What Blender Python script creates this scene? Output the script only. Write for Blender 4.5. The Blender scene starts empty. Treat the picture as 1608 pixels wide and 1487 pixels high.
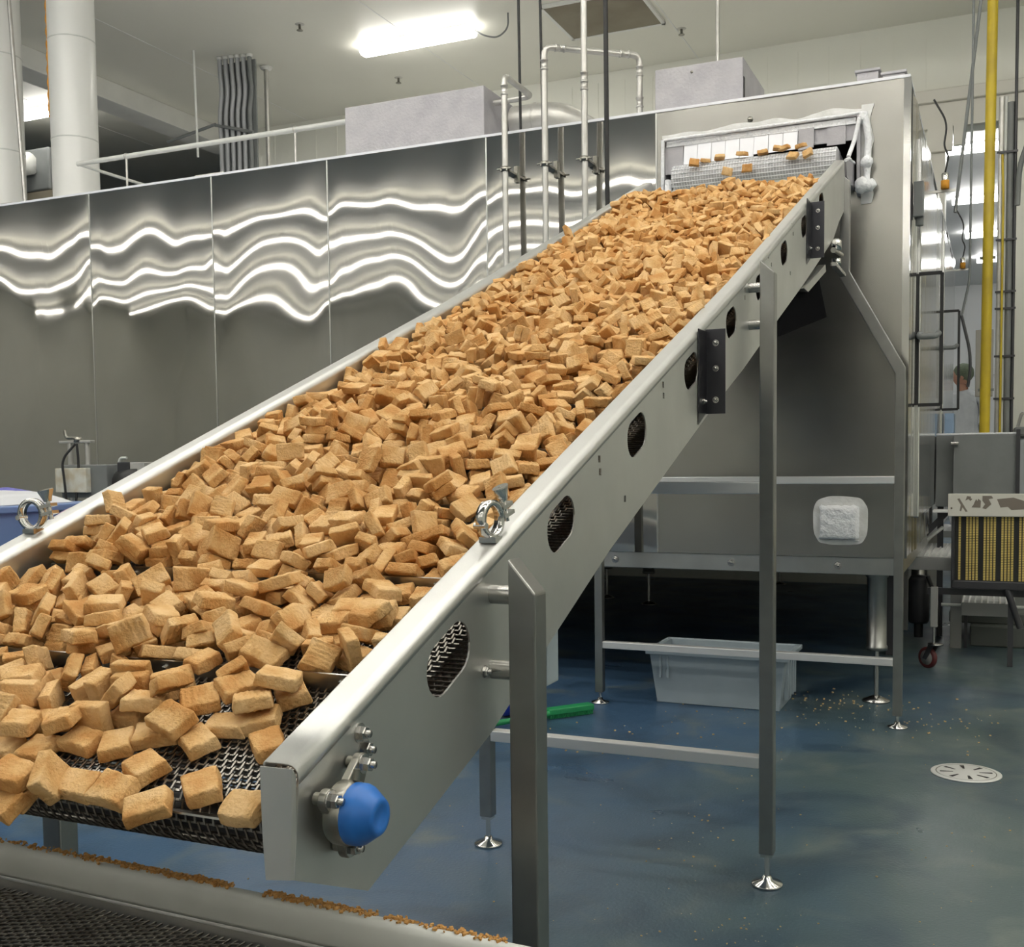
import bpy, math, random
from mathutils import Vector, Matrix, Quaternion, Euler, noise
random.seed(11)
scene = bpy.context.scene
COL = scene.collection

# ------------------------------------------------------------------ camera
H = 1.3
YAW, PITCH, ROLL = 0.4179, -0.0601, -0.0116
FPX, CY = 1723.46, 822.8
cy_, sy_ = math.cos(YAW), math.sin(YAW)
fwd = Vector((-sy_ * math.cos(PITCH), cy_ * math.cos(PITCH), math.sin(PITCH)))
rt = Vector((cy_, sy_, 0)); up = rt.cross(fwd)
rt2 = rt * math.cos(ROLL) + up * math.sin(ROLL)
up2 = -rt * math.sin(ROLL) + up * math.cos(ROLL)
cam = bpy.data.cameras.new('camera'); camo = bpy.data.objects.new('camera', cam); COL.objects.link(camo)
M = Matrix((rt2, up2, -fwd)).transposed().to_4x4(); M.translation = Vector((0, 0, H)); camo.matrix_world = M
cam.sensor_fit = 'HORIZONTAL'; cam.sensor_width = 36; cam.lens = FPX / 1608 * 36
cam.shift_y = (CY - 743.5) / 1608
cam.clip_start = 0.05; cam.clip_end = 100
scene.camera = camo

# ------------------------------------------------------------------ light and exposure
scene.view_settings.view_transform = 'Standard'; scene.view_settings.look = 'None'
scene.view_settings.exposure = 0.0; scene.view_settings.gamma = 1; scene.view_settings.use_curve_mapping = False
world = bpy.data.worlds.new('world'); scene.world = world; world.use_nodes = True
world.node_tree.nodes['Background'].inputs[0].default_value = (0.9, 0.95, 1, 1)
world.node_tree.nodes['Background'].inputs[1].default_value = 0.05
LAMP = 17.0          # radiance of a ceiling tube light
BATTEN = 13.0        # radiance of the slim battens behind the viewer and those added above the freezer
LAMP_FAR = 26.0      # tube lights of the next room
scene.cycles.max_bounces = 8; scene.cycles.diffuse_bounces = 5; scene.cycles.glossy_bounces = 5
scene.cycles.sample_clamp_indirect = 6

# ------------------------------------------------------------------ materials
def mat(name, col=(.5, .5, .5), rough=.5, metal=0, var=None, vs=4, bump=0, bs=60, spec=.5, emit=None, aniso=None, detail=4, rvar=0, coords='Object'):
    m = bpy.data.materials.new(name); m.use_nodes = True; nt = m.node_tree; N = nt.nodes; L = nt.links
    b = N['Principled BSDF']; b.inputs['Base Color'].default_value = (*col, 1); b.inputs['Roughness'].default_value = rough
    b.inputs['Metallic'].default_value = metal; b.inputs['Specular IOR Level'].default_value = spec
    geo = N.new('ShaderNodeNewGeometry')
    src = geo.outputs['Position']
    if var:
        n = N.new('ShaderNodeTexNoise'); n.inputs['Scale'].default_value = vs; n.inputs['Detail'].default_value = detail
        L.new(src, n.inputs['Vector'])
        r = N.new('ShaderNodeValToRGB'); r.color_ramp.elements[0].color = (*col, 1); r.color_ramp.elements[1].color = (*var, 1)
        r.color_ramp.elements[0].position = .35; r.color_ramp.elements[1].position = .65
        L.new(n.outputs['Fac'], r.inputs[0]); L.new(r.outputs[0], b.inputs['Base Color'])
        if rvar:
            mr = N.new('ShaderNodeMapRange'); mr.inputs[3].default_value = rough - rvar; mr.inputs[4].default_value = rough + rvar
            L.new(n.outputs['Fac'], mr.inputs[0]); L.new(mr.outputs[0], b.inputs['Roughness'])
    if bump:
        n2 = N.new('ShaderNodeTexNoise'); n2.inputs['Scale'].default_value = bs; n2.inputs['Detail'].default_value = 4
        vec = src
        if aniso:
            mp = N.new('ShaderNodeMapping'); mp.inputs['Scale'].default_value = aniso; L.new(src, mp.inputs[0]); vec = mp.outputs[0]
        L.new(vec, n2.inputs['Vector'])
        bp = N.new('ShaderNodeBump'); bp.inputs['Strength'].default_value = bump; bp.inputs['Distance'].default_value = .01
        L.new(n2.outputs['Fac'], bp.inputs['Height']); L.new(bp.outputs[0], b.inputs['Normal'])
    if emit:
        b.inputs['Emission Color'].default_value = (*emit[:3], 1); b.inputs['Emission Strength'].default_value = emit[3]
    return m

M_skin = mat('freezer_skin_steel', (.53, .52, .50), .035, 1, var=(.49, .48, .46), vs=2)
M_endskin = mat('freezer_end_steel', (.42, .41, .38), .27, 1, var=(.37, .36, .335), vs=3)
M_bar = mat('cross_bar_steel', (.80, .80, .80), .48, .8)
M_side = mat('freezer_side_steel', (.70, .70, .70), .12, 1, bump=.35, bs=14, aniso=(1, 1, .03))
M_steel = mat('brushed_steel', (.55, .55, .53), .3, 1, var=(.50, .50, .485), vs=9, rvar=.05, bump=.03, bs=500, aniso=(.05, 1, 1))
M_plate = mat('plate_steel', (.66, .66, .64), .42, 1, var=(.62, .62, .60), vs=7, rvar=.05, bump=.03, bs=400)
M_post = mat('post_steel', (.36, .36, .345), .33, 1, var=(.32, .32, .305), vs=12, rvar=.04, bump=.03, bs=600, aniso=(1, 1, .05))
M_chrome = mat('polished_steel', (.68, .67, .65), .12, 1)
M_bolt = mat('bolt_steel', (.5, .49, .47), .25, 1)
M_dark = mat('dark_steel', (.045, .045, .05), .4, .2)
M_bracket = mat('bracket_steel', (.07, .07, .08), .35, .9)
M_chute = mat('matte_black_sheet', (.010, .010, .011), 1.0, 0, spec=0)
M_cast = mat('cast_bearing_steel', (.36, .35, .31), .3, 1, var=(.28, .27, .24), vs=40)
M_wire = mat('belt_wire', (.34, .32, .29), .32, 1, var=(.24, .22, .19), vs=14)
M_wire2 = mat('cross_belt_wire', (.45, .42, .38), .35, 1, var=(.28, .25, .22), vs=10)
M_blue = mat('blue_plastic', (.02, .16, .55), .38, 0, var=(.018, .14, .50), vs=40)
M_white = mat('white_plastic', (.66, .67, .64), .42, 0, var=(.60, .61, .58), vs=8)
M_tube = mat('white_jacket', (.80, .80, .77), .28, 0)
M_ceil = mat('ceiling_paint', (.80, .79, .71), .38, 0, var=(.76, .75, .67), vs=.6, rvar=.06)
M_wall = mat('wall_paint', (.82, .82, .75), .45, 0, var=(.78, .78, .71), vs=.7)
M_wallfar = mat('far_room_paint', (.74, .75, .74), .5)
M_beam = mat('beam_paint', (.80, .80, .77), .5, 0, var=(.74, .74, .71), vs=3)
M_trim = mat('trim_paint', (.68, .66, .60), .5)
M_pipe = mat('galvanised_pipe', (.62, .61, .58), .4, .6, var=(.52, .51, .48), vs=12)
M_rubber = mat('black_rubber', (.012, .012, .013), .5)
M_grey = mat('grey_paint', (.20, .21, .21), .5, 0, var=(.17, .18, .18), vs=5)
M_yellow = mat('yellow_paint', (.62, .46, .02), .4, 0, var=(.50, .36, .02), vs=6)
M_orange = mat('orange_plastic', (.75, .33, .03), .6)
M_frost = mat('frost', (.92, .93, .95), .8, 0, var=(.86, .87, .90), vs=30, bump=.9, bs=80)
M_froststeel = mat('frosted_steel', (.43, .42, .44), .5, .25, var=(.37, .36, .385), vs=9, bump=.2, bs=60)
M_flap = mat('curtain_flap', (.88, .89, .94), .35, 0, var=(.84, .85, .90), vs=12)
M_crate = mat('crate_plastic', (.36, .42, .46), .4, 0, var=(.33, .39, .43), vs=6)
M_green = mat('green_plastic', (.02, .30, .10), .4)
M_bbottle = mat('bottle_plastic', (.01, .03, .30), .25)
M_binblue = mat('bin_plastic', (.16, .24, .46), .4)
M_coat = mat('white_cloth', (.66, .68, .72), .85, 0, var=(.60, .62, .66), vs=14)
M_hairnet = mat('hairnet_cloth', (.10, .13, .09), .9, 0, var=(.16, .19, .13), vs=120)
M_face = mat('person_complexion', (.50, .26, .18), .6)
M_red = mat('red_plastic', (.70, .02, .02), .5)
M_gold = mat('brass_rollers', (.85, .66, .22), .45, .35)
M_black = mat('black_plastic', (.015, .015, .015), .45)
M_grate = mat('grating_fibreglass', (.85, .85, .84), .5)
M_stepgrey = mat('step_paint', (.30, .30, .29), .45, .2)
M_hole = mat('outlet_recess_dark', (.05, .05, .05), .8)  # near-black body colour, seen through the outlet slot
M_vent = mat('vent_mesh_cloth', (.22, .19, .14), .8, 0, var=(.27, .24, .18), vs=3)
M_frostglaze = mat('frost_film', (.80, .80, .80), .7, .1, var=(.66, .66, .64), vs=14, bump=.3, bs=60)
M_crumb = mat('breading_crumbs', (.50, .24, .06), .9, 0, var=(.62, .36, .13), vs=200)
M_speck = mat('floor_speck', (.55, .56, .50), .7)
M_lamp = mat('tube_light', (.9, .9, .9), .4, emit=(1, .97, .90, LAMP))
M_batten = mat('batten_light', (.9, .9, .9), .4, emit=(1, .96, .88, BATTEN))
M_lampfar = mat('tube_light_next_room', (.9, .9, .9), .4, emit=(1, .98, .94, LAMP_FAR))
M_lamphouse = mat('lamp_housing', (.7, .7, .68), .5)

def floor_material():
    m = bpy.data.materials.new('epoxy_floor'); m.use_nodes = True; nt = m.node_tree; N = nt.nodes; L = nt.links
    b = N['Principled BSDF']; geo = N.new('ShaderNodeNewGeometry')
    def nz(scale, detail=4, dist=0, w=None):
        n = N.new('ShaderNodeTexNoise'); n.inputs['Scale'].default_value = scale; n.inputs['Detail'].default_value = detail
        n.inputs['Distortion'].default_value = dist; L.new(geo.outputs['Position'], n.inputs['Vector']); return n.outputs['Fac']
    def ramp(src, a, ca, bb, cb):
        r = N.new('ShaderNodeValToRGB'); r.color_ramp.elements[0].position = a; r.color_ramp.elements[0].color = ca
        r.color_ramp.elements[1].position = bb; r.color_ramp.elements[1].color = cb; L.new(src, r.inputs[0]); return r.outputs[0]
    def mix(f, a, c, t='MIX'):
        x = N.new('ShaderNodeMix'); x.data_type = 'RGBA'; x.blend_type = t
        for k, v in ((0, f), (6, a), (7, c)):
            if hasattr(v, 'default_value'): L.new(v, x.inputs[k])
            else: x.inputs[k].default_value = v
        return x.outputs[2]
    # blue at the left turning grey-green to the right, broken up by noise
    sep = N.new('ShaderNodeSeparateXYZ'); L.new(geo.outputs['Position'], sep.inputs[0])
    mr = N.new('ShaderNodeMapRange'); mr.inputs[1].default_value = -1.7; mr.inputs[2].default_value = -.1; L.new(sep.outputs[0], mr.inputs[0])
    ad = N.new('ShaderNodeMath'); ad.operation = 'ADD'; L.new(mr.outputs[0], ad.inputs[0])
    n1 = nz(.9, 5, .4); sb = N.new('ShaderNodeMath'); sb.operation = 'MULTIPLY_ADD'; sb.inputs[1].default_value = 1.8; sb.inputs[2].default_value = -.9
    L.new(n1, sb.inputs[0]); L.new(sb.outputs[0], ad.inputs[1])
    c = mix(ramp(ad.outputs[0], .1, (0, 0, 0, 1), .9, (1, 1, 1, 1)), (.050, .105, .190, 1), (.070, .108, .115, 1))
    c = mix(ramp(nz(2.6, 6, 1.0), .52, (0, 0, 0, 1), .72, (.75, .75, .75, 1)), c, (.15, .18, .165, 1))
    c = mix(ramp(nz(1.5, 6, 1.6), .50, (0, 0, 0, 1), .68, (.8, .8, .8, 1)), c, (.020, .045, .080, 1))
    c = mix(ramp(nz(160, 2), .70, (0, 0, 0, 1), .76, (.7, .7, .7, 1)), c, (.30, .33, .33, 1))
    L.new(c, b.inputs['Base Color'])
    r = N.new('ShaderNodeMapRange'); r.inputs[3].default_value = .18; r.inputs[4].default_value = .5; L.new(nz(2.2, 5, .6), r.inputs[0])
    L.new(r.outputs[0], b.inputs['Roughness'])
    bp = N.new('ShaderNodeBump'); bp.inputs['Strength'].default_value = .12; bp.inputs['Distance'].default_value = .01
    L.new(nz(90, 3), bp.inputs['Height']); L.new(bp.outputs[0], b.inputs['Normal'])
    return m
M_floor = floor_material()

def nugget_material():
    m = bpy.data.materials.new('breaded_crust'); m.use_nodes = True; nt = m.node_tree; N = nt.nodes; L = nt.links
    b = N['Principled BSDF']; geo = N.new('ShaderNodeNewGeometry'); b.inputs['Roughness'].default_value = .75
    b.inputs['Specular IOR Level'].default_value = .25
    att = N.new('ShaderNodeAttribute'); att.attribute_name = 'tone'; att.attribute_type = 'GEOMETRY'
    n = N.new('ShaderNodeTexNoise'); n.inputs['Scale'].default_value = 28; n.inputs['Detail'].default_value = 5; L.new(geo.outputs['Position'], n.inputs['Vector'])
    n3 = N.new('ShaderNodeTexNoise'); n3.inputs['Scale'].default_value = 11; n3.inputs['Detail'].default_value = 1; L.new(geo.outputs['Position'], n3.inputs['Vector'])
    ad = N.new('ShaderNodeMath'); ad.operation = 'ADD'; L.new(n.outputs['Fac'], ad.inputs[0]); L.new(n3.outputs['Fac'], ad.inputs[1])
    r = N.new('ShaderNodeValToRGB'); e = r.color_ramp.elements
    e[0].position = .40; e[0].color = (.54, .27, .085, 1); e[1].position = .60; e[1].color = (.75, .50, .245, 1)
    mid = r.color_ramp.elements.new(.5); mid.color = (.66, .40, .165, 1)
    hf = N.new('ShaderNodeMath'); hf.operation = 'MULTIPLY'; hf.inputs[1].default_value = .5; L.new(ad.outputs[0], hf.inputs[0])
    L.new(hf.outputs[0], r.inputs[0])
    L.new(r.outputs[0], b.inputs['Base Color'])
    n2 = N.new('ShaderNodeTexNoise'); n2.inputs['Scale'].default_value = 210; n2.inputs['Detail'].default_value = 6; L.new(geo.outputs['Position'], n2.inputs['Vector'])
    bp = N.new('ShaderNodeBump'); bp.inputs['Strength'].default_value = 1.0; bp.inputs['Distance'].default_value = .0032
    L.new(n2.outputs['Fac'], bp.inputs['Height']); L.new(bp.outputs[0], b.inputs['Normal'])
    return m
M_nug = nugget_material()

# ------------------------------------------------------------------ helpers
class MB:
    def __init__(s): s.v = []; s.f = []; s.sm = []
    def add(s, vs, fs, smooth=False):
        o = len(s.v); s.v += [tuple(v) for v in vs]; s.f += [tuple(i + o for i in f) for f in fs]; s.sm += [smooth] * len(fs); return s
    def box(s, x0, x1, y0, y1, z0, z1, mtx=None):
        vs = [Vector((x, y, z)) for x in (x0, x1) for y in (y0, y1) for z in (z0, z1)]
        if mtx: vs = [mtx @ v for v in vs]
        return s.add(vs, [(0, 1, 3, 2), (4, 6, 7, 5), (0, 4, 5, 1), (2, 3, 7, 6), (0, 2, 6, 4), (1, 5, 7, 3)])
    def prism(s, poly, axis, a, b):
        # poly: list of 2D points; axis 'x': (y,z) at x=a..b, 'y': (x,z), 'z': (x,y)
        def P(p, t):
            return {'x': (t, p[0], p[1]), 'y': (p[0], t, p[1]), 'z': (p[0], p[1], t)}[axis]
        n = len(poly); vs = [P(p, a) for p in poly] + [P(p, b) for p in poly]
        fs = [tuple(range(n))[::-1], tuple(range(n, 2 * n))] + [(i, (i + 1) % n, n + (i + 1) % n, n + i) for i in range(n)]
        return s.add(vs, fs)
    def tube(s, pts, r, n=12, cap=True, smooth=True):
        pts = [Vector(p) for p in pts]; rs = r if isinstance(r, (list, tuple)) else [r] * len(pts)
        rings = []; t0 = (pts[1] - pts[0]).normalized()
        nrm = t0.orthogonal().normalized()
        for i, p in enumerate(pts):
            if i == 0: t = (pts[1] - p).normalized()
            elif i == len(pts) - 1: t = (p - pts[i - 1]).normalized()
            else:
                a_ = (p - pts[i - 1]).normalized(); b_ = (pts[i + 1] - p).normalized(); t = (a_ + b_)
                t = t.normalized() if t.length > 1e-5 else b_
            nrm = (nrm - t * nrm.dot(t))
            nrm = nrm.normalized() if nrm.length > 1e-6 else t.orthogonal().normalized()
            bn = t.cross(nrm)
            rings.append([p + (nrm * math.cos(2 * math.pi * k / n) + bn * math.sin(2 * math.pi * k / n)) * rs[i] for k in range(n)])
        vs = [v for ring in rings for v in ring]; fs = []
        for i in range(len(rings) - 1):
            for k in range(n): fs.append((i * n + k, i * n + (k + 1) % n, (i + 1) * n + (k + 1) % n, (i + 1) * n + k))
        s.add(vs, fs, smooth)
        if cap: s.add(rings[0], [tuple(range(n))[::-1]]); s.add(rings[-1], [tuple(range(n))])
        return s
    def lathe(s, prof, base, axis=(0, 0, 1), n=24, smooth=True):
        ax = Vector(axis).normalized(); a = ax.orthogonal().normalized(); b = ax.cross(a); base = Vector(base)
        vs = []; fs = []
        for (r, h) in prof:
            for k in range(n): vs.append(base + ax * h + (a * math.cos(2 * math.pi * k / n) + b * math.sin(2 * math.pi * k / n)) * max(r, 1e-5))
        for i in range(len(prof) - 1):
            for k in range(n): fs.append((i * n + k, i * n + (k + 1) % n, (i + 1) * n + (k + 1) % n, (i + 1) * n + k))
        return s.add(vs, fs, smooth)
    def build(s, name, m, parent=None, bevel=0, loc=None, base=True):
        me = bpy.data.meshes.new(name)
        if parent is not None: org = Vector(parent['wloc'])
        elif loc is not None: org = Vector(loc)
        else:
            xs = [v[0] for v in s.v]; ys = [v[1] for v in s.v]; zs = [v[2] for v in s.v]
            org = Vector(((min(xs) + max(xs)) / 2, (min(ys) + max(ys)) / 2, min(zs)))
        me.from_pydata([(v[0] - org[0], v[1] - org[1], v[2] - org[2]) for v in s.v], [], s.f)
        me.polygons.foreach_set('use_smooth', s.sm)
        o = bpy.data.objects.new(name, me); COL.objects.link(o)
        if m: me.materials.append(m)
        if parent is not None: o.parent = parent; o['wloc'] = list(org)
        else: o.location = org; o['wloc'] = list(org)
        if bevel:
            bv = o.modifiers.new('bevel', 'BEVEL'); bv.width = bevel; bv.segments = 2; bv.limit_method = 'ANGLE'; bv.angle_limit = .6
        return o

def tag(o, label, cat, group=None):
    o['label'] = label; o['category'] = cat
    if group: o['group'] = group
    return o
def thing(name, label, cat, loc=(0, 0, 0), group=None):
    o = bpy.data.objects.new(name, None); COL.objects.link(o); o.location = loc; o['wloc'] = list(loc)
    o.empty_display_size = .1
    return tag(o, label, cat, group)
def struct(o): o['kind'] = 'structure'; return o
def copy_tree(o, loc=None, label=None, group=None, parent=None):
    c = o.copy(); COL.objects.link(c)
    if parent is not None: c.parent = parent
    if loc is not None: c.location = loc; c['wloc'] = list(loc)
    if label: c['label'] = label
    if group: c['group'] = group
    for ch in list(o.children): copy_tree(ch, parent=c)
    return c
def bend(pts, r=.05, n=5):
    """round the corners of a polyline"""
    pts = [Vector(p) for p in pts]; out = [pts[0]]
    for i in range(1, len(pts) - 1):
        a = (pts[i - 1] - pts[i]); b = (pts[i + 1] - pts[i]); d = min(r, a.length * .45, b.length * .45)
        p0 = pts[i] + a.normalized() * d; p1 = pts[i] + b.normalized() * d
        for k in range(n + 1):
            t = k / n; out.append(p0 * (1 - t) ** 2 + pts[i] * 2 * t * (1 - t) + p1 * t * t)
    out.append(pts[-1]); return out
def hexbolt(mb, c, ax, r=.009, h=.008, wash=True):
    c = Vector(c); ax = Vector(ax).normalized()
    if wash: mb.lathe([(0, 0), (r * 1.35, 0), (r * 1.35, .0015), (0, .0015)], c, ax, 16, False)
    mb.lathe([(0, 0), (r, 0), (r, h), (r * .85, h + .001), (0, h + .001)], c, ax, 6, False)
    mb.lathe([(r * .5, h), (r * .5, h + .006), (0, h + .006)], c, ax, 10)

# ================================================================== room
CZ = 5.4; YB = 11.4
X0, X1, Y0 = -22.0, 6.8, -14.0
struct(MB().box(X0, X1, Y0, 26, -.12, 0).build('floor', M_floor))
struct(MB().box(X0, X1, Y0, YB + .2, CZ, CZ + .15).build('ceiling', M_ceil))
struct(MB().box(X0, -4.1, YB + .2, 24, CZ, CZ + .15).build('ceiling', M_ceil))
struct(MB().box(X0, -4.1, 24, 24.2, 0, CZ).build('wall_back', M_wall))
wb = MB()
wb.box(-8.9, -.505, YB, YB + .2, 0, CZ); wb.box(.07, X1, YB, YB + .2, 0, CZ); wb.box(-.505, .07, YB, YB + .2, 4.37, CZ)
for i in range(60):
    x = -8.8 + i * .3
    if x > 6: break
    wb.box(x, x + .012, YB - .006, YB + .01, 4.75 if x > -.9 else 0, 5.3)
struct(wb.build('wall_back', M_wall))
struct(MB().box(-.95, X1, YB - .12, YB, 4.60, 4.72).build('trim_1', M_trim, bevel=.01))
struct(MB().box(-.95, X1, YB - .07, YB - .005, 4.37, 4.598).build('trim_2', M_trim))
struct(MB().box(X0 - .15, X0, Y0, 24, 0, CZ).build('wall_left', M_wall))
struct(MB().box(X1, X1 + .15, Y0, YB + .2, 0, CZ).build('wall_right', M_wall))
struct(MB().box(X0, X1, Y0 - .15, Y0, 0, CZ).build('wall_front', M_wall))
# ceiling seams, thin ribs of sealant
cs = MB()
for x in (-2.9, -5.3, -7.7, -10.1, -12.5): cs.box(x - .006, x + .006, 2, YB, CZ - .003, CZ + .001)
struct(cs.build('trim_3', M_beam))
# next room
struct(MB().box(-4, 4, YB + .2, 25, 4.75, 4.9).build('ceiling', M_wallfar))
wf = MB().box(-4, 4, 24.8, 25, 0, 4.75)
for i in range(10): wf.box(-2 + i * .45, -1.985 + i * .45, 24.78, 24.8, 0, 4.75)
struct(wf.build('wall_far', M_wallfar))
struct(MB().box(-4.1, -4, YB + .2, 25, 0, 4.75).build('wall_left', M_wallfar))
struct(MB().box(1.6, 1.7, YB + .2, 25, 0, 4.75).build('wall_right', M_wallfar))
struct(MB().box(-4, 1.6, 24.70, 24.78, 2.9, 3.05).build('trim_4', M_beam))
# opening jamb post and the little box under the lintel
struct(MB().box(-.62, -.505, YB - .14, YB - .002, 0, 4.2).build('trim_5', M_trim))
b = MB().box(-.66, -.44, YB - .2, YB - .142, 4.12, 4.36).box(-.43, -.33, YB - .2, YB - .142, 4.16, 4.34)
tag(b.build('junction_box', M_trim), 'beige junction box under the lintel of the doorway beside the freezer', 'electrical box')

# ceiling beam
struct(MB().box(-9.15, -8.8, 3.0, 20, 5.19, CZ - .001).build('trim_6', M_beam, bevel=.006))
# lamps
def make_lamp(loc, label, m=M_lamp, group=None, L=1.22, slim=False):
    t = thing('ceiling_light', label, 'light', loc, group); x, y, z = loc
    if slim:
        MB().box(x - L / 2, x + L / 2, y - .03, y + .03, z - .21, z - .18).build('diffuser', m, t, .006)
        MB().box(x - .4, x - .39, y - .005, y + .005, z - .18, z - .001).build('hanger', M_pipe, t); MB().box(x + .39, x + .4, y - .005, y + .005, z - .18, z - .001).build('hanger', M_pipe, t)
        return t
    h = MB().box(x - L / 2 + .03, x + L / 2 - .03, y - .07, y + .07, z - .035, z); h.build('lamp_housing', M_lamphouse, t, .006)
    d = MB()
    prof = [(-.085, -.036), (.085, -.036), (.08, -.075), (.045, -.105), (-.045, -.105), (-.08, -.075)]
    n = len(prof); vs = [(x - L / 2, y + p[0] * .9, z + p[1]) for p in prof] + [(x - L / 2 - .0, y + p[0], z + p[1]) for p in prof]
    d.prism([(y + p[0], z + p[1]) for p in prof], 'x', x - L / 2, x + L / 2)
    d.build('diffuser', m, t, .008)
    return t
lampA = make_lamp((-5.22, 9.62, CZ), 'fluorescent ceiling light with a looped cable above the freezer')
MB().tube(bend([(-4.62, 9.62, CZ - .04), (-4.5, 9.62, CZ - .12), (-4.35, 9.6, CZ - .17), (-4.22, 9.55, CZ - .12), (-4.2, 9.5, CZ)], .1), .008, 8).build('cable', M_grey, lampA)
copy_tree(lampA, (-9.98, 9.64, CZ), 'fluorescent ceiling light seen between the two white ducts')
g = 'added ceiling lights overhead, out of view'; first = None; slim = None
for (y, xs) in ((-3.6, range(22)), (-6.2, range(22)), (-8.6, range(22)), (-11.2, range(22)), (.6, range(9, 22)), (2.4, range(10, 22)), (4.2, range(11, 22)), (6.0, range(18, 22)), (7.8, range(15, 22, 2))):
    for i in xs:
        x = -20.6 + i * 1.255
        if y > 5:
            copy_tree(slim, (x, y, CZ), 'slim batten light added out of view above the freezer', 'added batten lights above the freezer')  # added out of view to brighten the ceiling and right side
        elif y < -2:
            if slim is None: slim = make_lamp((x, y, CZ), 'slim hanging batten light in the long rows behind the viewer', M_batten, 'batten lights behind the viewer', 1.235, True)
            else: copy_tree(slim, (x, y, CZ))
        elif first is None: first = make_lamp((x, y, CZ), 'fluorescent ceiling light added overhead, out of view', group=g)  # overhead rows added out of view to light the nuggets from above
        else: copy_tree(first, (x, y, CZ))
first_far = None
for k, (y, x) in enumerate(((13.5, -.1), (16.2, -.02), (18.8, .08), (21.3, .2), (14.5, -2.5), (19, -2.5))):
    lab = ['nearest bright ceiling light seen through the doorway', 'second ceiling light seen through the doorway', 'third ceiling light seen through the doorway', 'farthest and smallest ceiling light seen through the doorway'][k] if k < 4 else ('ceiling light of the next room hidden behind the freezer, %s one' % ('nearer' if k == 4 else 'farther'))
    if first_far is None: first_far = make_lamp((x, y, 4.75), lab, M_lampfar)
    else: copy_tree(first_far, (x, y, 4.75), lab)

# dark ceiling hatch / vent panel
v = thing('ceiling_hatch', 'dark brown square hatch panel set in the ceiling', 'hatch', (-3.4, 9.9, CZ))
MB().box(-3.85, -2.97, 9.5, 10.3, CZ - .025, CZ - .001).build('panel', M_vent, v)
fr = MB()
for bx_ in ((-3.88, -3.85, 9.47, 10.33), (-2.97, -2.94, 9.47, 10.33), (-3.88, -2.94, 9.47, 9.5), (-3.88, -2.94, 10.3, 10.33)): fr.box(*bx_, CZ - .03, CZ - .001)
fr.build('frame', M_beam, v)
# sprinklers
sp = None
for (x, y, lab) in ((-6.08, 8.9, 'sprinkler head left of the ceiling light'), (-5.97, 10.57, 'sprinkler head on the ceiling below the light'), (-2.85, 10.57, 'sprinkler head right of the dark ceiling hatch'), (-8.3, 10.9, 'small sprinkler head low above the freezer roof rail')):
    if sp is None:
        sp = thing('sprinkler', lab, 'sprinkler', (x, y, CZ))
        MB().lathe([(0, -.004), (.04, -.004), (.045, -.0005)], (x, y, CZ), n=16).build('escutcheon', M_pipe, sp)
        MB().lathe([(.012, -.004), (.012, -.05), (.03, -.055), (.03, -.06), (0, -.06)], (x, y, CZ), n=12).build('head', M_cast, sp)
    else: copy_tree(sp, (x, y, CZ), lab)

# big white ducts
def duct(px, py, lab, rope=False):
    t = thing('round_duct', lab, 'duct', (px, py, 3.13))
    b = MB().lathe([(.185, 0), (.185, CZ - 3.13)], (px, py, 3.13), n=40); b.build('duct_body', M_tube, t)
    for z in (3.95, 4.75): MB().lathe([(.185, -.006), (.188, -.004), (.188, .004), (.185, .006)], (px, py, z), n=40).build('joint_band', M_white, t)
    return t
duct(-7.02, 7.0, 'right-hand tall white round duct with an orange strap on its left side')
duct(-7.85, 7.0, 'left-hand tall white round duct cut by the left edge of the photo')

# ================================================================== freezer
FY = 5.787; FX1 = -.42; ZT = 3.13; ZB = .775; FX0 = -9.2
FZ = thing('spiral_freezer', 'long stainless steel freezer cabinet with wavy mirror panels filling the back', 'freezer', (-3.5, FY, 0))
seams = [-9.2, -7.95, -6.85, -5.70, -4.66, -3.78, -2.705, -1.70, FX1]
def wave(x, z, s):
    a = .0110 * noise.noise(Vector((x * 2.2 + s * 7.3, z * .85, s))) + .0013 * noise.noise(Vector((x * 3.8, z * 2.2, s + 5.5)))
    lo = min(1, max(.25, (z - 1.2) / .9))
    return a * lo
def panel(i, xa, xb, hole=None):
    nx = max(10, int((xb - xa) / .03)); nz = 80
    xs = [xa + .002 + (xb - xa - .004) * k / nx for k in range(nx + 1)]; zs = [ZB + (ZT - ZB) * k / nz for k in range(nz + 1)]
    if hole:
        for hx in hole[:2]:
            j = min(range(nx + 1), key=lambda q: abs(xs[q] - hx)); xs[j] = hx
        for hz in hole[2:]:
            j = min(range(nz + 1), key=lambda q: abs(zs[q] - hz)); zs[j] = hz
    vs = []; fs = []
    for z in zs:
        for x in xs:
            e = min(x - xa, xb - x); e2 = min(1, e / .12); w = wave(x, z, i) * (.15 + .85 * e2 ** .7)
            # the sheet bends back a little at the seam, deeper between the spot welds
            w += .0012 * math.exp(-(e / .03) ** 2) * (.6 + .4 * math.cos(z * 12.5))
            if hole:
                d = math.hypot(max(hole[0] - x, 0, x - hole[1]), max(hole[2] - z, 0, z - hole[3]))
                w += .003 * math.exp(-(d / .12) ** 2)
            vs.append((x, FY + w, z))
    for a in range(nz):
        for c in range(nx):
            if hole and hole[0] - .001 <= xs[c] and xs[c + 1] <= hole[1] + .001 and hole[2] - .001 <= zs[a] and zs[a + 1] <= hole[3] + .001: continue
            o = a * (nx + 1) + c; fs.append((o, o + 1, o + nx + 2, o + nx + 1))
    MB().add(vs, fs, True).build('front_panel', M_endskin if hole else M_skin, FZ)
HOLE = (-1.645, -.66, 2.64, 2.965)
for i in range(len(seams) - 1): panel(i, seams[i], seams[i + 1], HOLE if i == len(seams) - 2 else None)
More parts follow.
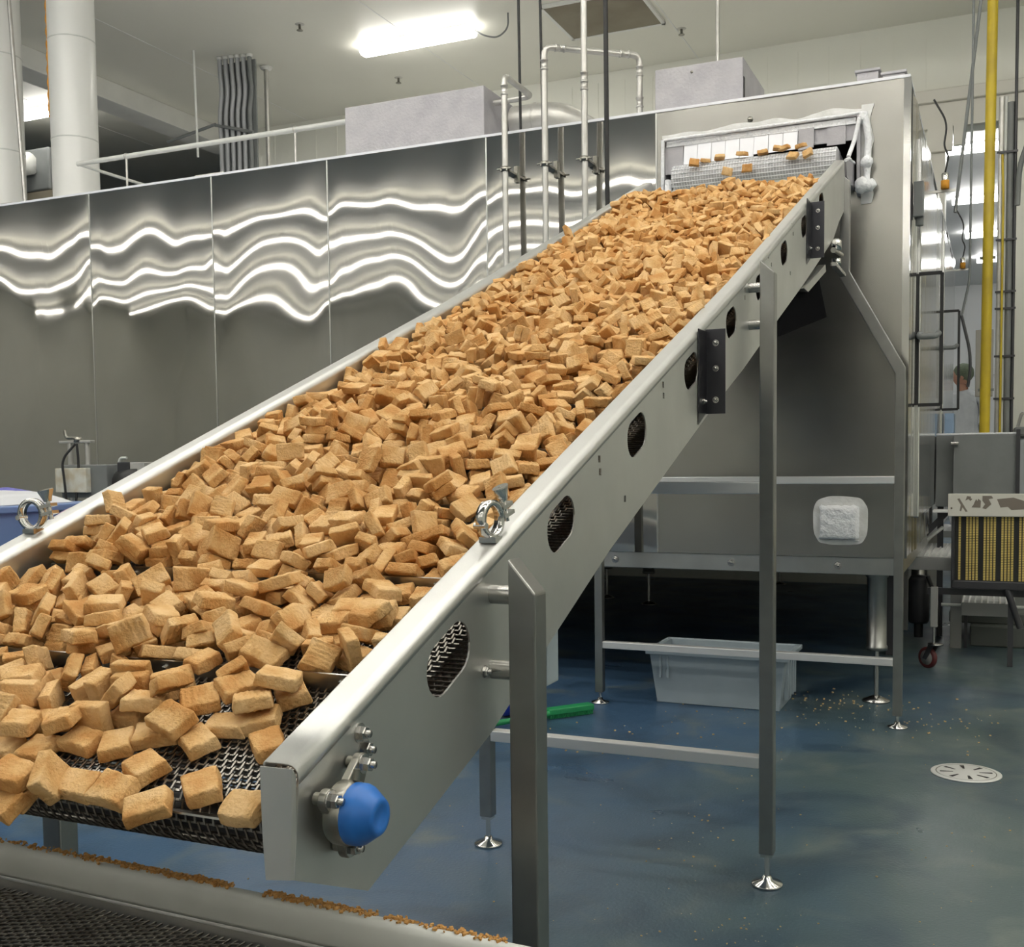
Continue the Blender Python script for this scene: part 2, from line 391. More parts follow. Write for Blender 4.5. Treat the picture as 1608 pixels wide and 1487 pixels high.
# body behind the skin, roof, side
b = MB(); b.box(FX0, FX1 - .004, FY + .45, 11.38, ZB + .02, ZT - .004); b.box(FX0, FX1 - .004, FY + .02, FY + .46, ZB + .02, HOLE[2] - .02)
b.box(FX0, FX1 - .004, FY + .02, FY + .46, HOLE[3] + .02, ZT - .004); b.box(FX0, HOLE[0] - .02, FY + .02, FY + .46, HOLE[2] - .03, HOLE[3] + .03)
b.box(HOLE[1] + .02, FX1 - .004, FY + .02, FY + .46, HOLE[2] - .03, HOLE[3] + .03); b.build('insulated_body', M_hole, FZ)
MB().box(FX0, FX1, FY - .006, 11.38, ZT - .002, ZT + .012).build('roof', M_flap, FZ)
# side skin with vertical folds
vs = []; fs = []; ny = 260; nz = 6
for a in range(nz + 1):
    for c in range(ny + 1):
        y = FY + (11.38 - FY) * c / ny; z = ZB + (ZT - ZB) * a / nz
        w = .012 * noise.noise(Vector((y * 3.2, z * .5, 3))) + .004 * noise.noise(Vector((y * 11, z * .4, 8)))
        w *= min(1, (y - FY) / .1)
        vs.append((FX1 + w, y, z))
for a in range(nz):
    for c in range(ny): o = a * (ny + 1) + c; fs.append((o, o + 1, o + ny + 2, o + ny + 1))
MB().add(vs, fs, True).build('side_panel', M_side, FZ)
sm = MB()
for x in seams[1:-1]:
    sm.box(x - .004, x + .004, FY - .0015, FY + .006, ZB, ZT)
sm.build('seam_strip', M_steel, FZ)
cr = MB().box(FX1 - .03, FX1 + .004, FY - .004, FY + .02, ZB, ZT); cr.build('corner_trim', M_chrome, FZ)
# doors on the side
def side_door(y0, y1, z0, z1, gz0, gz1, hz, lab_y):
    d = MB().box(FX1 + .0, FX1 + .022, y0, y1, z0, z1).build('access_door', M_side, FZ, .006)
    g = MB(); t = .009
    xa, xb = FX1 + .012, FX1 + .128; yy = y0 - .012
    g.box(xa, xb, yy, y0, gz1 - t, gz1 + t); g.box(xa, xb, yy, y0, gz0 - t, gz0 + t)
    g.box(xa - t, xa + t * .3, yy, y0, gz0, gz1); g.box(xb - t, xb + t, yy, y0, gz0, gz1)
    g.build('gasket', M_rubber, d)
    h = MB().tube(bend([(FX1 + .02, y0 - .01, hz + .02), (FX1 + .02, y0 - .07, hz), (FX1 + .10, y0 - .07, hz), (FX1 + .115, y0 - .01, hz + .02)], .02), .016, 10)
    h.build('handle', M_grey, d)
side_door(6.35, 7.9, .95, 2.98, 1.56, 2.26, 1.92, 0)
side_door(9.02, 10.9, .95, 2.98, 1.63, 2.37, 2.09, 0)
hb = MB().box(FX1 + .002, FX1 + .05, 6.02, 6.10, 2.50, 2.68).lathe([(0, 0), (.02, 0), (.02, .06), (0, .06)], (FX1 + .03, 6.06, 2.46), (0, 0, 1), 12)
hb.build('hinge', M_grey, FZ, .005)
# base frame and feet
f = MB(); f.box(FX0, FX1 - .02, FY + .02, FY + .10, .685, .775); f.box(FX0, FX1 - .02, 11.2, 11.3, .685, .775)
f.box(-.52, -.44, FY + .10, 11.2, .685, .775); f.box(-4, -3.9, FY + .10, 11.2, .685, .775)
f.build('base_frame', M_steel, FZ, .004)
for x in (-1.95, -1.3, -.75):
    fb = MB(); hexbolt(fb, (x, FY + .02, .73), (0, -1, 0), .016, .006); fb.build('bolt', M_bolt, FZ)
leg0 = MB().lathe([(.0, .775), (.058, .775), (.058, .66), (.05, .655), (.05, .30), (.055, .295), (.055, .275), (0, .27)], (-.575, FY + .2, 0), n=24).build('leg', M_post, FZ)
MB().tube([(-.575, FY + .2, .275), (-.575, FY + .2, .02)], .012, 10).lathe([(0, 0), (.07, 0), (.07, .008), (.02, .03), (0, .03)], (-.575, FY + .2, .001), n=20).build('levelling_foot', M_bolt, leg0)
for (x, y) in ((-3.29, 9.55), (-2.80, 9.25), (-.575, 9.2), (-2.0, 11.1), (-4.2, FY + .2), (-6.5, FY + .2), (-3.9, 11.1)):
    c = leg0.copy(); COL.objects.link(c); c.parent = FZ; c.location = Vector((x + .575, y - FY - .2, 0))
    ch = leg0.children[0].copy(); COL.objects.link(ch); ch.parent = c

# frost block low on the front
b = MB(); nx, nz = 22, 20; cx, cz, hw, hh = -.742, .952, .098, .088
vs = []; fs = []
def blk(u, v):
    n1 = noise.noise(Vector((u * 3, v * 3, 1)))
    x = cx + hw * u + .006 * noise.noise(Vector((v * 4, u, 5))) * (abs(u) > .9); z = cz + hh * v + .007 * noise.noise(Vector((u * 5, v, 9))) * (abs(v) > .9)
    e = max(abs(u), abs(v)); d = .045 * (1 - max(0, (e - .8) / .2) ** 3) + .008 * n1
    return (x, FY - .002 - max(.0, d), z)
for a in range(nz + 1):
    for c in range(nx + 1): vs.append(blk(c / nx * 2 - 1, a / nz * 2 - 1))
for a in range(nz):
    for c in range(nx): o = a * (nx + 1) + c; fs.append((o, o + 1, o + nx + 2, o + nx + 1))
b.add(vs, fs, True)
b.add([(cx - hw, FY + .001, cz - hh), (cx + hw, FY + .001, cz - hh), (cx + hw, FY - .03, cz - hh), (cx - hw, FY - .03, cz - hh)], [(0, 1, 2, 3)])
b.build('ice_block', M_frost, FZ)
def frost_ring(cx, cz, rx, rz, name='frost_film', exclude=None):
    vs = []; fs = []; n = 48; k = 6
    for j in range(k + 1):
        for i in range(n):
            a = 2 * math.pi * i / n; t = j / k; q = 1 + .06 * noise.noise(Vector((math.cos(a) * 2, math.sin(a) * 2, 4)))
            cc = abs(math.cos(a)) ** .55 * (1 if math.cos(a) > 0 else -1); ss = abs(math.sin(a)) ** .55 * (1 if math.sin(a) > 0 else -1)
            vs.append((cx + rx * t * cc * q, FY - .0035 - .001 * (1 - t), cz + rz * t * ss * q))
    for j in range(k):
        for i in range(n): fs.append((j * n + i, j * n + (i + 1) % n, (j + 1) * n + (i + 1) % n, (j + 1) * n + i))
    MB().add(vs, fs, True).build(name, M_frostglaze, FZ)
frost_ring(cx + .005, cz + .01, .135, .125)

# outlet: frame of frosted steel, curtain of flaps, discharge belt lip
x0, x1, z0, z1 = HOLE
def frosty(mb_pts, r, name, seed=0, m=M_frost, amp=.35):
    b = MB(); pts = [Vector(p) for p in mb_pts]; P = []; R = []
    for i in range(len(pts) - 1):
        n = max(2, int((pts[i + 1] - pts[i]).length / .02))
        for k in range(n): P.append(pts[i].lerp(pts[i + 1], k / n))
    P.append(pts[-1])
    for i, p in enumerate(P): R.append(r * (1 + amp * noise.noise(Vector((i * .3, seed, 2)))))
    b.tube(P, R, 10); return b.build(name, m, FZ)
f = MB(); f.box(x0 - .012, x0 + .004, FY - .05, FY + .4, z0 - .06, z1 + .004); f.box(x1 - .004, x1 + .012, FY - .05, FY + .4, z0 - .06, z1 + .004)
f.box(x0 - .012, x1 + .012, FY - .03, FY + .4, z1, z1 + .012); f.box(x0 - .01, x1 + .01, FY - .02, FY + .4, z0 - .012, z0); f.build('outlet_frame', M_froststeel, FZ)
frosty([(x0, FY - .05, z1), (x1 - .1, FY - .04, z1 + .008), (x1 + .01, FY - .05, z1 + .01)], .008, 'frost_edge', 1)
frosty([(x0 - .005, FY - .055, z0 + .02), (x0 - .005, FY - .05, z1)], .009, 'frost_edge', 2)
frosty([(x1 + .03, FY - .04, z1 + .01), (x1 + .05, FY - .04, z1 - .12), (x1 + .045, FY - .05, z0 + .02), (x1 + .05, FY - .06, z0 - .05)], .017, 'frost_edge', 3)
frosty([(x1 + .01, FY - .07, z1 - .02), (x1 - .01, FY - .09, z1 - .13), (x1 - .03, FY - .16, z0 + .10)], .010, 'frost_edge', 4)
frosty([(x0 + .04, FY - .10, z0 + .10), (x0 + .04, FY - .12, z0 - .05)], .020, 'frost_edge', 5)
# film of frost on the sheet above and right of the outlet
vs = []; fs = []; n = 60
for i in range(n + 1):
    x = x0 - .02 + (x1 - x0 + .06) * i / n; h = .012 + .03 * (.5 + noise.noise(Vector((i * .11, 3, 1)))) + .012 * (i / n)
    for k in range(4): vs.append((x, FY - .005 - .002 * math.sin(k * 1.04), z1 + .012 + h * k / 3))
for i in range(n):
    for k in range(3): o = i * 4 + k; fs.append((o, o + 4, o + 5, o + 1))
MB().add(vs, fs, True).build('frost_film', M_frostglaze, FZ)
vs = []; fs = []
for i in range(n + 1):
    z = z0 - .10 + (z1 - z0 + .16) * i / n; h = .05 + .02 * noise.noise(Vector((i * .09, 7, 1)))
    for k in range(4): vs.append((x1 + .012 + h * k / 3, FY - .005 - .002 * math.sin(k * 1.04), z))
for i in range(n):
    for k in range(3): o = i * 4 + k; fs.append((o, o + 1, o + 5, o + 4))
MB().add(vs, fs, True).build('frost_film', M_frostglaze, FZ)
# flaps
fw = .0735
FLY = FY - .028
for k in range(8):
    xa = x0 + .105 + k * fw; dz = -.0
    zb = z0 + .188 + (.0 if k < 5 else .008)
    vs = [(xa + .001, FLY, z1 - .03), (xa + fw - .001, FLY, z1 - .03), (xa + fw - .001, FLY - .018 - .006 * (k % 2), zb), (xa + .001, FLY - .018 - .006 * (k % 2), zb)]
    vs += [(v[0], v[1] + .004, v[2]) for v in vs]
    MB().add(vs, [(3, 2, 1, 0), (4, 5, 6, 7), (0, 1, 5, 4), (1, 2, 6, 5), (2, 3, 7, 6), (3, 0, 4, 7)]).build('curtain_flap', M_flap, FZ)
xa = x0 + .105 + 8 * fw
gf = MB(); gf.prism([(xa + .004, z1 - .03), (xa + .08, z1 - .028), (xa + .078, z0 + .20), (xa + .002, z0 + .19)], 'y', FLY - .01, FLY - .002)
gf.build('curtain_flap', M_froststeel, FZ)
MB().box(x0 + .01, x1 - .01, FLY + .008, FLY + .012, z0 + .215, z1 - .02).build('frosted_back_plate', M_froststeel, FZ)
MB().box(x0 + .01, x1 - .01, FLY - .004, FLY + .006, z1 - .034, z1 - .004).build('flap_rail', M_frost, FZ)
for (xa, xb, za) in ((x0 + .004, x0 + .10, z0 + .15), (x1 - .15, x1 - .06, z0 + .2)): MB().box(xa, xb, FLY, FLY + .004, za, z1 - .03).build('frosted_end_plate', M_froststeel, FZ)
M_frostbelt = mat('frosted_belt', (.62, .62, .64), .6, 0, var=(.50, .50, .52), vs=10)
# discharge belt: a white frosted mesh running out of the slot and over its end roller
ly = FY - .10; b = MB(); prof = []
for k in range(9):
    a = math.pi * (.5 + k / 8); prof.append((ly + .06 * math.cos(a), z0 + .104 + .06 * math.sin(a)))
pts = [(FY + .35, z0 + .164)] + prof + [(FY + .35, z0 + .044)]
b.prism(pts, 'x', x0 + .07, x1 - .09); b.build('discharge_belt', M_frostbelt, FZ)
w = MB()
yy = FY + .02
seq = [(FY + .02 - .022 * k, z0 + .1665) for k in range(6)] + [(ly + .0635 * math.cos(math.pi * (.5 + k / 9)), z0 + .104 + .0635 * math.sin(math.pi * (.5 + k / 9))) for k in range(10)]
for (y, z) in seq: w.tube([(x0 + .07, y, z), (x1 - .09, y, z)], .0022, 5)
for k in range(58):
    x = x0 + .08 + k * (x1 - x0 - .17) / 57; w.tube([(x, y, z) for (y, z) in seq], .0014, 4)
w.build('discharge_mesh', M_frost, FZ)
MB().box(x0 + .05, x1 - .07, ly - .012, ly + .004, z0 + .0, z0 + .045).build('drip_lip', M_white, FZ, .004)
# side wings of the transfer chute
wg = MB(); wg.prism([(FY - .02, z0 + .06), (FY - .20, z0 + .02), (FY - .30, z0 - .04), (FY - .28, z0 - .10), (FY - .02, z0 - .03)], 'x', x0 + .005, x0 + .015)
wg.build('chute_wing', M_frost, FZ)
wg = MB(); wg.prism([(FY - .02, z0 + .10), (FY - .22, z0 + .075), (FY - .34, z0 + .04), (FY - .30, z0 - .03), (FY - .02, z0 - .03)], 'x', x1 - .028, x1 - .018)
wg.build('chute_wing', M_froststeel, FZ)
frosty([(x0 + .01, FY - .02, z0 + .06), (x0 + .01, FY - .20, z0 + .02), (x0 + .01, FY - .30, z0 - .04)], .008, 'frost_edge', 6)
frosty([(x1 - .02, FY - .02, z0 + .10), (x1 - .02, FY - .22, z0 + .075), (x1 - .02, FY - .34, z0 + .04)], .008, 'frost_edge', 7)
sh = MB().prism([(FY - .03, z0 + .015), (FY - .22, z0 + .0), (FY - .22, z0 - .006), (FY - .03, z0 + .009)], 'x', x0 + .02, x1 - .03); sh.build('chute_floor', M_white, FZ)
def lump(c, r, sd):
    vs = []; fs = []; n = 14; k = 9
    for j in range(k + 1):
        for i in range(n):
            th = math.pi * j / k; ph = 2 * math.pi * i / n; d = Vector((math.sin(th) * math.cos(ph), math.sin(th) * math.sin(ph), math.cos(th)))
            q = r * (1 + .3 * noise.noise(d * 1.7 + Vector((sd, 0, 0)))); vs.append(Vector(c) + d * q)
    for j in range(k):
        for i in range(n): fs.append((j * n + i, (j + 1) * n + i, (j + 1) * n + (i + 1) % n, j * n + (i + 1) % n))
    MB().add(vs, fs, True).build('ice_lump', M_frost, FZ)
lump((x1 + .03, FY - .10, z0 - .03), .04, 1); lump((x1 + .06, FY - .05, z0 - .02), .03, 2); lump((x1 + .02, FY - .03, z1 - .01), .03, 3); lump((x1 + .045, FY - .06, z0 + .09), .028, 4)
# small plug on the sheet above the outlet
MB().lathe([(0, 0), (.014, 0), (.012, .006), (0, .008)], (-1.20, FY, 3.03), (0, -1, 0), 16).build('bung', M_cast, FZ)
# roof rail
rl = thing('roof_rail_pipe', 'thin white pipe rail running along the freezer roof at left', 'rail', (-6.3, 6.3, ZT))
MB().tube([(-6.30, 6.3, 3.52), (-3.85, 6.3, 3.52)], .018, 10).build('rail_pipe', M_white, rl)
MB().tube([(-6.30, 6.3, 3.52), (-6.30, 9.2, 3.52)], .012, 8).build('rail_pipe', M_white, rl)
for x in (-5.83, -4.36):
    MB().tube([(x, 6.3, ZT + .01), (x, 6.3, 3.54)], .008, 8).lathe([(0, 0), (.02, 0), (.02, .012), (0, .012)], (x, 6.3, ZT + .012), n=10).lathe([(.012, -.012), (.024, -.006), (.024, .006), (.012, .012)], (x, 6.3, 3.52), (1, 0, 0), 10).build('post', M_pipe, rl)
rc = MB().box(-4.83, -4.60, FY + .05, FY + .2, ZT + .012, ZT + .035); tag(rc.build('roof_clip', M_pipe), 'small flat metal plate lying on the freezer roof edge', 'plate')
rc2 = MB().box(-6.65, -6.48, FY + .05, FY + .2, ZT + .012, ZT + .035); tag(rc2.build('roof_clip', M_pipe), 'small flat metal plate on the roof edge below the left duct', 'plate')
# hood boxes on the roof
h = thing('hood_box', 'wide plain stainless box standing on the freezer roof', 'box', (-3.3, 6.2, ZT))
MB().box(-3.76, -2.80, 5.97, 6.55, ZT + .012, 3.49).build('hood_body', M_froststeel, h, .006)
d = thing('exhaust_duct', 'short grey elbow duct leaving the right end of the wide roof box', 'duct', (-2.6, 6.5, ZT))
pts = bend([(-2.77, 6.35, 3.36), (-2.45, 6.35, 3.36), (-2.15, 6.9, 3.10)], .2)
MB().tube(pts[:-1] + [Vector((-2.2, 6.85, 3.2))], .105, 20).build('elbow', M_pipe, d)
bd = MB(); bd.lathe([(.105, -.006), (.111, 0), (.105, .006)], (-2.62, 6.35, 3.36), (1, 0, 0), 20); bd.build('joint_band', M_pipe, d)
MB().box(-2.75, -2.70, 6.3, 6.45, ZT + .012, 3.25).build('support', M_pipe, d)
b = thing('roof_cabinet', 'frosty white-grey metal cabinet on the roof above the freezer outlet', 'cabinet', (-1.5, 6.1, ZT))
MB().box(-1.745, -1.265, 5.92, 6.5, ZT + .012, 3.40).build('cabinet_body', M_froststeel, b, .005)
MB().box(-1.266, -1.262, 5.93, 5.96, ZT + .03, 3.30).build('gap', M_rubber, b)
MB().lathe([(0, 0), (.008, 0), (.008, .003), (0, .003)], (-1.54, 5.92, 3.36), (0, -1, 0), 8).build('screw', M_cast, b)
j = MB().box(-.715, -.605, 6.15, 6.27, ZT + .012, 3.30).box(-.725, -.595, 6.14, 6.28, 3.30, 3.315)
tag(j.build('roof_junction_box', M_froststeel, bevel=.004), 'left of the two small capped boxes on the right end of the freezer roof', 'box', 'capped boxes on the freezer roof')
j = MB().box(-.585, -.475, 6.15, 6.27, ZT + .012, 3.27).box(-.595, -.465, 6.14, 6.28, 3.27, 3.285)
tag(j.build('roof_junction_box', M_froststeel, bevel=.004), 'right of the two small capped boxes on the right end of the freezer roof', 'box', 'capped boxes on the freezer roof')
cp = MB().lathe([(0, 0), (.11, 0), (.11, .03), (.08, .04), (0, .04)], (-2.02, 6.9, ZT + .012), n=24)
cp.lathe([(.10,0),(.10,.10),(.115,.11),(0,.12)],(-2.02, 6.9, ZT + .04),n=24)
tag(cp.build('vent_stub', M_cast), 'low round dark vent stub on the freezer roof between the riser pipes', 'vent')

# ================================================================== pipes and cables
def fitting(mb, c, ax, r):
    mb.lathe([(r, -.03), (r * 1.25, -.028), (r * 1.25, -.02), (r * 1.05, -.018), (r * 1.05, .018), (r * 1.25, .02), (r * 1.25, .028), (r, .03)], c, ax, 12)
PR = .017
def riser(x, lab, pts, fits, clampz, x_off=.0):
    t = thing('riser_pipe', lab, 'pipe', (x, 5.66, 1.75))
    MB().tube(bend(pts, .045), PR, 12).build('pipe_run', M_pipe, t)
    f = MB()
    for c, ax in fits: fitting(f, c, ax, PR)
    f.build('fitting', M_pipe, t)
    c = MB(); z = clampz
    c.box(x - .022, x + .022, 5.64, 5.785, z - .012, z + .0); c.box(x + .008, x + .03, 5.765, 5.785, z - .05, z + .04)
    c.lathe([(PR, -.012), (PR + .008, -.012), (PR + .008, .012), (PR, .012)], (x, 5.66, z), n=12); c.tube([(x - .045, 5.65, z), (x + .045, 5.65, z)], .005, 6)
    c.build('pipe_clamp', M_cast, t)
riser(-2.53, 'left riser pipe with a folded loop on top beside the wide roof box',
      [(-2.53, 5.66, 1.75), (-2.53, 5.66, 3.41), (-2.53, 6.05, 3.41), (-2.78, 6.07, 3.41)], [((-2.53, 5.66, 3.33), (0, 0, 1))], 2.90)
riser(-2.29, 'middle riser pipe bent over to the right and down to the freezer roof',
      [(-2.29, 5.66, 1.85), (-2.29, 5.66, 3.525), (-1.86, 6.01, 3.525), (-1.86, 6.01, ZT + .02)],
      [((-2.29, 5.66, 3.43), (0, 0, 1)), ((-2.22, 5.717, 3.525), (.77, .63, 0)), ((-1.93, 5.953, 3.525), (.77, .63, 0)), ((-1.86, 6.01, 3.44), (0, 0, 1)), ((-1.86, 6.01, 3.27), (0, 0, 1))], 2.90)
riser(-2.06, 'right riser pipe running straight up to the ceiling', [(-2.06, 5.66, 2.0), (-2.06, 5.66, CZ)], [((-2.06, 5.66, 3.33), (0, 0, 1)), ((-2.06, 5.66, 3.29), (0, 0, 1))], 2.90)
def cable(name, pts, r, m, lab, cat='cable', group=None, rad=.05):
    o = MB().tube(bend(pts, rad), r, 8).build(name, m); return tag(o, lab, cat, group)
cable('black_hose', [(-1.81, 5.3, 2.44), (-1.822, 5.3, CZ)], .0125, M_rubber, 'thick black hose hanging down to the left rail of the conveyor', 'hose')
cable('power_cable', [(-2.58, 6.0, 3.2), (-2.575, 5.95, CZ)], .0085, M_rubber, 'left of the two black cables hanging beside the ceiling light', group='black cables above the left riser pipe')
cable('power_cable', [(-2.50, 6.15, 3.2), (-2.52, 6.12, CZ)], .0085, M_rubber, 'right of the two black cables hanging beside the ceiling light', group='black cables above the left riser pipe')
cable('drop_conduit', [(-1.892, 8.0, ZT + .02), (-1.892, 8.0, CZ)], .014, M_pipe, 'thin grey conduit dropping from the ceiling behind the frosty roof cabinet', 'conduit')
dc = thing('drop_conduit', 'thin conduit with a ceiling flange right of the bundle of conduits', 'conduit', (-7.05, 9.69, ZT))
MB().tube([(-7.05, 9.69, ZT), (-7.05, 9.69, CZ)], .024, 8).build('tube', M_pipe, dc)
MB().lathe([(0, -.03), (.05, -.03), (.07, -.002), (0, -.002)], (-7.05, 9.69, CZ), n=14).build('flange', M_beam, dc)
cable('drop_rod', [(-7.4, 9.0, 4.35), (-7.42, 9.0, CZ)], .012, M_beam, 'short thin white rod hanging from the ceiling above the freezer', 'rod')
cable('drop_pipe', [(-7.345, 6.78, ZT + .012), (-7.48, 6.78, CZ)], .016, M_pipe, 'thin grey pipe standing between the two white ducts', 'pipe')
st = MB()
pts = []
for k in range(60):
    z = 4.15 + (CZ - 4.15) * k / 59; pts.append((-7.195 + .006 * math.sin(k * 1.3) - .0 * k, 6.93, z))
st.tube(pts, .024, 8); tag(st.build('orange_strap', M_orange), 'orange strap hanging along the left side of the right-hand white duct', 'strap')
# bundle of conduits
M_conduit = mat('conduit_grey', (.42, .43, .45), .5, .2)
t = thing('conduit_bundle', 'bundle of grey conduits dropping from the ceiling beside the beam', 'conduits', (-7.1, 9.35, ZT))
for k in range(6):
    x = -7.30 + k * .065; y = 9.25 + k * .012; pts = []
    for q in range(30):
        z = ZT + (CZ - ZT) * q / 29; wv = .03 * math.exp(-((z - 4.95) / .22) ** 2) * math.sin((z - 4.9) * 6)
        pts.append((x + wv + (0.0), y, z))
    MB().tube(pts, .023, 8).build('conduit', M_grey if k == 5 else M_conduit, t)
    MB().lathe([(0, -.03), (.03, -.03), (.034, -.001), (0, -.001)], (x, y, CZ), n=10).build('collar', M_beam, t)
bk = MB().box(-7.36, -6.92, 9.33, 9.35, 4.0, CZ - .05); bk.build('backing_tray', M_grey, t)
br = MB().tube([(-7.95, 9.2, 4.62), (-7.33, 9.2, 4.72)], .016, 8).tube([(-7.36, 9.21, 4.72), (-6.9, 9.24, 4.60)], .016, 8); br.build('bracket_arm', M_grey, t)
# unit cooler behind the ducts
t = thing('unit_cooler', 'dark cooling unit with a white drum seen between the white ducts', 'cooler', (-10.7, 10.1, 4.3))
MB().box(-11.2, -10.35, 9.9, 10.6, 4.55, 5.05).build('casing', M_grey, t, .02)
MB().lathe([(0, 0), (.13, 0), (.13, .5), (0, .5)], (-11.05, 9.8, 4.85), (1, 0, 0), 20).build('drum', M_white, t)
MB().box(-10.9, -10.3, 9.9, 10.3, 3.3, 4.54).build('support_panel', M_vent, t)
# right-hand services
yp = thing('yellow_pipe', 'tall yellow gas pipe running from floor to ceiling at right', 'pipe', (-.1, 9.0, 0))
MB().tube([(-.112, 9.0, .22), (-.085, 9.0, CZ)], .037, 16).build('pipe_run', M_yellow, yp)
f = MB()
for z in (2.75, 1.77): f.box(-.155, -.045, 9.03, 9.05, z - .01, z + .01)
f.build('pipe_clamp', M_grey, yp)
for (x, r, m, z1_, lab) in ((-.02, .021, M_pipe, 4.05, 'grey conduit just right of the yellow pipe'), (.012, .013, M_white, 4.05, 'thin white conduit between the grey conduits right of the yellow pipe'),
                       (.045, .026, M_grey, 4.0, 'widest dark grey conduit right of the yellow pipe'), (.082, .012, M_dark, CZ, 'thin dark pipe at far right running up to the ceiling')):
    o = MB().tube([(x, 9.5, 0), (x, 9.5, z1_)], r, 10).build('conduit', m); tag(o, lab, 'conduit')
cable('conduit', [(.0, 9.46, 0), (.0, 9.46, 3.3), (-.01, 9.46, 3.6)], .009, M_yellow, 'thin yellow tube in front of the grey conduits at right', 'conduit')
s = MB()
for z in (3.62, 2.95, 2.55, 2.42, 2.05, 1.72): s.box(-.05, .10, 9.462, 9.47, z - .008, z + .008)
tag(s.build('strut_clamps', M_dark), 'dark cross clamps holding the grey conduits at right', 'clamps')
cable('drop_cable', [(-.05, 8.3, CZ), (-.292, 8.0, 2.9)], .011, M_grey, 'slanting grey cable hanging in front of the doorway', 'cable')
cable('drop_cable', [(-.193, 8.0, CZ), (-.197, 8.0, 2.45), (-.244, 8.0, 2.21)], .008, M_grey, 'thin cable hanging straight down and kinking beside the freezer doors', 'cable')
cable('loop_hose', [(-.244, 8.0, 2.215), (-.19, 8.0, 1.98), (-.185, 8.0, 1.85), (-.20, 8.0, 1.74)], .010, M_dark, 'short curved dark hose above the person', 'hose', rad=.08)
cable('curved_conduit', [(.19, 9.45, 4.0), (.18, 9.45, 3.7), (.11, 9.45, 3.5), (.10, 9.45, 3.2)], .02, M_grey, 'curved grey conduit at the top right joining the dark pipe', 'conduit', rad=.2)
for (y, z, lab) in ((7.40, 2.93, 'orange-tipped door sensor high on the freezer side, nearer one'), (10.95, 2.98, 'orange-tipped door sensor on the freezer side, farther one')):
    t = thing('door_sensor', lab, 'sensor', (FX1, y, z))
    MB().box(FX1 + .004, FX1 + .15, y + .02, y + .035, z - .015, z).build('bracket', M_pipe, t)
    MB().lathe([(0, 0), (.025, 0), (.025, .05), (0, .05)], (FX1 + .09, y, z + .0), n=12).build('orange_tip', M_orange, t)
    MB().lathe([(.02, .05), (.022, .09), (.012, .10), (0, .10)], (FX1 + .09, y, z), n=12).build('sensor_body', M_chrome, t)
    MB().tube(bend([(FX1 + .09, y, z + .10), (FX1 + .11, y, z + .2), (FX1 + .08, y, z + .26), (FX1 + .10, y, z + .40), (FX1 + .02, y, z + .55)], .08), .006, 6).build('lead', M_rubber, t)

# ================================================================== incline conveyor
XP = -.682; XF = -.727; XL = -1.615; XLO = -1.66
SL = .3711
def zt(y):
    return .6148 + SL * y + (.0 if y < 3.2 else (y - 3.2) * .022)
BOFF = .085
ca, sa = math.cos(math.atan(SL)), math.sin(math.atan(SL))
Y0B = 1.03; YE = 5.45; RR = .036
def zb_(y): return zt(y) - BOFF
CV = thing('incline_conveyor', 'inclined stainless mesh-belt conveyor carrying nuggets down from the freezer', 'conveyor', (-1.17, 3.0, 0))
from mathutils.geometry import tessellate_polygon
def obround(cy, cz, r, hl, n=10):
    a0 = math.atan(SL); pts = []
    for s in (1, -1):
        for k in range(n + 1):
            a = a0 - math.pi / 2 + math.pi * k / n + (0 if s == 1 else math.pi)
            pts.append((cy + s * hl * ca + r * math.cos(a), cz + s * hl * sa + r * math.sin(a)))
    return pts
def sheet(outer, holes, x0, x1):
    loops = [outer] + holes; flat = [p for l in loops for p in l]
    tris = tessellate_polygon([[Vector((p[0], p[1], 0)) for p in l] for l in loops])
    n = len(flat); vs = [(x1, p[0], p[1]) for p in flat] + [(x0, p[0], p[1]) for p in flat]
    fs = []
    for t in tris:
        a, b, c = [flat[i] for i in t]; cr = (b[0] - a[0]) * (c[1] - a[1]) - (b[1] - a[1]) * (c[0] - a[0])
        t = tuple(t) if cr > 0 else tuple(t)[::-1]
        fs.append(t); fs.append(tuple(i + n for i in t[::-1]))
    o = 0
    for l in loops:
        m = len(l)
        for i in range(m): fs.append((o + i, o + (i + 1) % m, n + o + (i + 1) % m, n + o + i))
        o += m
    return MB().add(vs, fs)
top = [(y, zt(y)) for y in (5.42, 4.4, 3.6, 3.2, 2.6, 1.8, .965)]
outer = [(.965, .958), (.953, .852), (1.10, .786), (1.448, .893), (2.0, 1.122), (2.83, 1.424), (3.2, 1.549), (3.76, 1.757), (4.3, 1.953), (5.05, 2.24), (5.25, 2.36), (5.42, 2.44)] + \
        [(5.42, zt(5.42) - .012), (4.4, zt(4.4) - .012), (3.6, zt(3.6) - .012), (3.2, zt(3.2) - .012), (2.4, zt(2.4) - .012), (1.6, zt(1.6) - .012)]
HC = [(1.32, 1.028), (1.744, 1.187), (2.175, 1.345), (2.612, 1.505), (3.045, 1.667), (3.44, 1.82), (3.855, 1.989), (4.27, 2.155), (4.70, 2.33)]
holes = [obround(y, z, .037, .03) for (y, z) in HC]
def sq(y, z, s=.0065): return [(y - s, z - s), (y + s, z - s), (y + s, z + s), (y - s, z + s)]
holes += [sq(y, z) for (y, z) in ((1.941, 1.296), (1.945, 1.272), (2.093, 1.216), (2.369, 1.458), (2.372, 1.434), (3.577, 1.932), (3.625, 1.914), (3.515, 1.896), (3.976, 1.938), (4.02, 2.112), (4.03, 2.085), (3.222, 1.779), (3.222, 1.757))]
sp_ = sheet(outer, holes, XP - .003, XP).build('side_plate', M_plate, CV)
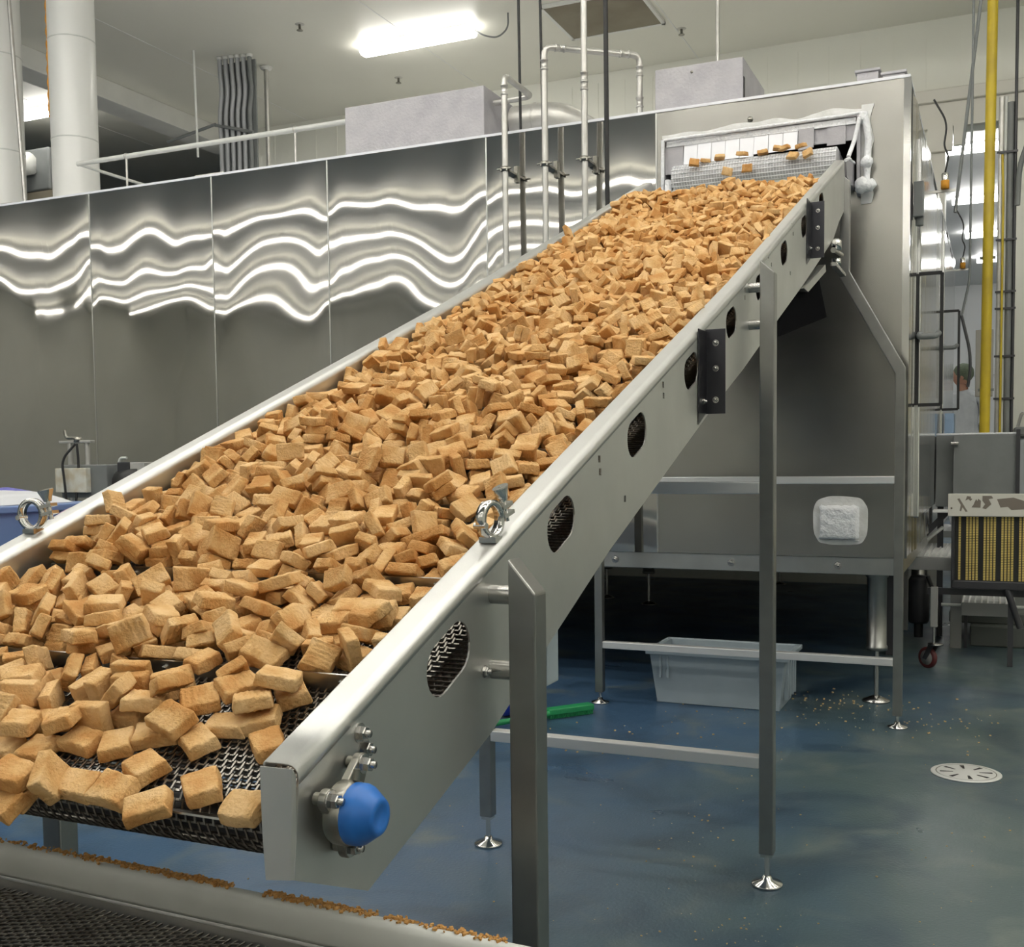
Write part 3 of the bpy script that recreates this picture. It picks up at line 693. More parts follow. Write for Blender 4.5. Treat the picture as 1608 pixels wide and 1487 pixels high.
# right top flange (folded inwards over the belt) with a rounded fold
def strip(ys, prof, zf, name, m, smooth=True, thick=.003):
    vs = []; fs = []; n = len(prof)
    for y in ys:
        for (x, dz) in prof: vs.append((x, y, zf(y) + dz))
    for i in range(len(ys) - 1):
        for k in range(n - 1): o = i * n + k; fs.append((o, o + 1, o + n + 1, o + n))
    b = MB().add(vs, fs, smooth); o = b.build(name, m, CV)
    so = o.modifiers.new('thickness', 'SOLIDIFY'); so.thickness = thick; so.offset = 0
    return o
ys = [.965 + (5.42 - .965) * k / 40 for k in range(41)]
strip(ys, [(XF, -.016), (XF, -.003), (XF + .0006, -.001), (XF + .002, 0), (XF + .003, 0), (XP - .0145, 0), (XP - .0135, 0), (XP - .0085, -.0010), (XP - .0045, -.0040), (XP - .0018, -.0085), (XP - .0014, -.0125), (XP - .0012, -.0135), (XP - .0012, -.02)], zt, 'right_flange', M_plate)
# nose return of the right plate
vs = []; nose = [((XP - .0015), .962, .962), (XP - .005, .9605, .970), (XF, .9585, .970)], [(XP - .0015, .9595, .90), (XP - .005, .956, .90), (XF + .006, .952, .90)], [(XP - .0015, .9555, .852), (XP - .005, .952, .852), (XF + .012, .948, .850)]
flat = [p for r in nose for p in r]
b = MB().add(flat, [(0, 1, 4, 3), (1, 2, 5, 4), (3, 4, 7, 6), (4, 5, 8, 7)], False); o = b.build('nose_return', M_plate, CV)
so = o.modifiers.new('thickness', 'SOLIDIFY'); so.thickness = .003; so.offset = 0
# left rail: inner wall folded outwards on top
strip([.75 + (5.42 - .75) * k / 40 for k in range(41)], [(XL + .001, -.20), (XL + .001, -.0145), (XL + .001, -.0135), (XL - .0005, -.007), (XL - .004, -.003), (XL - .009, -.0006), (XL - .013, 0), (XL - .014, 0), (XLO + .004, 0), (XLO + .003, 0), (XLO, -.003), (XLO, -.004), (XLO, -.20)], zt, 'left_rail', M_plate)
# mesh belt
def belt_path():
    pts = []; L = 0
    n = int((YE - Y0B) / (.0125 * ca))
    for i in range(n, -1, -1):
        y = Y0B + (YE - Y0B) * i / n; pts.append((y, zb_(y)))
    cyc, czc = Y0B + RR * sa, zb_(Y0B) - RR * ca
    k = 10
    for i in range(1, k):
        a = math.pi / 2 + math.atan(SL) + math.pi * i / k
        pts.append((cyc + RR * math.cos(a), czc + RR * math.sin(a)))
    for i in range(0, n + 1):
        y = Y0B + (YE - Y0B) * i / n; pts.append((y + 2 * RR * sa, zb_(y) - 2 * RR * ca))
    return pts, n
path, NTOP = belt_path()
def mesh_belt(pts, x0, x1, pitch, r, name, m, parent, brick=True, loc=None, xdir=None):
    P = [Vector((0, p[0], p[1])) for p in pts]
    vs = []; fs = []
    def bar(a, b, w, h, nrm):
        d = (b - a).normalized(); s = d.cross(nrm).normalized() * w; u = nrm * h
        o = len(vs)
        for q in (a, b):
            vs.extend([q - s - u, q + s - u, q + s + u, q - s + u])
        fs.extend([(o, o + 1, o + 5, o + 4), (o + 1, o + 2, o + 6, o + 5), (o + 2, o + 3, o + 7, o + 6), (o + 3, o, o + 4, o + 7)])
    nx = int((x1 - x0) / pitch)
    for i, p in enumerate(P):
        q = P[min(i + 1, len(P) - 1)]; pv = P[max(i - 1, 0)]
        d = (q - pv).normalized(); nrm = Vector((1, 0, 0)).cross(d) * -1
        if nrm.z < 0 and i < NTOP: nrm = -nrm
        # cross rod, slightly crimped so it reads as woven wire
        bar(Vector((x0, p.y, p.z)), Vector((x1, p.y, p.z)), r, r, nrm)
        if i + 1 < len(P):
            off = .5 if i % 2 else 0
            up_ = nrm * r * 1.6
            for k in range(nx):
                x = x0 + (k + .25 + off) * pitch
                if x > x1: continue
                a = Vector((x, p.y, p.z)) - d * .0012; b = Vector((x + pitch * .22, q.y, q.z)) + d * .0012
                bar(a + up_, b + up_, r * .95, r * .5, nrm)
    return MB().add(vs, fs).build(name, m, parent)
mesh_belt(path, -1.606, -.692, .0135, .0014, 'mesh_belt', M_wire, CV)
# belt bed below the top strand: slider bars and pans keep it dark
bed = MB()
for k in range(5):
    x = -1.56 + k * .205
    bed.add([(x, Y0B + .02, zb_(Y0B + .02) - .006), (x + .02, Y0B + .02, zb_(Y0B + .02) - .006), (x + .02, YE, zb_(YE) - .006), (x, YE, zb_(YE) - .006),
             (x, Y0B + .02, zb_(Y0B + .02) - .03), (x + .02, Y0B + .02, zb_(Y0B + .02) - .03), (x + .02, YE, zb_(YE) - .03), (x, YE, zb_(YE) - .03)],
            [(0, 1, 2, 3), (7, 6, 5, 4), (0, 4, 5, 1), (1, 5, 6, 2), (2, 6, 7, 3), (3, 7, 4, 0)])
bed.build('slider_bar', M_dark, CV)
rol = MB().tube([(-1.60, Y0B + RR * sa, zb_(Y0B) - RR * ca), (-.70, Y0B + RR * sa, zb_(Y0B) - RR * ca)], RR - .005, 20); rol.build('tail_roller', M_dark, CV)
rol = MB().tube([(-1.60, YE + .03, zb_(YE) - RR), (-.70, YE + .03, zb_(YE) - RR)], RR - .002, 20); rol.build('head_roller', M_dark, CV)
pan = MB(); zz = lambda y: zb_(y) - .14
for (ya, yb) in ((1.25, 5.3),):
    pan.add([(-1.60, ya, zz(ya)), (-.70, ya, zz(ya)), (-.70, yb, zz(yb)), (-1.60, yb, zz(yb)), (-1.60, ya, zz(ya) - .003), (-.70, ya, zz(ya) - .003), (-.70, yb, zz(yb) - .003), (-1.60, yb, zz(yb) - .003)],
            [(0, 1, 2, 3), (7, 6, 5, 4), (0, 4, 5, 1), (1, 5, 6, 2), (2, 6, 7, 3), (3, 7, 4, 0)])
pan.build('bottom_pan', M_steel, CV)
# flights
v = 0; k = 0
while .968 + k * .272 < YE - .1:
    y = .968 + k * .272
    if k == 0:
        a = Vector((0, 1.0075, .888)); d = Vector((0, -.97, .24)); hgt = .024
        nb = MB(); p0 = a; p1 = a + d * hgt; t_ = Vector((0, .24, .97)) * .0012
        vs = [Vector((x, q.y, q.z)) + s * t_ for x in (-1.595, -.785) for q in (p0, p1) for s in (-1, 1)]
        nb.add(vs, [(0, 1, 3, 2), (4, 6, 7, 5), (0, 4, 5, 1), (2, 3, 7, 6), (0, 2, 6, 4), (1, 5, 7, 3)])
        nb.build('flight_bar', M_steel, CV)
    else:
        z = zb_(y); Mx = Matrix.Translation((0, y, z)) @ Matrix.Rotation(math.atan(SL), 4, 'X')
        nb = MB().box(-1.60, -.735, -.0015, .0015, 0, .026, Mx).box(-1.60, -.735, -.0015, .02, -.0005, .002, Mx)
        for xb in (-.80, -1.1, -1.4): nb.lathe([(0, 0), (.006, 0), (.006, .004), (0, .004)], Mx @ Vector((xb, -.0015, .012)), Mx.to_3x3() @ Vector((0, -1, 0)), 6, False)
        nb.build('flight_bar', M_steel, CV)
    k += 1
# bearing housing with blue cap
BC = Vector((XP, 1.022, .908))
bh = MB()
st = .020
arms = [(1.060, .953), (.992, .930), (1.030, .866)]
for (y, z) in arms: 
    bh.tube([(XP + .002, y, z), (XP + st - .006, y, z)], .0075, 10)
def lobe(mb, x, t, c, p, rc, rp, n=14):
    # tapered link from bearing body to bolt boss
    c = Vector((c[0], c[1])); p = Vector(p); d = (p - c).normalized(); s = Vector((-d.y, d.x))
    poly = []
    a0 = math.atan2(d.y, d.x)
    for k in range(n + 1):
        a = a0 - math.pi / 2 + math.pi * k / n; poly.append((p.x + rp * math.cos(a), p.y + rp * math.sin(a)))
    for k in range(n + 1):
        a = a0 + math.pi / 2 + math.pi * k / n; poly.append((c.x + rc * math.cos(a), c.y + rc * math.sin(a)))
    mb.prism(poly, 'x', x, x + t)
for (y, z) in arms: lobe(bh, XP + st - .008, .010, (BC.y, BC.z), (y, z), .024, .0125)
bh.lathe([(0, 0), (.034, 0), (.036, .004), (.036, .020), (.034, .022), (0, .022)], (XP + st - .008, BC.y, BC.z), (1, 0, 0), 28)
bh.lathe([(.014, 0), (.014, .03)], (XP + .0, BC.y, BC.z), (1, 0, 0), 16)
bh.tube([(XP + st + .012, BC.y + .006, BC.z + .036), (XP + st + .012, BC.y + .008, BC.z + .048)], .004, 8)
bho = bh.build('bearing_housing', M_cast, CV, .0015)
MB().lathe([(0, 0), (.0335, 0), (.0345, .003), (.0342, .014), (.0325, .019), (.022, .034), (.0200, .0365), (.013, .0368), (.011, .035), (0, .035)], (XP + st + .010, BC.y, BC.z), (1, 0, 0), 36).build('bearing_cap', M_blue, bho, 0)['label'] = 'bright blue plastic bearing cap'
for (y, z) in arms:
    bb_ = MB(); hexbolt(bb_, (XP + st + .002, y, z), (1, 0, 0), .0085, .010); bb_.build('bolt', M_bolt, bho)
for (y, z) in ((1.088, .980), (1.097, .959)):
    q = MB(); hexbolt(q, (XP, y, z), (1, 0, 0), .009, .009); q.build('bolt', M_bolt, CV)
# hygienic ring clamps on the rails
def clamp(x, y, face, lean):
    z = zt(y); c = Vector((x, y, z + .034))
    ax = Vector(face).normalized(); upv = Vector((0, -.12, 1)).normalized(); sd = upv.cross(ax).normalized(); upv = ax.cross(sd)
    r = MB(); ring = []; R0 = .026
    n = 36; prof = [(-.009, -.004), (-.006, .004), (.006, .004), (.009, -.004)]
    vs = []; fs = []
    for i in range(n):
        a = 2 * math.pi * (i + .5) / n; d = sd * math.cos(a) + upv * math.sin(a)
        for (w, h) in prof: vs.append(c + d * (R0 + h) + ax * w)
    m = len(prof)
    for i in range(n):
        for k in range(m): fs.append((i * m + k, i * m + (k + 1) % m, ((i + 1) % n) * m + (k + 1) % m, ((i + 1) % n) * m + k))
    r.add(vs, fs, True)
    # ears and hinge
    a = math.radians(12); d = sd * math.cos(a) + upv * math.sin(a); tng = -sd * math.sin(a) + upv * math.cos(a)
    e = c + d * R0
    for s in (-.006, .008):
        p = e + tng * s; mm = Matrix((d, tng, ax)).transposed().to_4x4(); mm.translation = p
        r.box(0, .026, -.003, .003, -.009, .009, mm)
    hp = c - d * R0; r.tube([hp - ax * .011, hp + ax * .011], .005, 8)
    o = r.build('ring_clamp', M_chrome, CV)
    nb = MB(); p = e + d * .014
    nb.tube([p - tng * .018, p + tng * .02], .004, 8)
    cc = p + tng * .016
    mm = Matrix((d, ax, tng)).transposed().to_4x4(); mm.translation = cc
    # winged nut
    vsn = []; n = 20
    for (h, q) in ((0, .42), (.006, .55), (.020, 1.0), (.022, 1.0)):
        for i in range(n):
            t = 2 * math.pi * i / n; rx = .017 * q; ry = .0095 * (q ** .3); vsn.append(mm @ Vector((rx * math.cos(t), ry * math.sin(t), h)))
    fsn = []
    for j in range(3):
        for i in range(n): fsn.append((j * n + i, j * n + (i + 1) % n, (j + 1) * n + (i + 1) % n, (j + 1) * n + i))
    fsn.append(tuple(range(3 * n, 4 * n))); fsn.append(tuple(range(n))[::-1])
    nb.add(vsn, fsn, False); nb.lathe([(.0035, .0222), (0, .0226)], cc, tng, 10)
    nb.build('wing_nut', M_chrome, o)
    ft = MB(); ft.box(x - .014, x + .014, y - .012, y + .012, z - .001, z + .008); ft.build('clamp_foot', M_chrome, o)
clamp(-.704, 1.505, (.98, -.2, 0), 1)
clamp(-1.64, 1.50, (.1, -.99, 0), 1)
# legs
W2 = .0215
def foot(mb, x, y, zl):
    mb.lathe([(0, .001), (.046, .001), (.048, .004), (.046, .009), (.016, .018), (.012, .03), (.0, .03)], (x, y, 0), n=28)
    mb.tube([(x, y, .02), (x, y, zl)], .008, 12); mb.lathe([(0, 0), (.013, 0), (.013, .010), (0, .010)], (x, y, zl - .012), n=6, smooth=False)
def leg(x, y, ztop, mitre=0, side=1):
    zl = .10
    if mitre: poly = [(x - W2, zl), (x + W2, zl), (x + W2, ztop - mitre), (x - W2, ztop)]
    else: poly = [(x - W2, zl), (x + W2, zl), (x + W2, ztop), (x - W2, ztop)]
    o = MB().prism(poly, 'y', y - W2, y + W2).build('leg', M_post, CV, .003)
    f = MB(); f.box(x - .017, x + .017, y - .017, y + .017, zl - .01, zl); foot(f, x, y, zl); f.build('levelling_foot', M_chrome, o)
    return o
XA = -.6254; XBL = -1.557; YA_, YB_, YD_ = 1.4599, 3.2798, 5.4368
leg(XA, YA_, 1.155, .05); leg(XA, YB_, 1.87, .04)
leg(XBL, YA_, .84); leg(XBL, YB_, 1.52)
# rear legs splay out on a diagonal
def splay(xt, xb, y, z0_, z1_, z2_, z3_, name='leg'):
    o = MB().prism([(xb - W2, .06), (xb + W2, .06), (xb + W2, z1_), (xt + W2, z2_), (xt + W2, z3_ - .04), (xt - W2, z3_), (xt - W2, z2_ - .03), (xb - W2, z1_ - .03)], 'y', y - W2, y + W2).build('leg', M_post, CV, .003)
    f = MB(); foot(f, xb, y, .07); f.build('levelling_foot', M_chrome, o)
splay(-.678, -.4256, YD_, .1, 1.70, 2.16, 2.615)
splay(-1.663, -1.915, YD_, .1, 1.70, 2.16, 2.50)
# cross bars
def xbar(x0, x1, y, z, name='cross_bar'):
    MB().box(x0, x1, y - W2, y + W2, z - .036, z).build(name, M_bar, CV, .003)
xbar(XBL + W2, XA - W2, YB_, .3956); xbar(-1.915 + W2, -.4256 - W2, YD_, .332); xbar(-1.915 + W2, -.4256 - W2, YD_, 1.194)
xbar(XBL + W2, XA - W2, YB_, 1.221); xbar(XBL + W2, XA - W2, YA_, .42)
# spacers between plate and right legs
for (y, z) in ((YA_, 1.10), (YA_, .988), (YB_, 1.792), (YB_, 1.684), (YD_, 2.50), (YD_, 2.36)):
    s = MB().tube([(XP, y, z), (XA - W2 if y < 5 else -.665, y, z)], .0145, 16)
    s.build('spacer', M_bolt, CV)
s = MB(); hexbolt(s, (XP, YA_ - .03, .990), (1, 0, 0), .007, .006); s.build('bolt', M_bolt, CV)
# joint brackets on the plate
def joint(y, z0_, z1_, w, dz):
    b = MB().add([(XP + .002, y - w, z0_ - dz), (XP + .002, y, z0_), (XP + .002, y, z1_), (XP + .002, y - w, z1_ - dz * 1.4)], [(0, 1, 2, 3)])
    b.box(XP + .001, XP + .004, y - w, y, z0_, z1_)
    b.box(XP + .001, XP + .052, y, y + .004, z0_, z1_ + .005)
    o = b.build('joint_bracket', M_bracket, CV, .001)
    for zz_ in (z0_ + .035, (z0_ + z1_) / 2 + .01, z1_ - .03):
        q = MB(); hexbolt(q, (XP + .028, y, zz_), (0, -1, 0), .006, .005); q.build('bolt', M_bolt, o)
    q = MB(); hexbolt(q, (XP + .004, y - w * .5, z0_ + .03), (1, 0, 0), .006, .005); q.build('bolt', M_bolt, o)
joint(2.745, 1.405, 1.612, .075, .03)
joint(4.42, 2.06, 2.27, .10, .04)
# drip chute under the upper end
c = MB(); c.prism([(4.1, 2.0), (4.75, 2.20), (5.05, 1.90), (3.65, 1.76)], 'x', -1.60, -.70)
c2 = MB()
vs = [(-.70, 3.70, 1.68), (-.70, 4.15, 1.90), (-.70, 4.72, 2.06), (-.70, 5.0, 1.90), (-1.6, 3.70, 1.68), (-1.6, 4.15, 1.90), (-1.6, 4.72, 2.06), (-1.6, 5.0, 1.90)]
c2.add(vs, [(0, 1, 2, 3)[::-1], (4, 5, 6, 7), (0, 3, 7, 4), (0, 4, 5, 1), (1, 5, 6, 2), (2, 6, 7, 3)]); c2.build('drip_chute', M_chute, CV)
c3 = MB().prism([(4.2, 1.915), (4.74, 2.085), (4.76, 2.06), (4.3, 1.915)], 'x', -.70, XP + .012); c3.build('chute_lip', M_steel, CV)
# small valve cluster near the top
vc = MB(); vc.tube([(-.66, 4.9, 2.17), (-.66, 5.15, 2.19)], .012, 10); vc.lathe([(0, 0), (.022, 0), (.022, .04), (.012, .05), (0, .05)], (-.66, 5.0, 2.185), (0, 0, 1), 12); vc.lathe([(0, 0), (.02, 0), (.02, .03), (0, .03)], (-.66, 5.0, 2.15), (0, 0, -1), 12); vc.box(-.67, -.645, 4.88, 5.2, 2.10, 2.115)
vc.build('tension_screw', M_chrome, CV)
# grey box under the belt behind the near leg
mb_ = thing('control_box', 'light grey box hanging under the conveyor behind the nearest leg', 'box', (-1.0, 2.25, .79))
MB().box(-1.06, -.905, 2.22, 2.29, .795, 1.06).build('box_body', M_grey if False else M_crate, mb_, .004)
MB().box(-1.0, -.97, 2.24, 2.27, 1.06, 1.13).build('hanger', M_steel, mb_)

# ================================================================== cross conveyor in the foreground
CC = thing('cross_conveyor', 'level take-away conveyor with white guide rail in the bottom left corner', 'conveyor', (-1.2, .8, 0))
P0 = Vector((-1.449, 1.236)); P1 = Vector((-.637, 1.211)); dd = (P1 - P0).normalized()
R_ = Matrix(((dd.x, -dd.y, 0, 0), (dd.y, dd.x, 0, 0), (0, 0, 1, 0), (0, 0, 0, 1))); ORG = Matrix.Translation((P0.x, P0.y, 0)) @ R_
poly = [(.0, .650), (.004, .662), (.010, .690), (.006, .698), (-.002, .701), (-.010, .698), (-.014, .690), (-.014, .656), (-.008, .648)]
vs = [ORG @ Vector((x, p[0], p[1])) for x in (-2.5, 1.6) for p in poly]; n = len(poly)
MB().add(vs, [tuple(range(n))[::-1], tuple(range(n, 2 * n))] + [(i, (i + 1) % n, n + (i + 1) % n, n + i) for i in range(n)], True).build('guide_rail', M_white, CC)
fr = MB().box(-2.5, 1.6, -.012, .03, .44, .645, ORG).box(-2.5, 1.6, -.80, -.76, .44, .66, ORG)
fr.build('side_frame', M_plate, CC)
gb = MB(); hexbolt(gb, ORG @ Vector((.835, -.012, .672)), (0, -1, .1), .009, .006); gb.build('bolt', M_bolt, CC)
tb = MB().box(.80, .86, .012, .03, .68, .688, ORG); tb.build('rail_tab', M_plate, CC)
# its chevron mesh
vs = []; fs = []
zz0 = .632
def bar2(a, b, w, h):
    d = (b - a).normalized(); s = Vector((-d.y, d.x, 0)).normalized() * w; u = Vector((0, 0, h)); o = len(vs)
    for q in (a, b): vs.extend([q - s - u, q + s - u, q + s + u, q - s + u])
    fs.extend([(o, o + 1, o + 5, o + 4), (o + 1, o + 2, o + 6, o + 5), (o + 2, o + 3, o + 7, o + 6), (o + 3, o, o + 4, o + 7)])
for i in range(150):
    x = -1.0 + i * .0125
    bar2(ORG @ Vector((x, -.76, zz0)), ORG @ Vector((x, -.014, zz0)), .0012, .0012)
    for k in range(54):
        y = -.75 + k * .0137 + (.0068 if i % 2 else 0)
        if y > -.03: continue
        bar2(ORG @ Vector((x, y, zz0 + .002)), ORG @ Vector((x + .0125, y + .005, zz0 + .002)), .0013, .0009)
MB().add(vs, fs).build('mesh_belt', M_wire2, CC)
MB().box(-1.2, 1.0, -.76, -.014, .60, .61, ORG).build('belt_bed', M_dark, CC)
for (x, y) in ((-2.3, -.03), (-2.3, -.76), (1.4, -.03), (1.4, -.76)):
    MB().box(x - .02, x + .02, y - .0, y + .04, .0, .44, ORG).build('leg', M_post, CC, .003)
# breading crumbs lying along the guide rail
cr = MB()
for k in range(2400):
    t = random.random() ** .8; x = -.05 + .95 * t; dens = math.exp(-((x - .45) / .28) ** 2)
    if random.random() > dens * .9 + .08: continue
    if noise.noise(Vector((x * 9, 3, 1))) < -.3: continue
    s = random.uniform(.0008, .0028); p = ORG @ Vector((x, random.gauss(.002, .004), .7005 + s * .4)); a = random.random() * 3
    mm = Matrix.Translation(p) @ Matrix.Rotation(a, 4, 'Z') @ Matrix.Rotation(a * 2, 4, 'X')
    cr.box(-s, s, -s * .8, s * .8, -s * .6, s * .6, mm)
o = cr.build('breading_crumbs', M_crumb); o['kind'] = 'stuff'; tag(o, 'orange-brown breading crumbs scattered along the white guide rail', 'crumbs')

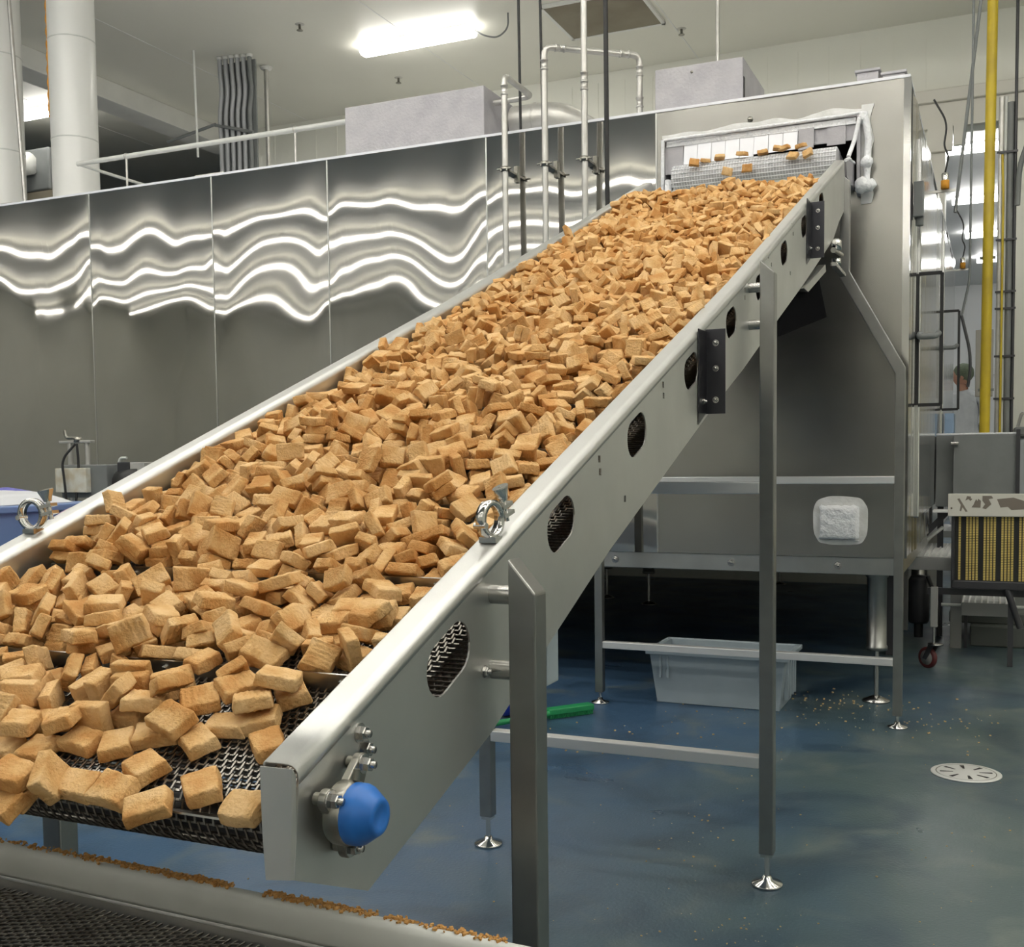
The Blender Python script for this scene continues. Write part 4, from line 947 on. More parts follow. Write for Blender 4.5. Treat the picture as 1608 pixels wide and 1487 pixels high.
NUG = [
822,30,10,0,0,0,17,749,49,10,0,0,-48,25,699,10,10,0,0,30,22,644,72,10,0,0,-28,16,632,29,10,0,0,-4,26,576,29,10,0,0,-2,22,
543,19,24,77,0,113,25,501,5,34,-14,9,-7,25,502,1,10,0,0,-5,25,500,-20,10,0,0,-14,22,780,142,10,0,0,-48,22,677,134,10,0,0,-34,22,
696,172,10,0,0,9,22,734,190,10,0,0,27,16,740,256,10,0,0,-49,25,567,108,10,0,0,120,16,511,106,10,0,0,-6,23,460,78,10,0,0,90,16,
400,74,10,0,0,-4,22,607,138,10,0,0,28,26,638,140,34,14,9,-19,26,419,98,34,14,9,118,26,423,140,10,0,0,28,17,479,118,34,-14,9,105,25,
501,136,24,77,0,2,25,535,174,10,0,0,2,16,646,188,34,14,9,45,17,725,196,34,-14,9,39,17,683,227,34,14,9,60,23,566,230,24,77,0,26,25,
506,212,24,77,0,8,25,570,173,34,-14,9,20,26,391,43,10,0,0,-4,22,447,294,63,-69,9,-139,24,755,315,31,-32,22,-90,6,682,290,47,-14,-28,-177,21,
740,241,42,14,-16,-167,24,775,420,47,0,-1,-96,24,358,157,38,74,14,21,9,383,607,57,113,-44,-121,24,590,334,54,32,12,-48,18,602,191,54,-31,16,70,9,
664,392,44,-45,-12,-102,12,402,493,49,68,18,43,21,739,597,22,53,0,177,21,668,516,48,146,20,-180,0,749,509,36,-26,0,-36,24,511,411,58,0,27,58,24,
327,375,62,2,-9,-154,21,583,280,34,-1,5,76,0,790,340,38,-90,0,-44,12,524,173,44,180,41,-175,12,495,341,46,57,-16,-118,6,151,389,65,0,0,-7,15,
747,821,38,-144,0,78,21,696,319,49,-107,40,165,12,457,209,22,-90,0,-85,6,272,318,26,-3,45,-92,12,770,903,41,29,28,-62,21,581,488,54,-19,-12,13,24,
389,177,18,-90,0,119,9,454,359,57,-25,-1,-38,24,338,186,46,0,0,21,12,712,417,28,0,0,8,3,528,465,50,-155,-17,180,12,363,278,61,22,10,157,18,
597,665,56,65,6,-157,9,469,610,48,-47,-12,-175,0,513,992,73,-43,-19,-157,15,205,307,23,-53,-3,-8,21,385,227,33,39,-44,-15,12,203,589,60,21,-41,-180,12,
322,488,45,148,17,-132,21,482,956,78,-173,42,-100,15,495,234,36,90,0,-172,18,537,335,27,5,46,130,15,804,697,42,-127,-3,126,24,229,472,37,-11,-20,155,12,
489,570,34,175,1,4,6,354,341,57,-22,0,22,0,257,1021,76,118,0,-157,18,251,780,52,-23,33,-79,6,296,253,31,82,28,117,12,197,442,40,165,-76,-146,3,
211,636,65,0,0,-40,21,284,656,50,-16,-18,158,24,580,429,40,-39,0,-24,24,285,606,45,0,-87,-160,15,173,347,34,92,-41,115,3,367,435,46,-135,59,151,18,
210,767,60,122,38,-77,12,705,743,38,-31,44,-68,15,619,478,28,-21,39,-14,9,386,684,54,-60,-42,59,6,745,999,48,29,-24,17,6,360,835,52,33,21,5,18,
483,306,26,24,-23,-138,18,292,358,52,153,18,-29,15,410,290,33,-180,0,56,0,577,703,65,-178,-6,-14,21,604,978,58,-81,0,3,21,794,663,36,32,0,134,18,
755,700,39,-26,41,75,15,614,767,46,180,0,105,21,430,215,18,90,0,72,18,657,251,32,24,-60,-62,15,685,1200,63,-105,15,176,24,601,626,37,-161,-7,-110,15,
342,664,69,-5,-20,-106,18,463,870,47,-144,-16,3,21,134,918,65,26,4,-38,24,542,582,44,-132,8,150,3,557,843,45,-38,21,-168,9,288,1235,61,137,-24,-174,24,
573,611,53,-20,-2,45,9,619,318,28,180,51,141,24,634,506,28,-130,24,111,9,703,544,31,111,-21,-10,6,632,699,54,114,-40,-69,24,196,369,45,132,-12,116,6,
740,675,25,0,39,73,24,622,1041,63,10,-4,38,24,417,409,46,-11,-8,152,12,454,699,54,141,14,53,6,365,113,38,174,33,-94,3,703,370,28,-66,-12,127,6,
123,344,58,-133,-23,16,24,758,1065,44,-103,-10,-171,15,797,822,28,0,0,-132,0,562,1136,73,-180,-16,-3,24,232,324,42,-43,28,150,18,166,535,49,44,31,138,12,
704,903,29,-177,4,-104,15,24,503,27,-162,22,-90,15,149,445,54,62,29,-87,0,821,618,28,0,0,-136,24,690,1055,64,8,-12,109,3,679,1627,71,34,-5,20,21,
144,574,44,40,11,166,24,675,512,20,-23,-8,77,6,759,631,22,0,39,134,0,396,743,55,26,-30,1,6,661,705,30,30,37,-170,6,20,751,74,51,-48,133,3,
520,842,40,120,-39,-96,21,393,916,65,43,-30,-120,6,532,346,41,29,-38,-99,3,9,464,44,90,15,-90,3,479,820,29,5,-34,96,21,245,611,46,0,0,109,3,
430,804,34,89,-42,-128,15,361,1455,67,39,-8,61,12,715,461,28,0,0,10,6,32,689,63,-25,8,26,9,465,654,46,0,0,-145,0,658,896,57,16,-23,-43,15,
277,1399,69,126,28,31,24,805,760,28,-180,0,-121,3,564,1007,72,11,47,-64,3,780,1027,35,1,-19,-136,0,747,1203,43,39,-25,2,3,540,307,20,54,-2,-178,0,
274,879,43,-70,-7,4,24,354,295,33,6,-23,-104,21,784,355,9,0,0,67,6,776,394,24,180,-38,-96,12,778,449,28,0,-1,-73,18,118,647,60,-177,-42,25,6,
184,766,51,58,38,44,3,223,862,59,-9,-31,65,21,647,1003,46,-179,86,40,15,84,569,33,-56,-3,-172,12,29,631,40,50,0,-180,21,635,661,36,140,-65,-53,0,
660,617,35,157,31,168,9,587,893,32,90,81,90,24,349,881,51,-180,-54,-46,24,320,591,26,-175,-75,-95,0,21,607,39,-4,50,88,21,693,611,28,-67,-15,90,18,
524,715,50,-12,7,166,12,528,954,38,0,-23,96,24,778,1764,61,-179,-54,90,3,243,511,39,74,8,116,0,708,1384,42,173,-16,-138,24,604,591,28,12,-48,-106,9,
421,645,46,0,0,110,18,129,695,52,-33,-56,24,6,537,648,46,-180,0,-69,0,682,1018,46,-18,12,34,6,811,1372,52,171,7,10,18,73,713,65,-146,-28,-175,3,
604,923,42,-81,0,0,24,404,245,20,90,0,-56,3,782,473,9,0,0,99,6,576,491,28,-5,16,88,18,802,543,9,0,0,8,3,40,833,54,-86,3,163,9,
622,1265,75,-35,10,55,21,254,816,45,-28,-38,167,3,472,935,48,-3,52,76,18,370,977,64,40,-6,77,9,288,1203,50,-39,41,26,9,685,1306,61,22,-24,-160,21,
141,1492,70,-180,-3,177,24,811,1122,33,21,27,-50,3,145,1207,73,33,-19,5,21,616,1368,57,90,0,64,24,724,637,25,-166,-35,-77,0,679,1170,33,114,54,20,9,
360,1231,47,35,24,-28,12,231,1895,86,99,14,-177,18,572,389,28,0,0,-120,9,623,887,27,-2,56,70,12,405,915,45,-43,29,58,9,219,1173,91,162,0,-13,18,
456,481,37,-97,0,175,0,152,745,39,-78,69,103,0,372,587,32,-25,43,56,0,667,894,41,23,-16,-63,15,85,936,64,91,-24,30,9,245,600,28,0,0,-180,9,
321,981,64,-6,43,-174,15,754,1479,58,-20,27,170,18,162,477,39,-89,0,-72,12,419,969,52,20,-1,90,21,753,548,9,0,0,111,3,574,959,54,-80,-24,-4,6,
777,960,33,0,13,114,15,450,1231,78,11,33,131,3,668,1185,47,107,-32,-9,18,491,1274,65,-5,2,59,3,543,1415,88,-23,-12,-82,9,717,2027,63,-148,-18,23,6,
274,459,27,3,-54,42,9,805,897,23,-27,14,163,18,730,1158,36,-160,-3,1,12,531,384,41,172,39,119,3,710,967,30,-7,0,115,24,234,1301,73,18,7,64,12,
791,1515,65,12,-26,-175,9,600,1550,57,-31,-3,-116,21,640,1527,60,-26,15,69,12,460,437,46,1,-2,61,3,795,605,9,0,0,-3,3,495,682,34,105,32,-59,15,
774,1238,32,124,29,72,12,455,505,39,-157,66,111,0,655,591,26,-179,-70,-91,0,464,773,34,-17,-3,141,12,676,793,42,126,19,102,15,199,945,61,77,-11,-77,18,
341,1299,61,163,-11,154,6,347,810,42,55,0,170,15,248,953,60,-13,-18,-76,24,205,1041,62,11,35,20,24,228,1159,56,7,17,101,12,801,1473,36,15,56,12,24,
474,536,25,180,-57,-87,0,66,1087,71,175,-6,-19,6,279,217,28,0,0,140,12,75,758,50,0,-19,26,15,633,819,29,99,-24,-75,18,656,736,34,134,-4,50,0,
99,894,49,-36,-18,151,21,48,1027,63,-9,54,-97,6,607,1197,41,104,1,-16,15,91,1175,68,-43,-51,-30,6,237,1212,86,-69,5,151,9,505,1314,62,87,37,-49,12,
38,1763,56,53,-48,-116,18,82,646,56,42,-19,-42,21,786,1329,36,-90,57,111,24,98,1491,51,-7,-7,159,12,60,1876,76,-176,-21,79,24,158,1893,79,32,24,-62,21,
770,2622,66,96,-3,29,15,840,1635,67,4,-13,-147,24,250,259,18,-90,0,-150,9,677,662,28,0,0,0,0,143,1036,61,-38,35,122,0,734,1037,47,-108,-19,-156,12,
422,1198,55,-18,-47,-80,9,275,1171,52,21,-30,-128,0,287,1302,52,-9,27,-30,21,25,1427,59,172,37,99,12,635,1595,66,165,-3,-64,24,635,1880,57,-169,29,96,24,
725,1822,59,-90,0,141,15,465,2124,68,-66,-47,-121,24,656,954,34,170,-24,-177,3,469,1161,58,119,40,129,3,370,2356,68,42,-17,36,21,679,2240,61,17,22,-63,12,
634,383,29,-29,37,45,3,32,596,24,-50,5,7,21,91,834,36,69,26,47,18,128,1081,66,-139,-22,179,24,140,1133,60,-27,2,-49,15,457,1325,67,-109,87,-40,24,
695,1469,36,10,15,38,21,189,712,34,0,-12,5,18,39,929,45,-62,35,106,18,228,1176,70,-8,17,54,12,564,1229,60,170,-10,104,6,393,1511,61,24,19,-118,24,
236,1738,51,-2,26,-68,6,666,1776,49,87,-26,-89,21,447,2039,70,-49,2,176,12,744,2063,62,-25,17,-140,9,434,598,21,-50,3,5,0,118,609,39,138,-34,-38,6,
318,1385,61,0,-46,-22,0,385,1629,54,-122,-33,-116,24,543,1710,71,-163,-3,180,15,318,2363,65,45,9,40,12,559,2724,77,-44,-26,-152,24,222,2092,64,67,-37,-131,15,
732,347,21,83,0,-154,3,808,1075,20,-60,-1,30,9,804,1595,52,130,58,-34,3,307,1630,49,133,-34,-117,3,533,1918,66,-54,-90,-160,24,752,2946,68,-77,15,-18,24,
345,192,28,0,0,-70,12,358,377,34,-11,10,-112,18,297,805,28,0,0,77,21,307,910,54,119,-22,-77,24,248,1362,56,-62,51,118,24,278,1497,65,-180,0,-72,21,
732,1717,49,44,27,-20,3,799,1900,52,29,7,-150,15,656,1943,51,112,62,26,18,800,2064,61,39,-45,10,0,275,2609,77,54,-13,57,6,838,367,23,81,0,-169,6,
19,793,46,0,0,-88,18,755,1313,45,31,21,116,6,628,1761,53,65,48,43,24,557,608,9,0,0,-160,9,100,1004,58,-56,-16,-44,9,428,1208,70,-9,-49,-92,18,
509,1160,55,-89,50,-82,3,653,1429,48,61,-69,-87,6,685,1502,40,-80,0,26,12,771,1189,24,0,-33,-43,21,351,2062,69,97,27,-172,18,113,2235,64,110,-22,42,24,
431,327,28,178,0,-35,18,523,445,28,0,0,58,3,542,563,23,42,11,-13,0,482,981,45,4,32,-101,12,641,1103,58,30,1,-141,6,591,1120,60,20,-9,-91,6,
839,1226,38,153,5,-89,24,568,1583,71,177,9,84,9,489,1722,71,175,-10,-114,3,623,2085,67,13,18,-123,18,504,2250,58,57,-33,-122,24,130,530,24,-103,0,158,24,
719,824,24,166,23,41,18,115,1019,62,-61,10,-29,0,511,1417,56,-149,65,-122,15,458,1665,44,-137,-68,-62,15,324,2074,84,3,-28,-13,24,760,2335,59,5,-18,128,0,
258,1091,41,92,0,3,15,608,1224,55,-34,31,154,9,753,1459,33,-62,47,21,3,212,1580,69,6,3,97,9,416,1761,68,55,-50,-47,3,629,1641,73,90,0,-159,0,
455,1755,70,-10,41,122,24,565,2448,67,172,45,-115,12,339,2634,84,180,-53,-124,21,258,353,31,75,60,167,0,27,687,43,-26,-4,2,9,198,827,55,122,-2,-27,24,
289,993,44,-1,-47,-172,9,517,1350,47,-104,25,97,21,678,2344,60,-88,-18,-175,12,562,2255,66,11,-10,150,18,390,326,49,-161,-14,-105,12,663,466,9,0,0,-103,3,
36,1159,64,5,6,-54,12,381,1141,46,-40,14,-61,12,319,1087,33,97,41,-98,18,739,2262,50,-19,-44,147,24,359,2674,75,-34,-34,170,21,821,2034,38,136,-34,-30,24,
340,620,45,52,-21,-12,24,706,703,25,-136,15,-173,9,260,906,50,17,-1,6,12,553,1523,64,-65,-10,-53,6,327,1669,47,-180,74,75,12,36,1811,67,-9,-3,171,24,
564,1888,67,-3,3,170,15,211,2215,80,-159,-75,-98,0,484,890,40,0,37,-90,3,157,928,45,-12,30,-104,24,23,1299,48,-134,-89,-136,24,737,1241,44,-23,35,-151,15,
97,1783,59,-1,-58,-74,21,637,2516,75,155,2,-151,24,633,2767,72,179,52,-96,9,598,2312,56,-84,-47,178,21,804,2875,66,24,1,2,6,189,3207,75,69,-68,51,21,
401,543,28,-180,-77,-69,12,40,1470,56,147,12,19,9,337,1430,48,-3,-37,-159,9,106,1817,56,-56,48,57,6,813,1839,36,-112,-11,-104,6,818,2422,40,-90,0,-99,15,
146,317,39,-6,-43,-82,12,571,1065,56,31,-3,29,3,494,1907,58,-179,57,67,0,680,2753,76,-35,-25,163,3,493,2665,63,-170,-37,-66,12,185,424,22,-104,0,131,21,
141,823,52,13,-31,72,21,226,1001,50,-29,2,14,24,355,1063,38,178,-30,-82,15,489,1420,58,38,62,-114,15,10,1687,46,89,-48,91,6,281,1940,51,-154,47,-33,12,
397,1940,75,-66,15,119,24,184,604,43,-27,38,-10,24,578,1167,57,-45,2,-179,6,558,1411,41,-50,54,-113,15,841,1474,41,146,-33,-5,9,378,1783,44,-29,-10,83,15,
330,1777,65,79,-5,-73,18,294,2418,88,-33,-11,-45,15,136,2415,74,-52,-2,65,24,436,2948,71,-173,50,-123,21,405,2384,77,90,3,115,24,423,310,10,0,1,0,9,
594,843,21,0,32,-83,3,420,1174,25,-51,-4,-4,15,154,1175,48,32,-48,-25,12,10,1400,37,91,38,91,12,825,1630,30,0,77,-130,21,385,1813,71,-52,45,36,6,
543,1842,51,-111,-65,-82,0,440,2570,62,-135,42,-165,24,669,2615,66,-166,-8,-12,12,480,2769,76,33,-6,-42,15,820,1945,43,-120,-36,164,18,412,848,24,0,39,-107,9,
680,1418,31,-180,-76,-74,24,103,1393,54,11,11,-43,6,557,1493,56,65,4,129,0,289,1776,56,-56,15,12,15,474,2163,71,7,-54,-107,15,803,2322,52,58,-28,93,12,
440,3298,78,42,-37,90,15,655,355,25,-180,44,68,9,807,1027,9,0,0,127,24,351,1138,31,0,-7,111,24,800,1345,22,90,0,112,6,73,2051,75,-32,-11,-4,3,
200,2177,68,6,6,22,24,304,2273,59,-154,25,125,3,418,1939,71,114,15,119,6,269,704,49,58,18,44,9,576,942,41,-99,3,180,3,411,1198,29,-6,49,69,18,
587,1803,57,0,-30,77,21,17,1869,79,84,-16,109,9,226,1885,58,168,11,99,9,799,3427,70,39,36,167,24,522,2108,58,10,35,111,12,37,2896,71,-157,12,155,24,
119,358,43,126,-4,173,18,807,1236,21,20,-11,-121,21,126,1868,49,-180,81,87,18,431,3668,77,8,51,-18,21,763,2187,54,-178,18,56,12,306,2942,73,-151,-28,85,15,
595,1948,57,24,12,-41,3,326,226,9,0,0,44,24,451,357,38,155,6,-22,6,304,845,43,-16,11,26,6,722,1611,48,-61,21,11,18,126,1736,56,1,-24,-142,15,
177,1704,63,-14,2,41,3,540,3760,82,85,-1,-14,21,818,2793,46,-56,14,-70,24,406,705,32,42,-38,-7,6,65,880,29,-8,57,81,9,349,939,47,-37,-20,151,0,
443,1295,60,-12,32,160,15,656,3198,88,-16,0,30,12,590,3102,61,172,-23,137,21,286,3764,70,132,-41,-161,6,134,397,46,0,0,172,15,587,542,20,-119,0,157,0,
535,633,28,0,0,148,21,411,891,29,-46,35,176,0,166,1588,61,10,40,100,24,345,1835,45,-5,90,53,12,534,1752,75,9,28,110,0,31,2622,63,-47,-34,-27,3,
861,2099,61,48,-44,-90,18,662,2501,55,-115,-2,-149,15,582,2159,51,146,67,36,21,215,2559,87,-56,16,155,9,675,2923,65,-153,-28,116,12,392,3280,65,-1,3,161,3,
466,3270,57,-136,33,151,21,722,3247,67,128,-47,-3,21,454,2653,70,-60,-28,-73,15,755,1984,47,-22,43,-20,21,638,934,9,0,0,76,6,425,1414,60,168,-23,-55,24,
594,1500,38,-8,-60,-48,9,214,1551,51,177,-41,-86,9,473,1528,65,20,18,100,24,288,1724,50,-1,-46,87,15,274,1881,54,-91,49,50,0,455,3442,78,-97,-1,155,24,
243,3569,75,-166,48,-32,6,601,4153,100,-20,21,-150,9,460,2484,60,-148,-16,165,0,708,2815,61,-125,-4,131,21,132,2807,75,36,10,151,15,519,3549,66,-56,-14,37,21,
570,3285,54,-159,-60,-139,12,524,2148,60,-17,18,65,15,466,347,9,0,0,31,0,305,1115,35,-91,48,-110,21,661,1238,68,2,0,26,6,91,1579,55,-65,2,-24,24,
722,1594,40,-117,1,179,21,778,1633,50,7,-24,29,9,845,2113,62,-159,-59,-56,6,545,2410,75,-134,-1,-79,3,387,2845,72,-17,39,41,12,652,2185,66,-52,-54,-107,12,
384,2432,79,-58,15,-147,3,202,2863,65,-75,53,39,24,291,2305,60,102,-4,17,3,857,2411,55,-31,-58,88,12,809,3483,84,166,11,23,24,195,252,19,-103,0,-146,9,
219,381,31,-29,-16,-39,0,30,419,46,0,0,25,3,274,501,19,0,24,156,9,663,1070,46,0,0,135,0,768,1114,26,-23,-26,-73,12,456,1221,44,-52,42,128,12,
362,1378,46,0,0,121,21,527,1450,46,-92,-2,145,15,132,1336,48,90,29,-17,18,191,1859,45,81,30,-116,9,55,2103,74,-21,29,-119,18,201,2517,59,27,15,151,12,
470,2345,69,-167,21,-61,18,111,2368,70,120,-19,-84,0,163,2997,77,-159,24,-51,6,171,3486,74,170,-51,-126,24,560,2075,43,-124,6,149,21,719,3149,68,-10,0,-165,9,
387,3601,73,76,-10,50,21,728,3663,75,4,10,55,21,405,644,28,0,0,-31,15,25,1262,45,-179,89,91,15,692,1295,32,-122,24,110,21,753,1265,34,-43,44,-161,3,
46,1427,41,-38,-22,18,12,533,1470,67,60,-8,149,18,173,1568,54,-10,-40,-79,3,275,1574,53,-50,-20,178,0,489,2914,72,19,23,136,21,644,3226,96,-35,20,55,21,
238,3453,79,-155,-34,-106,15,357,2112,59,-90,0,90,24,695,2404,54,129,-59,-104,24,207,2529,74,-30,-2,-6,12,723,387,9,180,0,-47,3,142,691,38,118,0,76,18,
546,880,40,42,-9,163,9,811,1375,20,90,0,152,21,718,1547,46,179,0,121,0,105,1595,54,56,-41,179,9,722,1692,33,-124,49,122,9,665,1913,27,-90,90,92,12,
454,1940,41,57,50,68,15,713,2928,69,117,-53,95,15,731,2413,53,165,-42,-78,6,16,3429,93,110,-28,-90,24,673,2052,56,-84,-45,-98,0,625,2331,62,-58,0,-43,0,
567,3670,70,-7,14,62,15,165,2155,57,-39,-24,-95,21,365,2269,54,10,-30,-12,12,511,2468,63,-124,-7,-45,15,669,3007,70,113,65,115,6,698,1944,64,89,30,109,0,
495,415,27,0,-57,-122,9,225,897,27,-4,-48,-169,12,466,1715,46,6,-15,69,9,580,2100,55,23,-11,-34,6,244,2303,59,147,-31,-102,9,64,2413,65,24,-28,122,15,
807,2277,42,34,12,177,24,390,3419,79,-28,24,174,24,612,2465,45,-34,90,73,15,287,2977,83,-160,77,114,12,124,3637,75,-139,18,0,18,636,2440,60,0,-67,-163,24,
574,2502,64,-123,-18,-126,6,852,2989,56,29,-47,53,3,809,3135,54,119,18,64,3,61,2680,54,-115,-18,133,3,148,2060,63,-43,-35,90,15,155,2538,52,20,8,-113,24,
152,305,25,0,43,90,12,635,430,29,0,4,88,12,681,1019,22,18,20,109,9,517,1219,54,-58,-12,5,0,663,1347,55,90,0,108,0,415,1554,47,-61,17,108,12,
21,2078,43,172,59,90,3,696,2656,69,-125,29,108,18,732,2868,55,-96,27,93,0,410,2457,72,-97,4,133,9,506,2754,52,-51,56,99,12,821,4148,77,153,31,-34,15,
499,2321,52,-2,69,117,15,775,2425,49,138,75,30,18,755,3452,63,105,53,141,18,598,3765,80,89,0,-171,9,649,2158,46,-19,61,95,15,352,2400,78,0,-40,-70,9,
20,2447,47,0,49,90,21,641,2912,61,156,-25,-156,24,224,2996,61,-110,-32,116,24,14,2362,47,-74,60,90,18,162,2603,71,158,48,-76,21,514,2042,53,3,-3,43,18,
366,514,21,6,26,-29,6,175,662,47,-2,0,-109,12,433,748,41,54,5,139,3,702,790,18,180,-25,-83,3,573,800,28,-90,-19,109,21,29,1046,59,54,-2,7,15,
98,1165,47,-121,20,-176,6,93,1219,48,176,0,179,12,640,1618,33,18,1,-179,6,331,1696,56,-151,4,-14,0,417,1789,77,-50,-35,-26,0,333,4136,99,15,-2,152,21,
802,2782,40,18,55,33,24,818,3227,66,-52,19,-62,24,333,3309,73,70,-19,-63,12,110,4011,85,51,-21,-137,18,180,2833,62,122,17,-4,24,760,3171,50,-110,-15,-32,12,
245,4048,79,-142,-17,-119,21,820,2677,48,-179,2,178,9,307,2793,67,-124,20,-121,24,454,3209,57,-5,5,49,24,57,3175,85,16,8,65,21,117,2147,59,-27,6,-12,24,
61,3381,63,170,37,-133,18,317,3079,65,-38,-33,-19,18,198,2605,91,-21,24,56,3,88,2439,71,-62,-37,-89,12,540,3325,71,2,12,150,9,532,2969,67,-49,-30,-83,9,
858,3170,59,-115,33,49,15,450,2020,47,38,16,158,15,338,326,39,23,7,163,24,408,455,28,0,0,-176,9,81,496,26,-144,-10,-12,12,459,667,28,0,0,95,6,
379,1277,52,161,19,-121,12,286,1443,58,-37,-26,-149,12,337,1509,65,180,0,159,9,474,1814,53,-88,3,-96,18,301,1859,43,-99,54,17,15,765,1831,45,42,90,-48,15,
92,2040,62,-28,20,46,12,303,1993,49,-177,-16,125,15,357,3957,85,157,88,120,24,828,3911,60,61,15,-167,24,101,2954,67,20,29,134,15,454,3407,72,27,0,156,15,
720,2648,56,-37,28,106,18,795,3920,83,-13,-45,-124,18,546,2780,77,-132,-2,54,18,67,3125,73,54,-14,-106,24,719,3367,72,-25,-13,13,24,135,3999,70,-144,-7,22,0,
384,2533,66,53,14,65,21,825,2546,49,-35,12,-57,21,426,3858,77,36,6,-154,15,263,3450,66,-38,-18,3,21,184,4061,91,154,48,112,3,317,2056,52,-117,6,95,0,
600,362,25,-180,38,60,21,348,464,19,-31,0,-119,24,588,708,46,0,0,-84,0,163,879,42,-2,20,171,9,157,984,50,-29,1,166,9,525,1178,48,91,40,-82,15,
248,1648,50,58,-10,136,12,238,1631,44,-141,50,87,24,84,1769,40,3,-58,-78,15,199,1789,54,-114,-3,132,9,598,1849,56,55,-10,175,0,177,1900,67,-38,-19,125,0,
97,2767,69,35,-27,-129,0,302,3256,66,-30,-42,-160,3,853,2521,59,152,29,-25,0,62,3282,85,-109,27,80,0,693,3752,76,176,14,-10,18,431,4211,90,-167,-16,143,24,
483,3474,64,-147,-2,169,15,481,4264,109,179,8,-116,21,162,2379,55,79,-17,163,12,514,1993,68,179,-3,126,24,702,3524,73,67,32,110,24,611,4021,78,12,-15,-170,18,
690,3037,71,-172,-71,-116,0,134,2980,79,71,4,119,15,233,2069,45,-21,-36,-132,3,281,746,27,-35,3,-165,6,803,961,9,0,0,-37,12,85,983,59,45,-25,164,12,
435,1473,29,-57,-90,-122,21,481,1369,65,0,2,86,0,160,1535,46,0,0,175,0,70,1559,51,-128,-21,-171,0,70,1637,50,-15,20,-179,24,525,1684,43,50,-15,-17,21,
175,1793,45,-114,-7,134,15,739,1735,40,-6,-51,102,21,167,1854,49,-111,-46,-104,0,403,1876,59,-90,0,-61,15,27,2002,36,57,-20,-27,9,853,3515,61,70,62,-90,21,
131,3236,80,4,-4,-61,0,786,2386,52,90,-40,-49,3,148,3480,71,-132,23,111,9,595,3731,74,-14,-1,99,6,842,4180,69,-142,61,90,18,626,2168,56,128,50,79,12,
337,2867,65,9,2,94,3,362,2994,47,-96,59,73,24,791,2592,50,-4,-5,128,9,24,2703,59,-166,-66,-90,6,583,2869,74,-25,-3,99,9,740,3353,50,-130,28,140,6,
500,4185,91,128,-19,-80,12,607,2965,69,4,-12,-166,15,385,2837,54,-142,-18,179,9,681,3490,65,-103,4,77,6,446,3838,58,-103,-19,-117,15,328,3472,57,-100,4,-155,24,
360,2157,46,-16,77,76,12,674,2041,29,-9,45,78,24,201,2068,47,14,41,35,15,364,135,19,-45,0,7,9,211,362,9,0,0,77,6,285,606,9,0,0,-91,0,
365,862,32,-6,5,-140,12,732,898,9,0,0,-14,12,215,1086,61,180,-39,6,9,454,1530,47,-162,28,76,15,429,1670,31,0,-73,-36,21,533,1602,58,-43,-3,-78,21,
411,1602,41,-90,0,-134,15,708,1780,46,0,0,179,21,464,2962,75,48,-35,-17,15,719,3068,69,7,-41,152,15,797,2973,68,-157,5,116,0,538,3492,52,141,-51,-68,6,
379,3730,90,-65,-32,89,21,464,2700,64,115,-35,-90,12,654,4060,79,174,28,143,24,72,4159,107,164,11,-149,6,159,2242,62,-167,32,92,9,204,2299,52,28,-41,-128,15,
533,3675,73,90,0,62,0,311,3820,78,-86,17,8,0,217,2676,85,-127,10,113,18,84,3545,76,33,-4,-92,21,30,4022,101,0,5,107,24,141,4066,96,62,-9,-161,0,
465,2276,49,-52,-50,167,18,750,3243,50,49,-38,-132,15,341,3792,73,53,-79,-29,24,272,4181,91,20,8,176,3,670,2561,51,-51,-28,64,21,716,2478,48,131,-70,127,3,
32,3988,62,36,38,138,12,809,3043,46,41,-44,180,9,144,3838,76,24,-7,-110,24,189,534,23,169,-31,-44,0,667,839,19,46,0,-47,0,438,1069,50,178,35,-17,12,
335,1801,22,-90,0,-139,6,803,1787,28,12,-41,-118,15,91,3217,56,-67,24,164,18,776,3853,56,35,2,-60,3,39,3086,61,-119,0,157,6,215,4094,105,-40,-7,32,6,
248,2587,61,-128,1,76,24,747,3747,60,-170,-36,-118,9,833,3433,46,-60,-10,65,12,812,4045,78,-60,-29,-162,9,380,2717,67,-34,45,-26,15,831,3897,48,121,25,36,9,
663,2484,44,0,65,120,6,80,2363,54,-25,9,-154,0,717,2603,40,108,-11,29,18,653,3423,65,5,-3,31,6,183,3635,73,21,-55,79,3,139,3243,62,2,6,-178,3,
241,3263,62,28,43,24,3,515,3204,40,-124,5,155,12,299,3192,61,93,21,82,9,448,259,20,121,0,155,0,335,1220,31,126,-27,-62,12,66,1275,38,-90,-21,105,21,
263,1606,43,-61,-27,37,24,105,1751,29,34,-24,-149,21,577,1678,49,-16,9,69,6,756,1929,44,-30,-9,29,6,12,2106,55,-82,-59,-90,6,49,2130,70,147,12,-153,21,
133,2638,63,-35,30,59,12,662,3984,64,180,-54,-135,12,569,4077,84,-1,-1,-23,21,573,2606,54,-111,-18,103,21,416,2196,58,152,20,-3,21,22,2532,59,-159,-29,-90,12,
219,2761,61,36,-46,-106,21,452,3088,61,-160,-16,-3,24,275,3393,49,0,-66,-72,21,575,3904,69,163,-53,150,6,402,2596,52,-16,34,-114,0,812,3392,47,-2,-51,141,18,
779,3930,64,-45,16,-36,9,702,3952,62,-12,33,-176,3,524,4186,93,130,14,-55,21,70,2528,63,-173,30,89,9,544,2377,44,-158,79,113,6,314,3044,46,177,-48,-69,24,
267,2252,52,33,-3,-174,24,759,2459,52,177,-54,-100,3,248,2997,70,83,16,100,9,116,4040,86,46,39,169,21,651,1989,43,10,-26,44,15,283,2073,53,27,17,-82,9,
150,613,23,49,0,-63,6,469,1632,24,105,0,-21,24,355,1880,68,0,3,103,15,229,1804,51,-11,3,132,18,194,2459,42,129,34,-152,9,508,3858,85,51,23,133,12,
